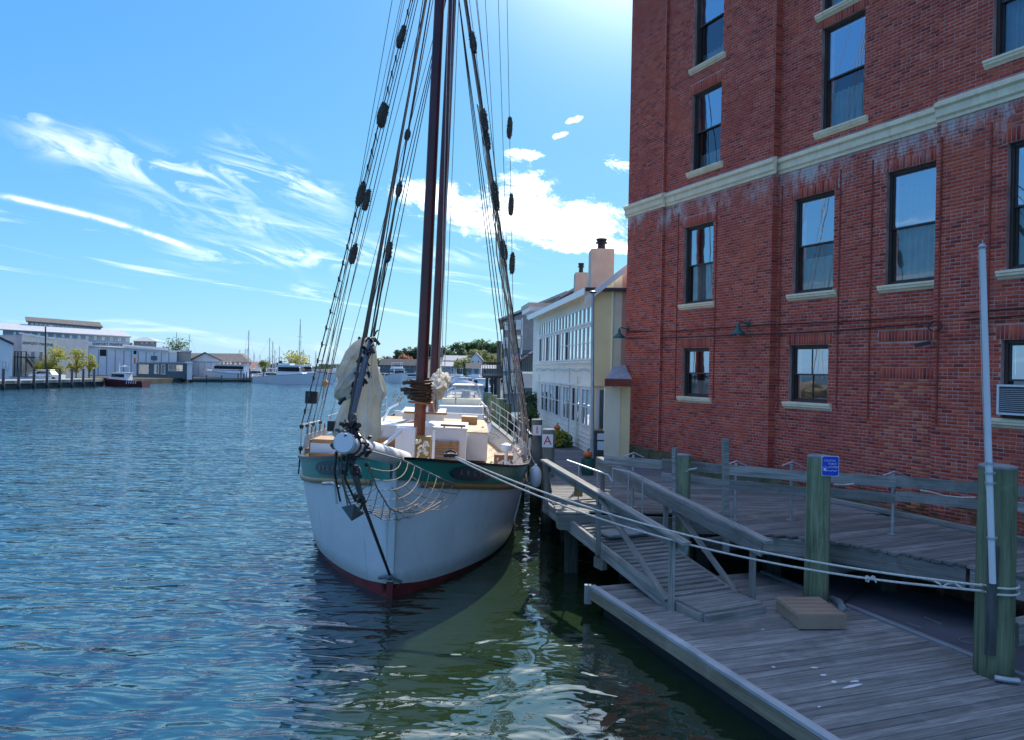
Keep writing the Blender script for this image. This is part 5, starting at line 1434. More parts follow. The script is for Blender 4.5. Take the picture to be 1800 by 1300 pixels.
class Fac:
    def __init__(s, a, m): s.a, s.m = a, m; s.d = Vector((m, 1, 0)).normalized(); s.n = Vector((-s.d.y, s.d.x, 0))
    def L(s, px, py): a, b = ray(px, py); Y = s.a/(a-s.m); return Y/s.d.y, H-b*Y
    def P(s, t, z, o=0): return Vector((s.a, 0, 0))+s.d*t+s.n*o+Vector((0, 0, z))
    def box(s, mb, t0, t1, z0, z1, o0, o1): return mb.hexa([s.P(t0, z0, o1), s.P(t1, z0, o1), s.P(t1, z0, o0), s.P(t0, z0, o0), s.P(t0, z1, o1), s.P(t1, z1, o1), s.P(t1, z1, o0), s.P(t0, z1, o0)])
HF1 = Fac(5.60, -.12)
t_near, _ = HF1.L(1041.5, 650); t_far, _ = HF1.L(941, 650)
z_eave = HF1.L(1041, 514)[1]
wh = thing('clapboard_building', 'long white two-storey clapboard building with rows of tall windows on the quay', 'building', HF1.P(t_near, 0))
def gridwin(fac, parent, t0, t1, z0, z1, nx, nz, frame='white', fw=.05, glass='glass_far', o=.02, name='window', mullion=.03, back='dark_room'):
    f = MB()
    for a, b_, c, d in ((t0, t0+fw, z0, z1), (t1-fw, t1, z0, z1), (t0+fw, t1-fw, z1-fw, z1), (t0+fw, t1-fw, z0, z0+fw)): fac.box(f, a, b_, c, d, -.05, o+.02)
    for i in range(1, nx): x = t0+(t1-t0)*i/nx; fac.box(f, x-mullion/2, x+mullion/2, z0+fw, z1-fw, -.03, o+.01)
    for i in range(1, nz): x = z0+(z1-z0)*i/nz; fac.box(f, t0+fw, t1-fw, x-mullion/2, x+mullion/2, -.032, o+.012)
    w = f.build(name, frame, parent)
    g = MB(); g.quad(fac.P(t0+fw*.5, z1-fw*.5, o-.012), fac.P(t1-fw*.5, z1-fw*.5, o-.012), fac.P(t1-fw*.5, z0+fw*.5, o-.012), fac.P(t0+fw*.5, z0+fw*.5, o-.012)); g.build('pane', glass, w)
    return w
wm = MB(); HF1.box(wm, t_near, t_far, 1.0, z_eave-.02, -.30, 0)
wall1 = wm.build('wall', 'siding', wh)
for i in range(26):                                # clapboards
    z = 1.3+i*.0
zt_, zm_, zb_ = [lambda t, a=a, b=b: 0 for a, b in ((0, 0),)*3]
zU0 = HF1.L(1039, 633)[1]; zU1 = HF1.L(1039, 571)[1]; zU2 = HF1.L(1039, 537)[1]
ncol = 17; tA = t_near+.12; tB = HF1.L(949, 600)[0]
for i in range(ncol):
    a = tA+(tB-tA)*i/ncol; b_ = tA+(tB-tA)*(i+1)/ncol-.04
    openw = i in (6, 9, 13, 16)
    gridwin(HF1, wh, a, b_, zU1+.04, zU2, 1, 1, fw=.06, glass='glass_far')
    gridwin(HF1, wh, a, b_, zU0, zU1-.02, 1, 2 if i < 9 else 1, fw=.05, glass='dark_room' if openw else 'glass_far')
for (xa, xb, dk2) in ((952, 957, 0), (958, 964, 0), (966, 971, 0), (971.5, 976, 0), (977, 983, 1), (983.5, 987, 0), (991, 996, 0), (996.5, 1002, 0), (1006.5, 1012.5, 1), (1013, 1020, 0), (1024, 1031, 0), (1031.5, 1039, 0)):
    xm = (xa+xb)/2; t0 = HF1.L(xb, 700)[0]; t1 = HF1.L(xa, 700)[0]
    zt3 = HF1.L(1000, 677)[1]; zb3 = HF1.L(1000, 737)[1]
    gridwin(HF1, wh, t0, t1, zb3, zt3, 1, 2, fw=.05, glass='dark_room' if dk2 else 'glass_far')
tm = MB(); zband = HF1.L(1039, 678)[1]
HF1.box(tm, t_near, t_far, zband-.03, zband+.04, 0, .06); HF1.box(tm, t_near, t_far, zU0-.10, zU0-.03, 0, .07); HF1.box(tm, t_near-.02, t_near+.1, 1.3, z_eave, 0, .03)
tm.build('trim_board', 'siding', wh)
for z in np.arange(1.55, zb3-.1, .16):
    b = MB(); HF1.box(b, t_near+.12, t_far, z, z+.012, 0, .018); b.build('clapboard', 'siding', wh)
b = MB(); zz_ = HF1.L(1000, 650)[1]; b.tube([HF1.P(t, zz_+.03*math.sin(t*2.5), .05) for t in np.linspace(t_near+.1, t_far-.5, 24)], .014, 5); b.tube([HF1.P(t_near+3.6, zz_, .05), HF1.P(t_near+3.6, 1.6, .05)], .014, 5); b.build('cable', 'galv', wh)
for t in (t_near+2.1, t_far-1.6): b = MB(); b.tube([HF1.P(t, z_eave-2.8, .06), HF1.P(t, 1.5, .06)], .035, 8); b.build('downpipe', 'siding', wh)
# near gable front
fd_ = -HF1.n                                         # direction to the right along the front
def FPf(w, z, o=0): return HF1.P(t_near, z)+fd_*w-HF1.d*o
fm = MB()
def fbox(mb, w0, w1, z0, z1, o0, o1): return mb.hexa([FPf(w0, z0, o1), FPf(w1, z0, o1), FPf(w1, z0, o0), FPf(w0, z0, o0), FPf(w0, z1, o1), FPf(w1, z1, o1), FPf(w1, z1, o0), FPf(w0, z1, o0)])
def wat(px, py=600): a, b = ray(px, py); q = HF1.P(t_near, 0); # intersection with the front plane
def wfr(px, py):
    a, b = ray(px, py); q = HF1.P(t_near, 0); d = fd_
    # q + d*w = (aY, Y)
    w = (a*q.y-q.x)/(d.x-a*d.y); Y = q.y+d.y*w; return w, H-b*Y
slope = .80
def gable(px0, px1, mat, name, zlow=1.0):
    w0, w1 = wfr(px0, 600)[0], wfr(px1, 600)[0]; b = MB()
    b.prism([FPf(w0, zlow, .01), FPf(w1, zlow, .01), FPf(w1, z_eave+w1*slope-.1, .01), FPf(w0, z_eave+w0*slope-.1, .01)], HF1.d*.2); return b.build(name, mat, wh)
gable(1041.5, 1075, 'siding_yellow', 'gable_wall'); gable(1075.3, 1092, 'siding_cream', 'gable_wall'); gable(1092.3, 1125, 'siding_pink', 'gable_wall')
w_, _ = wfr(1075, 600); b = MB(); b.tube([FPf(w_, z_eave+.5, .06), FPf(w_, 1.4, .06)], .04, 8); b.build('downpipe', 'siding_cream', wh)
for i in range(6):
    b = MB(); w_ = .1+i*.09; b.hexa([FPf(w_, 3.3, .012), FPf(w_+.012, 3.3, .012), FPf(w_+.012, 3.3, .0), FPf(w_, 3.3, 0), FPf(w_, z_eave+w_*slope-.15, .012), FPf(w_+.012, z_eave+w_*slope-.15, .012), FPf(w_+.012, z_eave+w_*slope-.15, 0), FPf(w_, z_eave+w_*slope-.15, 0)]); b.build('batten', 'siding_yellow', wh)
b = MB(); zz2 = wfr(1060, 676)[1]; fbox(b, .0, 1.2, zz2-.03, zz2+.03, 0, .06); b.build('trim_board', 'siding_cream', wh)
rf_ = MB()
def roofp(t, w, dz=0, sl=.02): return HF1.P(t, z_eave+w*sl+dz)+fd_*w
rf_.hexa([roofp(t_near-.25, -.35, .0), roofp(t_near-.25, 6, .0), roofp(t_far+.2, 6, .0), roofp(t_far+.2, -.35, .0), roofp(t_near-.25, -.35, .10), roofp(t_near-.25, 6, .10), roofp(t_far+.2, 6, .10), roofp(t_far+.2, -.35, .10)])
rfo = rf_.build('roof', 'shingle', wh)
b = MB(); b.hexa([roofp(t_near-.28, -.40, -.14), roofp(t_near-.28, -.36, -.14), roofp(t_far+.2, -.36, -.14), roofp(t_far+.2, -.40, -.14), roofp(t_near-.28, -.40, .08), roofp(t_near-.28, -.36, .08), roofp(t_far+.2, -.36, .08), roofp(t_far+.2, -.40, .08)]); b.build('fascia', 'white_clean', wh)
b = MB(); b.hexa([roofp(t_near-.29, -.36, -.16, slope), roofp(t_near-.29, 6, -.16, slope), roofp(t_near-.25, 6, -.16, slope), roofp(t_near-.25, -.36, -.16, slope), roofp(t_near-.29, -.36, .08, slope), roofp(t_near-.29, 6, .08, slope), roofp(t_near-.25, 6, .08, slope), roofp(t_near-.25, -.36, .08, slope)]); b.build('fascia', 'white_clean', wh)
b = MB(); b.quad(roofp(t_near-.2, -.34, -.02), roofp(t_far, -.34, -.02), roofp(t_far, 0, -.02-.0), roofp(t_near-.2, 0, -.02)); b.build('soffit', 'siding', wh)
def chimney(px0, px1, pyt, Y, dep, zb, label):
    q0, q1 = P(px0, pyt, Y), P(px1, pyt, Y)
    t = bpy.data.objects.new('chimney', None)
    b = MB(); b.box(q0.x, q1.x, Y, Y+dep, zb, q0.z); o = b.build('chimney', 'stucco', wh)
    cx_ = (q0.x+q1.x)/2; w = q1.x-q0.x
    b = MB(); b.lathe([(w*.16, 0), (w*.20, .06), (w*.17, .12), (w*.17, .26), (w*.26, .27), (w*.26, .31), (w*.18, .32), (w*.24, .40), (w*.24, .44)], (cx_, Y+dep/2, q0.z), 16); b.build('chimney_cap', 'black', o)
chimney(1040, 1080, 437, 27.0, 1.0, 6.5, ''); chimney(1012, 1034, 479, 30.5, .9, 6.5, '')
b = MB(); q = P(987, 530, 34); q2 = P(1012, 505, 34); b.prism([q+Vector((0, 0, -.6)), Vector((q2.x+.6, 34, q.z-.6)), Vector((q2.x+.6, 34, q2.z+.2)), q], (0, 2.5, 0)); o = b.build('dormer', 'grey_wall', wh)
b = MB(); b.beam(q+Vector((-.15, -.1, .06)), Vector((q2.x+.7, 33.9, q2.z+.3)), 3, .08); b.build('dormer_roof', 'shingle_lt', o)
# ground floor window with dark shutter on the front, porch wall, porch roof
b = MB(); (wa, za), (wb_, zb4) = wfr(1046, 752), wfr(1053, 684); fbox(b, wa, wb_, za, zb4, 0, .04); b.build('window', 'white_clean', wh)
b = MB(); (wa, za), (wb_, zb4) = wfr(1053.3, 752), wfr(1061, 684); fbox(b, wa, wb_, za, zb4, 0, .05); b.build('shutter', 'teal_wall', wh)
pw = MB(); q0, q1 = P(1063, 694, 22.9), P(1088, 804, 22.9); pw.box(q0.x, q1.x, 22.9, 23.1, 1.3, q0.z+.25); pw.build('porch_wall', 'siding_cream', wh)
pw = MB(); q0, q1 = P(1088.2, 690, 22.9), P(1106, 804, 22.9); pw.box(q0.x, q1.x, 22.93, 23.1, 1.3, q0.z+.3); pw.build('porch_wall', 'siding_yellow', wh)
pr_ = MB(); q0, q1 = P(1064, 668, 22.6), P(1110, 668, 22.6); q2 = P(1090, 651, 23.9); pr_.prism([Vector((q0.x, 22.5, q0.z)), Vector((q1.x, 22.5, q0.z)), Vector((q1.x, 24, q2.z+.1)), Vector((q0.x+.4, 24, q2.z))], (0, 0, .08)); pr_.build('porch_roof', 'slate', wh)
pr_ = MB(); pr_.box(q0.x-.03, q1.x, 22.44, 22.5, q0.z-.16, q0.z+.06); pr_.build('porch_fascia', 'rust', wh)
# grey light pole in front of the corner
pole = thing('light_pole', 'thin grey metal pole standing at the corner of the white building', 'pole', P(1042, 815, 20.5))
b = MB(); b.tube([P(1040.5, 860, 20.5), P(1042, 515, 20.5)], [.055, .04], 10); b.build('shaft', 'galv', pole)
b = MB(); c = P(1042, 515, 20.5); b.lathe([(.05, -.02), (.10, 0), (.10, .03), (.02, .06)], c, 12); b.build('cap', 'black', pole)
# second building beyond (cornice) and the grey balcony building
b2 = thing('neighbour_building', 'small pale building with a heavy white cornice beyond the long white one', 'building', P(950, 700, 38))
b = MB(); HF1.box(b, t_far+.05, t_far+2.6, 1, HF1.L(941, 548)[1], -6, -.25); b.build('wall', 'siding', b2)
zc_ = HF1.L(941, 548)[1]
b = MB(); HF1.box(b, t_far+.05, t_far+2.9, zc_, zc_+.22, -6, .35); HF1.box(b, t_far+.052, t_far+2.8, zc_-.22, zc_, -6, .1); b.build('cornice', 'white_clean', b2)
b = MB(); HF1.box(b, t_far+.045, t_far+2.95, zc_+.22, zc_+.42, -6, .4); b.build('roof_edge', 'stucco', b2)
g3 = thing('grey_building', 'tall grey shingled building with white-framed bay windows behind the quay', 'building', P(910, 700, 55))
YG = 55.0
q0, q1, qt0, qt1 = P(884, 700, YG), P(992, 700, YG), P(884, 566, YG), P(992, 516, YG)
b = MB(); b.prism([Vector((q0.x, YG, 1)), Vector((q1.x, YG, 1)), qt1, qt0], (0, 12, 0)); b.build('wall', 'grey_wall', g3)
b = MB(); b.beam(qt0+Vector((-.35, 6, .1)), qt1+Vector((.2, 6, .1)), 12.6, .15); b.build('roof', 'shingle_lt', g3)
def pxwin(parent, xa, xb, ya, yb, Y, nx=1, nz=1, frame='white', glass='glass_far', fw=None, prot=.1, name='window'):
    a, c = P(xa, yb, Y), P(xb, ya, Y); w, h = c.x-a.x, c.z-a.z; fw = fw or min(w, h)*.12; m_ = fw*.7
    f = MB()
    for x0_, x1_, z0_, z1_ in ((a.x, a.x+fw, a.z, c.z), (c.x-fw, c.x, a.z, c.z), (a.x+fw, c.x-fw, c.z-fw, c.z), (a.x+fw, c.x-fw, a.z, a.z+fw)): f.box(x0_, x1_, Y-prot, Y-.005, z0_, z1_)
    for i in range(1, nx): x = a.x+w*i/nx; f.box(x-m_/2, x+m_/2, Y-prot*.9, Y-.01, a.z+fw, c.z-fw)
    for i in range(1, nz): z = a.z+h*i/nz; f.box(a.x+fw, c.x-fw, Y-prot*.85, Y-.012, z-m_/2, z+m_/2)
    wdw = f.build(name, frame, parent); g = MB(); g.quad((a.x+fw*.5, Y-prot*.5, a.z+fw*.5), (c.x-fw*.5, Y-prot*.5, a.z+fw*.5), (c.x-fw*.5, Y-prot*.5, c.z-fw*.5), (a.x+fw*.5, Y-prot*.5, c.z-fw*.5)); g.build('pane', glass, wdw); return wdw
for ya, yb in ((563, 580), (590, 612), (624, 650), (655, 690)):
    pxwin(g3, 897, 906, ya, yb, YG-.05, 1, 1, fw=.09); pxwin(g3, 907, 917, ya, yb, YG-.05, 1, 1, fw=.09)
    pxwin(g3, 884.5, 893, ya+4, yb+1, YG-.05, 2, 2, fw=.08)
b = MB(); q = P(918, 690, YG); b.box(P(915.5, 600, YG).x, P(918.5, 600, YG).x, YG-.15, YG-.006, 1.2, P(917, 560, YG).z); b.build('corner_board', 'white', g3)
bc = thing('balcony', 'covered balcony with dark railing between the grey and white buildings', 'balcony', P(930, 680, 46))
YB = 46.0
b = MB(); q0, q1 = P(917, 652, YB), P(945, 652, YB); b.box(q0.x, q1.x, YB, YB+6, q0.z-.12, q0.z); b.build('floor', 'siding', bc)
b = MB(); b.box(q0.x, q1.x, YB-.05, YB-.01, q0.z-1.0, q0.z-.13); b.build('panel', 'bluegrey', bc)
for i in range(9):
    b = MB(); x = q0.x+(q1.x-q0.x)*i/8; b.box(x-.025, x+.025, YB, YB+.05, q0.z+.003, q0.z+1.0); b.build('baluster', 'black', bc)
b = MB(); b.box(q0.x, q1.x, YB-.01, YB+.06, q0.z+1.0, q0.z+1.06); b.build('top_rail', 'black', bc)
b = MB(); qa, qb = P(915, 632, YB), P(945, 612, YB); b.beam(qa+Vector((0, 3, 0)), qb+Vector((0, 3, .0)), 6, .1); b.build('roof', 'slate', bc)
b = MB(); b.box(q0.x+.1, q1.x, YB+5, YB+5.1, 1.4, qb.z); b.build('back_wall', 'teal_wall', bc)
for x in (q0.x+.1, q1.x-.2): b = MB(); b.box(x, x+.12, YB+.1, YB+.22, 1.4, q0.z-.12); b.build('post', 'grey_wall', bc)
# striped awning
aw = thing('striped_awning', 'small red and white striped awning on the grey building', 'awning', P(909, 638, 52))
for i in range(6):
    xa, xb = 902+i*2.2, 904+i*2.2; b = MB(); b.prism([P(xa, 640, 52), P(xb, 640, 52), P(xb+1, 628, 53.5), P(xa+1, 628, 53.5)], (0, 0, .05)); b.build('stripe', 'red' if i % 2 == 0 else 'white_clean', aw)
# raised wooden deck on posts
dkk = thing('raised_deck', 'dark wooden deck on tall posts over the water beyond the piles', 'deck', P(865, 690, 62))
q0, q1 = P(848, 658, 62), P(883, 658, 62)
b = MB(); b.box(q0.x, q1.x, 62, 67, q0.z-.25, q0.z); b.build('floor', 'timber_dark', dkk)
b = MB(); b.box(q0.x, q1.x, 62, 62.1, q0.z+.9, q0.z+1.0); b.build('top_rail', 'timber_dark', dkk)
for i in range(13): x = q0.x+(q1.x-q0.x)*i/12; b = MB(); b.box(x-.03, x+.03, 62.02, 62.08, q0.z+.003, q0.z+.9); b.build('baluster', 'timber_dark', dkk)
for px in (856, 865, 871): x = P(px, 660, 62.3).x; b = MB(); b.box(x-.12, x+.12, 62.2, 62.44, -.6, q0.z-.25); b.build('post', 'timber_dark', dkk)
b = MB(); q0, q1 = P(872.5, 652, 75), P(881, 600, 75); b.box(q0.x, q1.x, 75, 79, 1, q1.z); o = b.build('brown_tower', 'brown_roof'); tag(o, 'narrow brown brick house end rising behind the raised deck', 'building')
# row of piles behind the schooner
for i, (px, Yp, r_) in enumerate(((845, 70, .17), (849.5, 60, .17), (853.5, 50, .16), (860, 46.5, .16), (869, 42.5, .17), (878, 39.3, .17), (885, 36.2, .17), (893, 33.5, .17))):
    x = P(px, 690, Yp).x
    pile(x, Yp, 2.62+.06*math.sin(i*2.3), r_, 'pile_green', ['weathered green pile, farthest of the row behind the schooner, below the raised deck', 'weathered green pile second from the far end of the row behind the schooner', 'weathered green pile third from the far end of the row behind the schooner', 'weathered green pile near the middle of the row beside the motor cruiser', 'weathered green pile just right of the middle of the row behind the schooner', 'pale topped green pile third from the near end of the row by the cruiser', 'pale topped green pile next to the nearest one of the row', 'nearest green pile of the row beside the schooner shrouds'][i], group='row of piles behind the schooner', n=12)
b = MB(); q = G(918, 760, ZW); 
# planters, pumpkins, kiosk
def leaves(mb, c, r, n, size, squash=.8):
    c = Vector(c)
    for i in range(n):
        d = Vector((random.gauss(0, 1), random.gauss(0, 1), random.gauss(0, 1))).normalized()*(random.random()**.4); p_ = c+Vector((d.x*r, d.y*r, d.z*r*squash))
        a = Vector((random.uniform(-1, 1), random.uniform(-1, 1), random.uniform(-1, 1))).normalized()*size*random.uniform(.6, 1.3); b_ = a.cross(Vector((random.uniform(-1, 1), random.uniform(-1, 1), random.uniform(-1, 1)))).normalized()*size*.6
        mb.quad(p_-a-b_*.3, p_-b_, p_+a, p_+b_)
    return mb
def pumpkin(c, r, label):
    t = thing('pumpkin', label, 'pumpkin', c, 'pumpkins on planters'); b = MB(); nv = 30; c = Vector(c)
    for i in range(11):
        ph = math.pi*i/10
        for j in range(nv):
            a = 2*math.pi*j/nv; rr = r*math.sin(ph)*(1-.09*abs(math.cos(a*5))); b.v.append((c.x+rr*math.cos(a), c.y+rr*math.sin(a), c.z+r*.8-r*.8*math.cos(ph)*(1-.12*math.sin(ph)) - (r*.1 if i in (0, 10) else 0)*(1 if i == 10 else -1)))
    for i in range(10):
        for j in range(nv): p_, q_ = i*nv+j, i*nv+(j+1) % nv; b.f.append((p_, q_, q_+nv, p_+nv))
    b.build('flesh', 'orange', t, smooth=True); b = MB(); b.tube([c+Vector((0, 0, r*1.5)), c+Vector((.02, 0, r*1.85)), c+Vector((.05, 0, r*2))], [.03*r/.15, .022*r/.15, .02*r/.15], 6); b.build('stem', 'leaf_dark', t)
qk = P(1033, 815, 19.6)
pt = thing('green_barrel', 'dark green barrel planter with a pumpkin on it beside the grey pole', 'barrel', (qk.x, 19.6, ZW))
b = MB(); b.lathe([(.15, 0), (.18, .12), (.185, .25), (.18, .38), (.165, .44), (.14, .44), (.13, .40)], (qk.x, 19.6, ZW), 18); autosmooth(b.build('tub', 'dkgreen', pt))
pumpkin((qk.x, 19.6, ZW+.43), .13, 'orange pumpkin on the dark green barrel')
qp = P(983, 782, 26.5)
pl = thing('leafy_planter', 'bushy yellow green plant spilling on the quay beside the white building', 'plant', (qp.x, 26.5, ZW))
leaves(MB(), (qp.x, 26.5, ZW+.3), .42, 500, .07).build('foliage', 'leaf_yellow', pl); leaves(MB(), (qp.x+.1, 26.6, ZW+.2), .42, 400, .07).build('foliage', 'leaf', pl)
b = MB(); b.lathe([(.2, 0), (.28, .3), (.26, .3)], (qp.x, 26.5, ZW), 14); b.build('pot', 'dkgreen', pl)
pumpkin((qp.x-.1, 26.3, ZW+.62), .13, 'orange pumpkin among the leaves beside the white building')
qp = P(930, 735, 33); pl = thing('leafy_planter', 'green shrub with yellow flowers in a dark pot farther up the quay', 'plant', (qp.x, 33, ZW))
leaves(MB(), (qp.x, 33, ZW+.75), .45, 420, .08, 1.0).build('foliage', 'leaf', pl); leaves(MB(), (qp.x-.35, 32.8, ZW+.62), .22, 160, .06).build('flowers', 'leaf_yellow', pl)
b = MB(); b.box(qp.x-.8, qp.x+.0, 32.7, 33.3, ZW, ZW+.45); b.build('pot', 'black', pl)
qp = P(926, 715, 34); o = leaves(MB(), (qp.x+.15, 36.5, 2.5), .62, 700, .09, 1.0).build('dark_shrub', 'leaf_dark'); tag(o, 'big dark green shrub under the balcony at the far end of the quay', 'shrub')
ks = thing('notice_kiosk', 'dark timber notice post with pinned sheets beside the grey pole', 'notice board', P(1055, 815, 20.9))
q0, q1 = P(1045, 756, 20.9), P(1062, 756, 20.9)
b = MB(); b.box(q0.x, q1.x, 20.9, 21.15, ZW, q0.z); b.build('post', 'timber_dark', ks)
for ya, yb in ((761, 772), (775, 790)):
    a, c = P(1050, yb, 20.85), P(1062, ya, 20.85); b = MB(); b.box(a.x, c.x, 20.87, 20.895, a.z, c.z); b.build('sheet', 'shed_blue', ks)
tag(timber('mooring_post', (P(916, 770, 24.5).x, 24.5, 0), (P(916, 770, 24.5).x, 24.5, 2.55), .3, .3, 'pile_grey', None), 'square grey post on the quay just beyond the schooner shrouds', 'post')

# ================================================================ BOATS
def motorboat(name, label, loc, rz, L=9, Bm=3, free=1.2, hull='white_clean', cabin=True, fly=False, bimini=None, mat_top='white_clean', group='white motor boats in the marina', cab=(.25, .70), cabh=1.2, cat='motor boat'):
    t = thing(name, label, cat, loc, group); t.rotation_euler = (0, 0, rz)
    n = 12; b = MB(); nz = 5          # x forward
    for i in range(n+1):
        f = i/n; x = -L/2+L*f; w = Bm/2*(1 if f < .5 else (1-((f-.5)/.5)**2.2)); w = max(w, .02); zs_ = free*(1+.45*f*f)
        for j in range(nz):
            g = j/(nz-1); ww = w*(.72+.28*g); b.v.append((x+(.08*L*g*f*f), -ww, zs_*g-.25*(1-g)))
        for j in range(nz):
            g = 1-j/(nz-1); ww = w*(.72+.28*g); b.v.append((x+(.08*L*g*f*f), ww, zs_*g-.25*(1-g)))
    m_ = 2*nz
    for i in range(n):
        for j in range(m_-1): a = i*m_+j; b.f.append((a, a+1, a+m_+1, a+m_)[::-1])
        b.f.append((i*m_+nz-1, i*m_+nz, (i+1)*m_+nz, (i+1)*m_+nz-1))
    b.f.append(tuple(range(m_)))
    autosmooth(b.build('hull', hull, t, local=True), 40)
    b = MB(); pts = []
    for sd in (-1, 1):
        pts = []
        for i in range(n+1):
            f = i/n; x = -L/2+L*f; w = Bm/2*(1 if f < .5 else (1-((f-.5)/.5)**2.2)); pts.append((x+.08*L*f*f, sd*(max(w, .02)+.01), free*(1+.45*f*f)-.03))
        b.tube(pts, .04, 5)
    b.build('rub_rail', 'rubber', t, local=True)
    if cabin:
        c0, c1 = -L/2+L*cab[0], -L/2+L*cab[1]; w = Bm*.36; z0 = free*1.02; z1 = z0+cabh
        b = MB(); b.hexa([(c0, -w, z0-.1), (c1+cabh*.5, -w*.85, z0+.1), (c1+cabh*.5, w*.85, z0+.1), (c0, w, z0-.1), (c0+.1, -w*.9, z1), (c1-cabh*.25, -w*.75, z1), (c1-cabh*.25, w*.75, z1), (c0+.1, w*.9, z1)]); b.build('cabin', mat_top, t, local=True)
        for sd in (-1, 1):
            b = MB(); zz0, zz1 = z0+cabh*.42, z0+cabh*.82
            y_ = lambda f, z: sd*(w*(1-.1*(z-z0)/cabh)*(1-.13*f)+.015)
            b.prism([(c0+.35, y_(.05, zz0), zz0), (c1-.0, y_(.8, zz0), zz0), (c1-.15, y_(.8, zz1), zz1), (c0+.35, y_(.05, zz1), zz1)], (0, sd*.02, 0)); b.build('side_window', 'dark_room', t, local=True)
        b = MB(); b.quad((c1+cabh*.5*.55+.02, -w*.72, z0+cabh*.35), (c1+cabh*.5*.55+.02, w*.72, z0+cabh*.35), (c1-cabh*.05+.03, w*.66, z0+cabh*.85), (c1-cabh*.05+.03, -w*.66, z0+cabh*.85)); b.build('windscreen', 'dark_room', t, local=True)
        b = MB(); b.box(c0-.3, c1-cabh*.1, -w*.98, w*.98, z1+.003, z1+.07); b.build('cabin_roof', mat_top, t, local=True)
        if fly:
            b = MB(); b.box(c0+.2, (c0+c1)/2+.4, -w*.8, w*.8, z1+.073, z1+.5); b.build('flybridge', mat_top, t, local=True)
            b = MB(); 
            for sx in (c0+.3, (c0+c1)/2):
                for sd in (-1, 1): b.tube([(sx, sd*w*.7, z1+.4), (sx, sd*w*.7, z1+1.6)], .03, 5)
            b.box(c0, (c0+c1)/2+.4, -w*.8, w*.8, z1+1.6, z1+1.68); b.build('hardtop', mat_top, t, local=True)
    if bimini:
        b = MB(); c0, c1 = -L*.22, L*.04; hz = free+1.75; w = Bm*.40
        b.grid(lambda u, v: (c0+(c1-c0)*u, -w+2*w*v, hz+.28*math.sin(math.pi*v)+.06*math.sin(math.pi*u)), 8, 14); b.build('bimini', bimini, t, smooth=True, local=True)
        b = MB()
        for sx in (c0, c1):
            for sd in (-1, 1): b.tube([(sx, sd*w, hz), ((c0+c1)/2, sd*Bm*.45, free+.1)], .02, 5)
        b.build('bimini_frame', 'galv', t, local=True)
    b = MB()
    for sd in (-1, 1):
        prev = None
        for f in (.55, .68, .8, .92):
            x = -L/2+L*f; w = Bm/2*(1-((f-.5)/.5)**2.2); z = free*(1+.45*f*f); q = (x+.08*L*f*f, sd*w*.95, z+.55); b.tube([(x+.08*L*f*f, sd*w*.95, z), q], .02, 4)
            if prev: b.tube([prev, q], .02, 4)
            prev = q
    tag(b.build('bow_rail', 'galv', t, local=True), kind='stuff')
    return t
# motor cruiser with navy bimini behind the schooner
cz = thing('motor_cruiser', 'white motor cruiser with a navy bimini moored right behind the schooner', 'motor boat', (P(815, 700, 40).x, 40, 0), 'white motor boats in the marina')
bpy.data.objects.remove(cz)
mc = motorboat('motor_cruiser', 'white motor cruiser with a navy bimini moored right behind the schooner', (P(814, 700, 38).x, 38, 0), R(92), L=10, Bm=2.9, free=1.25, cabin=False, bimini=None)
YC = 35.0
def pxq(mb, pts, Y, dY=.05): mb.prism([P(x, y, Y) for x, y in pts], (0, dY, 0))
def mcp(name, mat, fn): b = MB(); fn(b); return b.build(name, mat, mc)
mc.rotation_euler = (0, 0, R(92))
def mloc(b_, name, mat, smooth=False):           # world-built part of the rotated boat
    o = b_.build(name, mat, None, smooth=smooth); o.parent = mc; o.matrix_parent_inverse = (Matrix.Translation(mc.location) @ Matrix.Rotation(R(92), 4, 'Z')).inverted(); return o
b = MB(); b.grid(lambda u, v: tuple(P(785+56*v, 682-12*math.sin(math.pi*v)**.6, YC+.3)+Vector((0, 1.6*u, .08*math.sin(math.pi*u)))), 6, 18); mloc(b, 'bimini', 'navy', True)
b = MB(); b.tube([P(785, 682, YC+.3), P(780, 700, YC)], .02, 5); b.tube([P(841, 682, YC+.3), P(846, 700, YC)], .02, 5); b.tube([P(800, 674, YC), P(800, 700, YC)], .02, 5); b.tube([P(826, 674, YC), P(826, 700, YC)], .02, 5); mloc(b, 'bimini_frame', 'white')
M['tealglass'] = M_glass('green_windscreen', refl=.15)
b = MB(); pxq(b, [(782, 701), (845, 702), (838, 688), (788, 687)], YC, .02); mloc(b, 'windscreen', 'tealglass')
b = MB(); b.tube([P(782, 701, YC-.03), P(788, 687, YC-.03), P(813, 684, YC-.2), P(838, 688, YC-.03), P(845, 702, YC-.03)], .03, 6); mloc(b, 'windscreen_frame', 'white')
b = MB(); q0, q1 = P(778, 712, YC-.6), P(800, 699, YC-.6); b.box(q0.x, q1.x, YC-.9, YC-.1, q0.z, q1.z); q0, q1 = P(803, 712, YC-.6), P(845, 700, YC-.6); b.box(q0.x, q1.x, YC-.9, YC-.1, q0.z, q1.z); mloc(b, 'seat', 'siding_cream')
b = MB(); q0, q1 = P(774, 740, YC-1.2), P(850, 712, YC-1.2); b.box(q0.x, q1.x, YC-2.2, YC-.92, q0.z-.2, q1.z); mloc(b, 'cockpit', 'shed_blue')
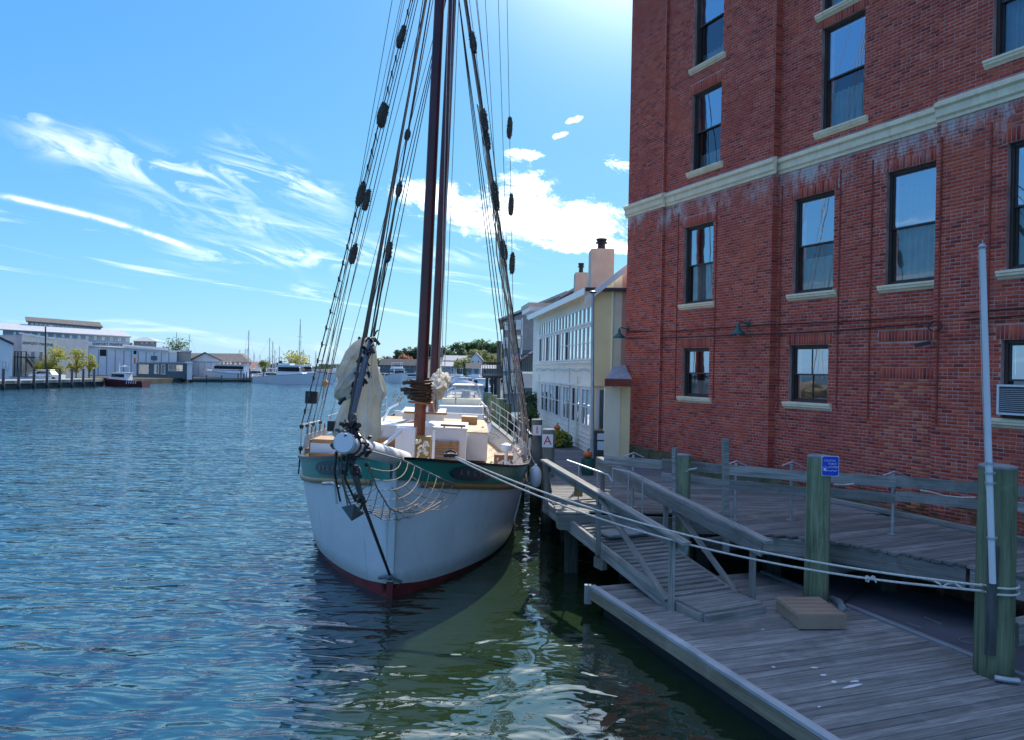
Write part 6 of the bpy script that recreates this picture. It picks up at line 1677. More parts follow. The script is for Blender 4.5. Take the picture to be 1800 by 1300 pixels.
# dinghy canopy farther
def Pw(px, Y): return P(px, 650, Y).x
motorboat('motor_yacht', 'pale canopied boat just beyond the navy bimini', (Pw(822, 62), 62, 0), R(95), L=11, Bm=3.6, free=1.5, cabh=1.3, cab=(.1, .6))
motorboat('motor_yacht', 'big white twin-hulled motor yacht in the open channel left of the foremast', (Pw(700, 210), 210, 0), R(-75), L=14, Bm=5.2, free=2.0, fly=True, cabh=1.7, cab=(.1, .7))
motorboat('motor_yacht', 'small white boat moored beside the big yacht left of the foremast', (Pw(677, 240), 240, 0), R(-60), L=7, Bm=2.6, free=1.2, cabh=1.1)
motorboat('motor_yacht', 'white cabin boat moored between the big yacht and the foremast', (Pw(723, 235), 235, 0), R(20), L=9, Bm=2.8, free=1.2, cabh=1.2)
i = 0
adj = ['leftmost', 'second', 'third', 'fourth', 'fifth', 'sixth', 'seventh', 'eighth', 'ninth', 'last']
for px, Y in ((776, 190), (787, 150), (797, 210), (808, 170), (818, 140), (829, 200), (838, 165), (846, 130)):
    motorboat('motor_yacht', f'{adj[i]} of the small white boats in the distant marina right of the masts', (Pw(px, Y), Y, 0), R(random.uniform(60, 120)), L=random.uniform(7, 10), Bm=3, free=1.2, fly=(i % 3 == 0), cabh=1.3); i += 1
# left marina
motorboat('flybridge_cruiser', 'large white flybridge cruiser with dark windows in the left marina', (Pw(522, 168), 168, 0), R(-8), L=12, Bm=4.2, free=2.0, fly=True, cabh=1.9, cab=(.15, .6))
motorboat('flybridge_cruiser', 'sleek white cruiser with a curved cabin behind the flybridge cruiser', (Pw(546, 180), 180, 0), R(5), L=10.5, Bm=4, free=1.8, cabh=2.3, cab=(.1, .55))
motorboat('flybridge_cruiser', 'low white open boat left of the flybridge cruiser', (Pw(486, 172), 172, 0), R(4), L=10, Bm=3.2, free=1.5, cabh=.9)
motorboat('flybridge_cruiser', 'shrink-wrapped looking pale cruiser beside the white gabled shed', (Pw(400, 185), 185, 0), R(170), L=12, Bm=4, free=1.9, cabh=1.9, cab=(.05, .75), mat_top='shed_blue')
motorboat('flybridge_cruiser', 'grey white cruiser at the end of the dark pier', (Pw(447, 190), 190, 0), R(10), L=9, Bm=3.4, free=1.5, cabh=1.3)
motorboat('flybridge_cruiser', 'distant white motor boat at the right end of the left marina', (Pw(582, 215), 215, 0), R(-10), L=8, Bm=3, free=1.3, cabh=1.2)
# red hulled work boat
rb = motorboat('work_boat', 'dark red hulled work boat with a white wheelhouse at the left dock', (Pw(222, 127), 127, 0), R(176), L=7.2, Bm=2.9, free=1.0, hull='maroon', cab=(.42, .80), cabh=1.3, cabin=True, group=None)
for x0 in (-2.6, -2.2, -1.8, -1.4, -1.0):
    b = MB(); b.prism([(x0, 1.47, .5), (x0+.13, 1.47, .5), (x0+.0, 1.50, 1.05), (x0-.13, 1.50, 1.05)], (0, .02, 0)); b.build('stripe', 'white_clean', rb, local=True)
b = MB()
for sx in (-.6, 1.2): b.tube([(sx, 0, 2.5), (sx, 0, 3.9)], .04, 6)
b.tube([(-.8, 0, 3.2), (1.5, 0, 3.2)], .03, 5); b.lathe([(.3, 0), (.32, .1), (.05, .16)], (.3, 0, 3.25), 12); b.build('radar_mast', 'white', rb, local=True)
def sailboat(label, px, pytop, Y, L=9, rz=None, hull='white_clean', stay_l=True):
    x = Pw(px, Y); top = P(px, pytop, Y).z; t = thing('sailboat', label, 'sailboat', (x, Y, 0), 'sailboats with bare masts in the marina'); t.rotation_euler = (0, 0, rz if rz is not None else R(random.uniform(-15, 195)))
    b = MB(); n = 10
    for i in range(n+1):
        f = i/n; w = max(.03, 1.35*math.sin(math.pi*min(1, .12+f*.88))**.7*(1 if f > .15 else .85)); z = 1.0+.35*(2*f-1)**2
        for y_, z_ in ((-w*.55, -.2), (-w*.95, .4), (-w, z), (w, z), (w*.95, .4), (w*.55, -.2)): b.v.append((-L/2+L*f, y_, z_))
    for i in range(n):
        for j in range(5): a = i*6+j; b.f.append((a, a+6, a+7, a+1))
    b.f.append((0, 1, 2, 3, 4, 5)); autosmooth(b.build('hull', hull, t, local=True), 40)
    b = MB(); b.hexa([(-1.5, -.8, 1), (2, -.5, 1), (2, .5, 1), (-1.5, .8, 1), (-1.4, -.6, 1.5), (1.4, -.4, 1.4), (1.4, .4, 1.4), (-1.4, .6, 1.5)]); b.build('cabin', 'white', t, local=True)
    b = MB(); b.tube([(.6, 0, .9), (.6, 0, top)], [.13, .08], 8); b.build('mast', 'galv', t, local=True)
    b = MB(); b.tube([(.4, 0, 2.0), (-L*.42, 0, 2.1)], [.14, .12], 8); b.build('boom', 'navy', t, local=True)
    b = MB(); b.tube([(.6, 0, top), (L/2, 0, 1.3)], .018, 4); b.tube([(.6, 0, top*.97), (-L/2, 0, 1.2)], .018, 4); b.tube([(.6, 0, top*.7), (.5, 1.2, 1)], .015, 4); b.tube([(.6, 0, top*.7), (.5, -1.2, 1)], .015, 4)
    for z in (top*.45, top*.72): b.tube([(.6, -.7, z), (.6, .7, z)], .03, 4)
    tag(b.build('rigging', 'galv', t, local=True), kind='stuff'); return t
sl = [('tall masted sailboat in front of the autumn trees, tallest mast of the marina', 527, 561, 175), ('sailboat with a plain mast just right of the brown roofed building', 438, 581, 185), ('sailboat behind the green tree left of the gabled shed', 308, 584, 250), ('sailboat with its mast over the right edge of the slate blue pavilion', 335, 589, 245),
      ('thin masted sailboat left of the low open boat', 469, 594, 205), ('sailboat just left of the pair of short masts', 480, 600, 215), ('short masted sailboat in the middle of the left marina', 485.5, 616, 240), ('slender distant sailboat right of the short mast', 494, 609, 230), ('distant sailboat half hidden by the tallest mast', 530, 615, 250),
      ('distant sailboat right of the flybridge cruiser', 554, 618, 260), ('very distant sailboat beside the sport tower', 541, 625, 290), ('very distant low masted sailboat at the left of the marina', 447, 620, 300), ('very distant sailboat between the two left masts', 455, 624, 310)]
for lb, px, yt, Y in sl: sailboat(lb, px, yt, Y, L=random.uniform(8, 11))
R6 = random.Random(12)
for i in range(16):
    px = R6.uniform(395, 600); Y = R6.uniform(270, 340); t = sailboat(None, px, R6.uniform(612, 634), Y, L=R6.uniform(7, 10), rz=R6.uniform(-.3, .3)); t['label'] = 'tiny far-off sailboat with a thin mast in the distant part of the marina'; t['group'] = 'far-off sailboats'
R7 = random.Random(5)
for i in range(9):
    px = (352, 377, 404, 425, 462, 476, 498, 566, 596)[i]; Y = 205+R7.uniform(0, 30)
    motorboat('marina_boat', ['white boat moored in front of the gabled shed', 'small white boat right of the gabled shed doors', 'white boat below the brown roofed building', 'white boat beside the pile cluster of the pier', 'white boat under the small golden tree', 'white boat between the golden and the slim green tree', 'white boat directly under the slim green tree', 'white boat behind the port shrouds of the schooner', 'white boat seen between the shrouds and the furled jib'][i], (Pw(px, Y), Y, 0), R7.uniform(-.4, .4), L=R7.uniform(7, 10), Bm=3, free=1.4, fly=(i % 2 == 0), cabh=1.5)
# ================================================================ LEFT SHORE
M['shore_dark'] = M_paint('dark_shore', (.06, .06, .05), .95, .3, .3, .3)
def land(name, pts, z, mat, h=4):
    b = MB(); b.prism([Vector((x, y, z-h)) for x, y in pts], (0, 0, h)); o = b.build(name, mat); return tag(o, kind='structure')
land('west_shore', [(-260, 113), (-80, 113), (-72.5, 130), (-71, 142), (-74, 169), (-71, 192), (-50, 260), (-30, 330), (-260, 420)], .9, 'shore_dark')
land('north_shore', [(-900, 360), (-30, 335), (-10, 300), (70, 260), (60, 100), (400, 90), (900, 900), (-900, 1400)], .9, 'earth')
land('east_shore', [(1.2, 70), (2.2, 49), (40, 49), (60, 110), (60, 300), (6, 150)], .9, 'earth')
ldk = thing('timber_wharf', 'dark timber wharf along the left shore with a row of piles', 'wharf', (-90, 108, 0))
lpx = (3, 30, 57, 80, 102.5, 124, 144, 163)
dk0, dk1 = G(-30, 684.5), G(185, 677)
ddir = (dk1-dk0).normalized(); dnn = Vector((-ddir.y, ddir.x, 0))
b = MB(); b.prism([dk0+Vector((0, 0, .75)), dk1+Vector((0, 0, .75)), dk1+dnn*5+Vector((0, 0, .75)), dk0+dnn*5+Vector((0, 0, .75))], (0, 0, .45)); b.build('deck', 'timber', ldk)
b = MB(); b.prism([dk0+dnn*.3+Vector((0, 0, -.5)), dk1+dnn*.3+Vector((0, 0, -.5)), dk1+dnn*.6+Vector((0, 0, -.5)), dk0+dnn*.6+Vector((0, 0, -.5))], (0, 0, 1.2)); b.build('bulkhead', 'timber_dark', ldk)
lab = ['leftmost pile of the far left wharf', 'second pile from the left edge of the far wharf', 'third pile from the left edge of the far wharf', 'pile of the far wharf under the yellow tree, left side', 'pile of the far wharf just right of the first yellow tree', 'pile of the far wharf between the two yellow trees', 'pile of the far wharf under the second yellow tree', 'pile of the far wharf nearest the red boat']
for i, px in enumerate(lpx):
    a, _b = ray(px, 650); # on the wharf line
    f = (a*dk0.y-dk0.x)/((dk1.x-dk0.x)-a*(dk1.y-dk0.y)); q = dk0.lerp(dk1, f)-dnn*.25
    pile(q.x, q.y, 2.75, .19, 'pile_blue', lab[i], group='piles of the left wharf', n=8, cap=False)
# pier of the marina
pr0, pr1 = G(332, 670.5), G(436, 670)
mp = thing('marina_pier', 'long low dark pier of the left marina', 'pier', (pr0.x, pr0.y, 0))
b = MB(); b.prism([pr0+Vector((0, 0, .6)), pr1+Vector((0, 0, .6)), pr1+Vector((2, 5, .6)), pr0+Vector((2, 5, .6))], (0, 0, .4)); b.build('deck', 'timber', mp)
b = MB(); b.prism([pr0+Vector((0, .3, -.5)), pr1+Vector((0, .3, -.5)), pr1+Vector((0, .6, -.5)), pr0+Vector((0, .6, -.5))], (0, 0, 1.05)); b.build('skirt', 'timber_dark', mp)
pr2, pr3 = G(444, 668), G(500, 668); b = MB(); b.prism([pr2+Vector((0, 0, .5)), pr3+Vector((0, 0, .5)), pr3+Vector((2, 4, .5)), pr2+Vector((2, 4, .5))], (0, 0, .4)); b.build('deck', 'timber', mp)
Ymp = pr0.y
k = 0
for px in (342, 366, 392, 330): 
    x = Pw(px, Ymp+.5); pile(x, Ymp-.3, 1.7, .14, 'pile_blue', f'{["thin", "thin", "thin", "stout"][k]} dark pile of the marina pier {["left of the white gabled shed", "in front of the white gabled shed", "in front of the pale cruiser", "at the left end beside the slate building"][k]}', group='piles of the marina pier', n=8, cap=False); k += 1
pn = 0
for px, yt in ((424, 655), (429, 650), (434, 655), (439, 652), (444, 648), (446.5, 652), (468, 648), (489, 655), (492, 658), (503, 646), (511, 645), (519, 645)):
    Yq = 180; q = P(px, yt, Yq); pile(q.x, Yq-2, q.z, .15, 'pile_blue', None, group='clustered piles at the end of the marina pier', n=8, cap=False)['label'] = ['first pile from the left of the cluster at the marina pier end', 'second pile from the left of the cluster at the marina pier end', 'third pile from the left of the cluster at the marina pier end', 'fourth pile from the left of the cluster at the marina pier end', 'tallest pile of the cluster at the marina pier end', 'rightmost pile of the cluster at the marina pier end', 'lone tall pile left of the white cruisers in the left marina', 'shorter left one of two close low piles before the cruisers', 'shorter right one of two close low piles before the cruisers', 'leftmost of three tall piles in front of the flybridge cruiser', 'middle of three tall piles in front of the flybridge cruiser', 'rightmost of three tall piles in front of the flybridge cruiser'][pn]
    bpy.context.scene.objects[-1]
    pn += 1
land_z = .9
def dvec(px, d): a = ray(px, 640)[0]; return (a*d, d, 0)
def bldg_box(name, label, x0, x1, yt, Y, depth, wallm, roof='flat', roofm='shingle_lt', yt2=None, cat='building', zb=.6, over=.3):
    """x0..x1, yt: photo extents of the front at distance Y; real box behind it"""
    q0, q1 = P(x0, yt, Y), P(x1, yt2 if yt2 else yt, Y); t = thing(name, label, cat, (q0.x, Y, zb))
    b = MB(); b.prism([Vector((q0.x, Y, zb)), Vector((q1.x, Y, zb)), Vector((q1.x, Y, q1.z)), Vector((q0.x, Y, q0.z))], dvec(x1, depth)); b.build('wall', wallm, t)
    if roof == 'flat':
        b = MB(); b.prism([Vector((q0.x-over, Y-over, q0.z+.003)), Vector((q1.x+over, Y-over, q1.z+.003)), Vector((q1.x+over, Y-over, q1.z+.35)), Vector((q0.x-over, Y-over, q0.z+.35))], dvec(x1, depth+2*over)); b.build('roof', roofm, t)
    return t, q0, q1
t, a, c = bldg_box('white_shed', 'small white clapboard building at the left edge of the photo', -40, 22.5, 578, 120, 8, 'white', 'none', yt2=607)
a, c = P(-40, 577, 119.6), P(24, 606.5, 119.6); b = MB(); b.prism([a, c, c+Vector((0, 0, .3)), a+Vector((0, 0, .3))], dvec(22, 8)); b.build('roof', 'shingle', t)
pxwin(t, 4, 15.5, 634, 649, 120, 2, 2, prot=.15)
t, a, c = bldg_box('marine_shop', 'white gabled marine building with painted lettering left of the yellow trees', 38.5, 97, 587.5, 130, 12, 'siding', 'none', yt2=598)
b = MB(); b.prism([a+Vector((-.3, -.3, .02)), c+Vector((.3, -.3, .02)), c+Vector((.3, -.3, .3)), a+Vector((-.3, -.3, .3))], dvec(97, 12)); b.build('roof', 'white_clean', t)
b = MB(); q = P(-30, 587, 150); b.prism([Vector((q.x, 135, .6)), Vector((a.x-.01, 130.5, .6)), Vector((a.x-.01, 130.5, a.z-.2)), Vector((q.x, 135, a.z-.2))], (0, 20, 0)); b.build('side_wing', 'bluegrey', t)
text_mesh('lettering', 'SEAPORT MARINE', .68, 'brown_roof', t, frame_m(P(66, 605, 129.9), (1, 0, -.06), (0, 0, 1)), .02)
pxwin(t, 55, 61.5, 618, 635.5, 130, 2, 1, prot=.12); pxwin(t, 69, 76, 619, 635.5, 130, 2, 1, prot=.12)
# outside stair
stt = thing('outside_stair', 'dark outside staircase climbing the white marine building', 'staircase', P(40, 650, 127))
b = MB(); q0, q1 = P(25, 629, 127), P(46, 626, 127); b.box(q0.x, q1.x, 127, 129.5, q0.z, q0.z+.2); b.build('landing', 'timber_dark', stt)
b = MB(); q2 = P(59, 650, 127); b.beam(Vector((q1.x-.3, 127.3, q0.z)), Vector((q2.x, 127.3, q2.z)), .15, .35); b.beam(Vector((q1.x-.3, 127.3, q0.z+1)), Vector((q2.x, 127.3, q2.z+1)), .08, .1); b.build('flight', 'timber_dark', stt)
for px in (25, 30, 36, 45): x = Pw(px, 127); b = MB(); b.box(x-.08, x+.08, 127, 127.16, .8, q0.z+1.1); b.build('post', 'timber_dark', stt)
b = MB(); b.box(q0.x, q1.x, 127, 127.08, q0.z+1.0, q0.z+1.1); b.build('top_rail', 'timber_dark', stt)
# large grey warehouse with clerestory
YL = 200
lw = thing('warehouse', 'large grey warehouse with white roofs and a long clerestory', 'building', P(120, 640, 200))
a, c = P(5, 580, YL), P(228, 593, YL)
b = MB(); b.prism([Vector((a.x, YL, .6)), Vector((c.x, YL, .6)), c, a], dvec(228, 20)); b.build('wall', 'bluegrey', lw)
r0, r1, r2, r3 = P(-4, 580.5, YL-.6), P(231, 594, YL-.6), P(215, 583, YL+12), P(-10, 569, YL+12)
b = MB(); b.prism([r0, r1, r2, r3], (0, 0, .3)); b.build('roof', 'shingle_lt', lw)
a, c = P(49, 572, YL+12), P(178, 583, YL+12); at, ct = P(49, 566, YL+12), P(178, 576, YL+12)
b = MB(); b.prism([a-Vector((0, 0, 1)), c-Vector((0, 0, 1)), ct, at], dvec(178, 6)); b.build('clerestory', 'grey_wall', lw)
b = MB(); b.prism([P(46, 566.5, YL+11.4), P(181, 577, YL+11.4), P(175, 569, YL+16), P(44, 559, YL+16)], (0, 0, .35)); b.build('clerestory_roof', 'brown_roof', lw)
for i in range(16):
    x0 = 54+i*7.6; yy = 568.3+i*.64; pxwin(lw, x0, x0+6, yy, yy+4.6, YL+11.95, 1, 1, prot=.1, fw=.12)
for i in range(15):
    x0 = 24+i*15.2*.93; yy = 583.5+i*.80; pxwin(lw, x0, x0+4.6, yy, yy+6.0, YL-.02, 1, 1, prot=.15, fw=.16)
# pale blue sheds along the shore
ls_ = thing('boat_shed', 'long pale blue boat shed with panelled doors and a hanging sign', 'building', P(200, 650, 150))
YS_ = 180
a, c = P(97, 602, YS_), P(311, 617, YS_)
b = MB(); b.prism([Vector((a.x, YS_, .6)), Vector((c.x, YS_, .6)), c, a], dvec(311, 12)); b.build('wall', 'shed_blue', ls_)
b = MB(); b.prism([P(95, 602.5, YS_-.5), P(296, 616, YS_-.5), P(296, 612, YS_+.5), P(95, 597, YS_+.5)], dvec(296, 11)); b.build('roof', 'bluegrey', ls_)
b = MB(); b.prism([P(118, 606, YS_-.6), P(315, 618.5, YS_-.6), P(315, 617, YS_-.6), P(118, 604, YS_-.6)], (0, .4, 0)); b.build('gutter', 'white', ls_)
for i, px in enumerate((155, 173.5, 188, 203, 218, 231, 243, 257, 271, 284, 297)):
    a = P(px, 612+.05*(px-150), YS_); b = MB(); b.box(a.x-.12, a.x+.12, YS_-.06, YS_-.005, .9, a.z-.2); b.build('door_seam', 'bluegrey', ls_)
b = MB(); a, c = P(175.5, 626, YS_), P(188, 615, YS_); b.box(a.x, c.x, YS_-.05, YS_-.004, a.z, c.z); b.build('dark_opening', 'dark_room', ls_)
b = MB(); a, c = P(235, 623, YS_), P(240, 617, YS_); b.box(a.x, c.x, YS_-.05, YS_-.004, a.z, c.z); b.build('vent_opening', 'dark_room', ls_)
b = MB(); a, c = P(266, 633, YS_), P(276, 626, YS_); b.box(a.x, c.x, YS_-.25, YS_-.006, a.z, c.z); b.build('wall_unit', 'teal_wall', ls_)
sb_ = thing('marine_sign', 'long white sign with dark lettering on the pale blue boat shed', 'sign', P(189, 606, 179))
b = MB(); b.prism([P(163, 608.5, 179), P(215.5, 610, 179), P(215.5, 603, 179), P(163, 601.5, 179)], (0, .12, 0)); b.build('board', 'white_clean', sb_)
text_mesh('lettering', 'SEAPORT MARINE', .94, 'navy', sb_, frame_m(P(189.3, 605.7, 178.95), (1, 0, -.008), (0, 0, 1)), .02)
t, a, c = bldg_box('pavilion', 'small square pavilion with a pale hipped roof above the boat shed', 235, 275, 600, 215, 6, 'grey_wall', 'none')
cx_, w_ = (a.x+c.x)/2, (c.x-a.x)/2+.5; b = MB(); ap = P(255, 593.5, 218)
b.v += [(cx_-w_, 214.4, a.z), (cx_+w_, 214.4, a.z), (cx_+w_, 221.4, a.z), (cx_-w_, 221.4, a.z), tuple(ap+Vector((-1, 0, 0))), tuple(ap+Vector((1, 0, 0)))]; b.f += [(0, 1, 5, 4), (1, 2, 5), (2, 3, 4, 5), (3, 0, 4), (3, 2, 1, 0)]; b.build('roof', 'shingle_lt', t)
for x0 in (248, 256, 266): pxwin(t, x0, x0+4, 602, 605, 215, prot=.1)
t, a, c = bldg_box('dock_office', 'low slate blue dock office with big windows at the water', 240, 329, 639.5, 165, 6, 'teal_wall', 'flat', 'bluegrey')
pxwin(t, 244, 262, 641, 656, 165, 1, 1, prot=.12, fw=.1); pxwin(t, 271, 280, 641, 656, 165, 1, 1, prot=.12); pxwin(t, 283, 291, 641, 657, 165, 1, 1, prot=.12); pxwin(t, 296, 322, 641.5, 651, 165, 3, 1, prot=.12, fw=.1)
t, a, c = bldg_box('white_kiosk', 'narrow white kiosk with louvered door at the end of the dock office', 329, 338, 639, 164, 3, 'white', 'flat', 'white_clean')
t, a, c = bldg_box('grey_annex', 'plain grey green annex beside the boat shed', 311, 336, 619, 186, 8, 'grey_wall', 'flat')
t = thing('gabled_shed', 'white gabled shed with big sliding doors in the left marina', 'building', P(361, 660, 190))
a, c, pk = P(335.5, 634, 190), P(389, 635, 190), P(361, 621.5, 190)
b = MB(); b.prism([Vector((a.x, 190, .6)), Vector((c.x, 190, .6)), c, pk, a], dvec(389, 12)); b.build('wall', 'shed_blue', t)
b = MB(); b.prism([a+Vector((-.5, -.4, -.2)), pk+Vector((0, -.4, .02)), pk+Vector((0, -.4, .35)), a+Vector((-.7, -.4, .0))], dvec(389, 12.8)); b.prism([pk+Vector((.003, -.4, .02)), c+Vector((.5, -.4, -.2)), c+Vector((.7, -.4, 0)), pk+Vector((.003, -.4, .35))], dvec(389, 12.8)); b.build('roof', 'brown_roof', t)
for px in (349, 360, 371, 381): x = Pw(px, 190); b = MB(); b.box(x-.06, x+.06, 189.93, 189.99, .8, P(px, 637, 190).z); b.build('door_seam', 'bluegrey', t)
b = MB(); a, c = P(337, 637, 190), P(388, 637, 190); b.box(a.x, c.x, 189.9, 189.99, a.z, a.z+.2); b.build('door_track', 'bluegrey', t)
t = thing('brown_roof_building', 'long low building with a brown hipped roof behind the gabled shed', 'building', P(400, 650, 225))
a, c = P(332, 634, 225), P(437, 636, 225); b = MB(); b.box(a.x, c.x, 225, 239, .6, a.z); b.build('wall', 'siding_pink', t)
r_ = [P(328, 635, 224.5), P(440, 637, 224.5), P(424, 622, 231), P(336, 621, 231)]; b = MB(); b.prism(r_, (0, 3, 0)); b.build('roof', 'brown_roof', t)
for x0 in (392, 398, 404, 412, 420): pxwin(t, x0, x0+4, 637.5, 642, 225, prot=.15)
up = thing('utility_pole', 'tall dark utility pole with a lamp in front of the marine building', 'utility pole', P(80, 655, 126))
b = MB(); b.tube([P(80, 660, 126), P(80, 575, 126)], [.16, .11], 8); b.build('shaft', 'timber_dark', up); b = MB(); q = P(80, 575, 126); b.tube([q, q+Vector((.4, 0, .3)), q+Vector((.9, 0, .2))], .06, 6); b.lathe([(.15, 0), (.2, .1), (.05, .2)], q+Vector((.9, 0, .05)), 8); b.build('lamp_arm', 'galv', up)
ps = thing('post_sign', 'orange and white post sign behind the red work boat', 'sign', P(237, 650, 134)); b = MB(); q0, q1 = P(235.5, 640, 134), P(239, 629.5, 134); b.box(q0.x, q1.x, 133.9, 134, q0.z, q1.z); b.build('board', 'orange', ps)
b = MB(); b.tube([P(237.3, 656, 134.1), P(237.3, 640, 134.1)], .06, 6); b.build('post', 'galv', ps)
# parked skiffs / tables on the wharf
for i, (px, lb) in enumerate(((27, 'white upturned skiff on the left wharf beside the stair'), (54, 'white upturned skiff on the left wharf under the painted lettering'))):
    q = P(px, 658, 114); t = motorboat('skiff', lb, (q.x, 116, 1.0), R(0), L=3.6, Bm=1.4, free=.5, cabin=False, group='skiffs on the wharf', cat='skiff')
q = P(77, 655, 118); t = thing('parked_van', 'pale parked car behind the wharf left of the yellow tree', 'car', (q.x, 118, .9))
b = MB(); b.hexa([(q.x-2.4, 118, 1.2), (q.x+2.4, 118, 1.2), (q.x+2.4, 119.8, 1.2), (q.x-2.4, 119.8, 1.2), (q.x-2.4, 118, 1.9), (q.x+2.4, 118, 1.9), (q.x+2.4, 119.8, 1.9), (q.x-2.4, 119.8, 1.9)]); b.hexa([(q.x-1.8, 118.1, 1.903), (q.x+1.3, 118.1, 1.903), (q.x+1.3, 119.7, 1.903), (q.x-1.8, 119.7, 1.903), (q.x-1.3, 118.3, 2.5), (q.x+.8, 118.3, 2.5), (q.x+.8, 119.5, 2.5), (q.x-1.3, 119.5, 2.5)]); b.build('body', 'white', t)
b = MB(); b.prism([(q.x-1.4, 118.07, 2.0), (q.x+1.0, 118.07, 2.0), (q.x+.7, 118.2, 2.4), (q.x-1.15, 118.2, 2.4)], (0, .02, 0)); b.build('side_window', 'dark_room', t)
for dx_ in (-1.5, 1.5): b = MB(); b.lathe([(.1, -.1), (.32, -.1), (.32, .1), (.1, .1)], (q.x+dx_, 118, 1.22), 12, (0, 1, 0)); b.build('wheel', 'black', t)

# ================================================================ TREES AND FAR SHORE
def tree(label, x, y, z0, h, w, mat, name='broadleaf_tree', n=900, leaf=.35, crown0=.3, group='trees on the far shores', blobs=9, seed=None, airy=1.0, trunk_r=None):
    rr = random.Random(seed if seed is not None else hash((round(x), round(y))) & 0xffff); t = thing(name, label, 'tree', (x, y, z0), group)
    b = MB(); tr_r = trunk_r or h*.022; top = Vector((rr.uniform(-.3, .3), 0, h*.8)); b.tube([(0, 0, -.3), (rr.uniform(-.1, .1), 0, h*.3), top], [tr_r, tr_r*.7, tr_r*.2], 6)
    cs = []
    for i in range(blobs):
        a = rr.uniform(0, 6.28); hh_ = rr.uniform(crown0+.12, .88); rad = w/2*(1-abs(hh_-.55)*1.1)*rr.uniform(.35, .8); c_ = Vector((math.cos(a)*rad, math.sin(a)*rad, h*hh_)); cs.append((c_, w*rr.uniform(.16, .30)))
        b.tube([(0, 0, h*hh_*.55), c_*.6+Vector((0, 0, h*hh_*.28)), c_], [tr_r*.45, tr_r*.3, tr_r*.1], 4)
    b.build('trunk', 'bark', t, local=True)
    m_ = MB(); per = n//blobs
    for c_, r_ in cs:
        for k_ in range(per):
            d = Vector((rr.gauss(0, 1), rr.gauss(0, 1), rr.gauss(0, 1))).normalized()*(rr.random()**.45*airy); p_ = c_+Vector((d.x*r_, d.y*r_, d.z*r_*.75))
            u = Vector((rr.uniform(-1, 1), rr.uniform(-1, 1), rr.uniform(-.6, .6))).normalized(); v = u.cross(Vector((rr.uniform(-1, 1), rr.uniform(-1, 1), rr.uniform(-1, 1)))).normalized(); s_ = leaf*rr.uniform(.5, 1.2)
            m_.quad(p_-u*s_, p_-v*s_*.6, p_+u*s_, p_+v*s_*.6)
    m_.build('crown', mat, t, local=True); return t
def ptree(label, px0, px1, pyt, Y, mat, z0=.9, **kw):
    a, c = P(px0, pyt, Y), P(px1, pyt, Y); return tree(label, (a.x+c.x)/2, Y, z0, a.z-z0, (c.x-a.x)*1.15, mat, **kw)
ptree('yellow green tree behind the wharf in front of the painted lettering', 72, 116, 606, 129, 'leaf_yellow', n=1300, leaf=.20, crown0=.12, blobs=16, airy=1.15)
ptree('low yellow green bush tree at the foot of the utility pole', 62, 92, 634, 127, 'leaf_yellow', n=700, leaf=.2, crown0=.0, blobs=8)
ptree('yellow green tree in front of the boat shed doors', 121, 148, 610, 130, 'leaf_yellow', n=1000, leaf=.20, crown0=.15, blobs=13, airy=1.15)
ptree('slim sparse yellow tree right beside the second yellow tree', 145, 170, 611, 132, 'leaf_yellow', n=500, leaf=.2, crown0=.2, blobs=9, airy=1.2)
ptree('small olive tree peeking over the roof left of the pavilion', 215, 233, 598, 214, 'leaf_olive', n=500, leaf=.3)
ptree('green tree with thin branches behind the grey annex', 288, 331, 595, 235, 'leaf', n=900, leaf=.34, blobs=12, airy=1.2)
ptree('small golden tree in the left marina', 455, 477, 632, 200, 'leaf_olive', n=400, leaf=.3); ptree('slim green tree in the left marina', 487, 497, 629, 200, 'leaf', n=400, leaf=.3, blobs=6)
ptree('golden tree behind the tallest mast', 500, 545, 622, 230, 'leaf_yellow', n=900, leaf=.4, blobs=12, airy=1.2)
# right hand hill
hb_ = MB(); hp = []
def hillh(x, y): return .9+13*math.exp(-((x+5)/60)**2-((y-380)/60)**2)
hb_.grid(lambda u, v: (-140+280*u, 250+260*v, hillh(-140+280*u, 250+260*v)-.05), 30, 30); hl = hb_.build('hill', 'earth', smooth=True); tag(hl, kind='structure')
tl_ = []
R4 = random.Random(4)
spec = [(655, 678, 632, 320, 'leaf_olive'), (672, 700, 626, 330, 'leaf_dark'), (690, 716, 618, 340, 'leaf_dark'), (705, 735, 613, 350, 'leaf_dark'), (722, 750, 610, 350, 'leaf_dark'), (742, 770, 607, 360, 'leaf_dark'), (760, 790, 612, 360, 'leaf_dark'),
        (783, 808, 617, 330, 'leaf'), (790, 820, 605, 350, 'leaf'), (812, 838, 603, 360, 'leaf'), (826, 862, 598, 365, 'leaf'), (848, 876, 602, 365, 'leaf'), (862, 890, 605, 360, 'leaf'), (820, 846, 612, 315, 'leaf_olive'), (842, 872, 616, 300, 'leaf_olive'), (855, 882, 622, 290, 'leaf_olive'),
        (697, 724, 625, 300, 'leaf_autumn'), (796, 830, 633, 270, 'leaf_olive'), (834, 850, 630, 300, 'leaf_dark'), (640, 662, 638, 340, 'leaf_olive'), (870, 900, 612, 300, 'leaf_dark')]
words_ = {'leaf_olive': 'olive green', 'leaf_dark': 'dark green', 'leaf': 'mid green', 'leaf_autumn': 'orange autumn'}
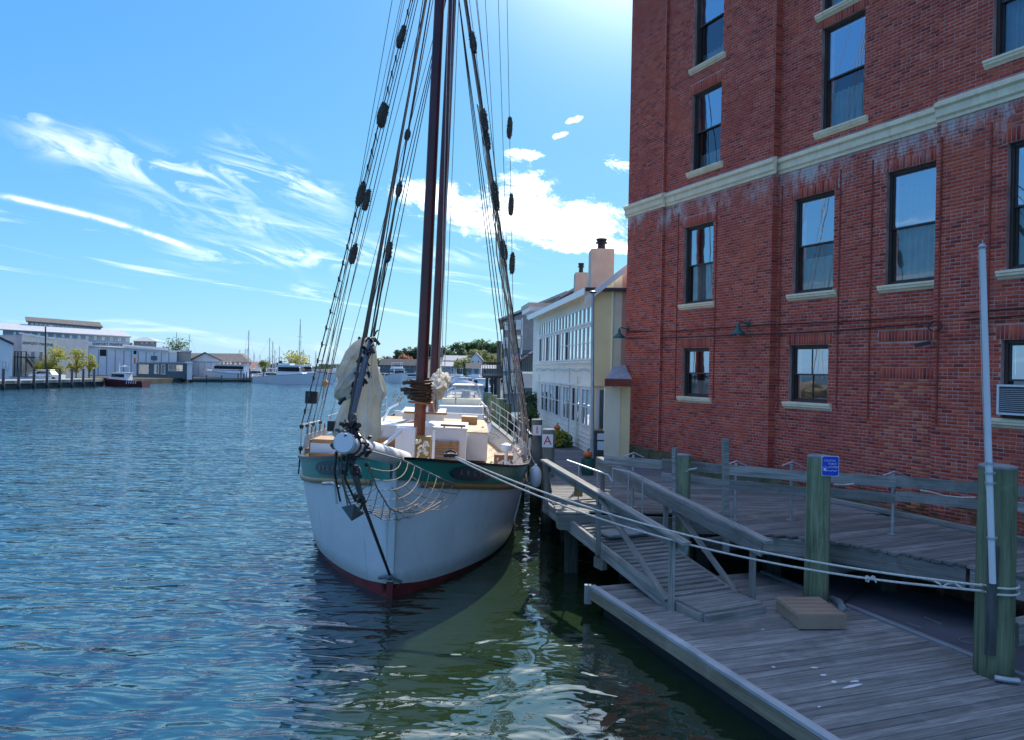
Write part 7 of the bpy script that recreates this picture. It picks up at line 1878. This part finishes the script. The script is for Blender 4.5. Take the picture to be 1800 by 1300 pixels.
where = ['at the left foot of the wooded hill', 'second from the left on the wooded hill', 'above the dark boathouse', 'behind the orange tree', 'directly left of the foremast', 'between the two masts', 'just right of the mainmast', 'low on the hill above the white house roof', 'left shoulder of the hill crest right of the masts', 'left of the highest crown on the hill', 'highest on the hill crest', 'right of the highest crown on the hill', 'at the right end of the hill crest', 'in front of the hill above the gabled house', 'bright and rounded near the grey building', 'lowest beside the brown tower', 'behind the dark boathouse left of the foremast', 'in front of the white house by the marina', 'small one behind the gabled house', 'far left beyond the furled jib', 'half hidden behind the brown tower']
for i, (x0, x1, yt, Y, mt) in enumerate(spec):
    a, c = P(x0, yt, Y), P(x1, yt, Y); gx = (a.x+c.x)/2; gz_ = hillh(gx, Y)-.3
    zb_ = min(gz_, a.z-4); tree(f'{words_[mt]} tree {where[i]}', gx, Y, zb_, a.z-zb_, (c.x-a.x)*1.3, mt, n=1100, leaf=.55, crown0=.05, blobs=12, seed=i)
far = MB(); R5 = random.Random(9)
for i in range(9000):
    px = R5.uniform(-200, 900); Y = R5.uniform(420, 470); x = Pw(px, Y); hgt = 3.0+1.5*math.sin(x*.03)+1.2*math.sin(x*.11); z = .8+hgt*R5.random()**.8
    if px < 560: z *= .8
    u = Vector((R5.uniform(-1, 1), R5.uniform(-1, 1), R5.uniform(-1, 1))).normalized()*.9; v = u.cross(Vector((R5.uniform(-1, 1), 1, R5.uniform(-1, 1)))).normalized()*.7; p_ = Vector((x, Y, z)); far.quad(p_-u, p_-v, p_+u, p_+v)
tag(far.build('far_woods', 'leaf_dark'), 'low dark woods along the far shore behind the marina', 'trees', kind='stuff')
# houses on the far shore
def house(label, x0, x1, ye, yr, Y, wallm, roofm, gable_front=False, wins=0, depth=9, base=.9):
    a, c = P(x0, ye, Y), P(x1, ye, Y); zr = P((x0+x1)/2, yr, Y).z; t = thing('house', label, 'house', (a.x, Y, base), 'houses on the far shore')
    if gable_front:
        mx_ = (a.x+c.x)/2; b = MB(); b.prism([Vector((a.x, Y, base)), Vector((c.x, Y, base)), Vector((c.x, Y, a.z)), Vector((mx_, Y, zr)), Vector((a.x, Y, a.z))], (0, depth, 0)); b.build('wall', wallm, t)
        b = MB()
        for s_ in (-1, 1):
            e = Vector((mx_+s_*((c.x-a.x)/2+.5), Y-.4, a.z-.3)); r_ = Vector((mx_+s_*.004, Y-.4, zr+.05)); b.prism([e, r_, r_+Vector((0, 0, .3)), e+Vector((0, 0, .3))], (0, depth+.8, 0))
        b.build('roof', roofm, t)
    else:
        b = MB(); b.box(a.x, c.x, Y, Y+depth, base, a.z); b.build('wall', wallm, t)
        b = MB(); b.prism([(a.x-.4, Y-.5, a.z+.003), (a.x-.4, Y+depth/2, zr), (a.x-.4, Y+depth+.5, a.z+.003)], (c.x-a.x+.8, 0, 0)); b.build('roof', roofm, t)
    for i in range(wins):
        xx = x0+(x1-x0)*(i+.5)/wins; pxwin(t, xx-1.3, xx+1.3, ye+2.5, ye+6, Y, prot=.12, frame='white', glass='dark_room')
    return t
house('dark weathered boathouse behind the white yacht left of the foremast', 668, 728, 642, 631, 255, 'teal_wall', 'shingle', wins=4)
house('long white house with a slate roof right of the mainmast', 780, 818, 634, 625, 285, 'shed_blue', 'slate', wins=4)
house('white gabled house with a blue grey roof below the trees', 826, 846, 632, 621, 280, 'shed_blue', 'slate', gable_front=True, wins=2)
house('low dark roofed house at the waterline in front of the gabled house', 820, 842, 648, 639, 245, 'bluegrey', 'shingle', wins=2)
house('small grey house at the left of the long white house', 776, 794, 644, 636, 262, 'bluegrey', 'slate', wins=2)
house('low long grey house at the right beside the brown tower', 848, 876, 648, 642, 240, 'grey_wall', 'slate', wins=3)
house('low white boat house at the left foot of the wooded hill', 640, 664, 652, 645, 265, 'siding', 'slate', wins=2)
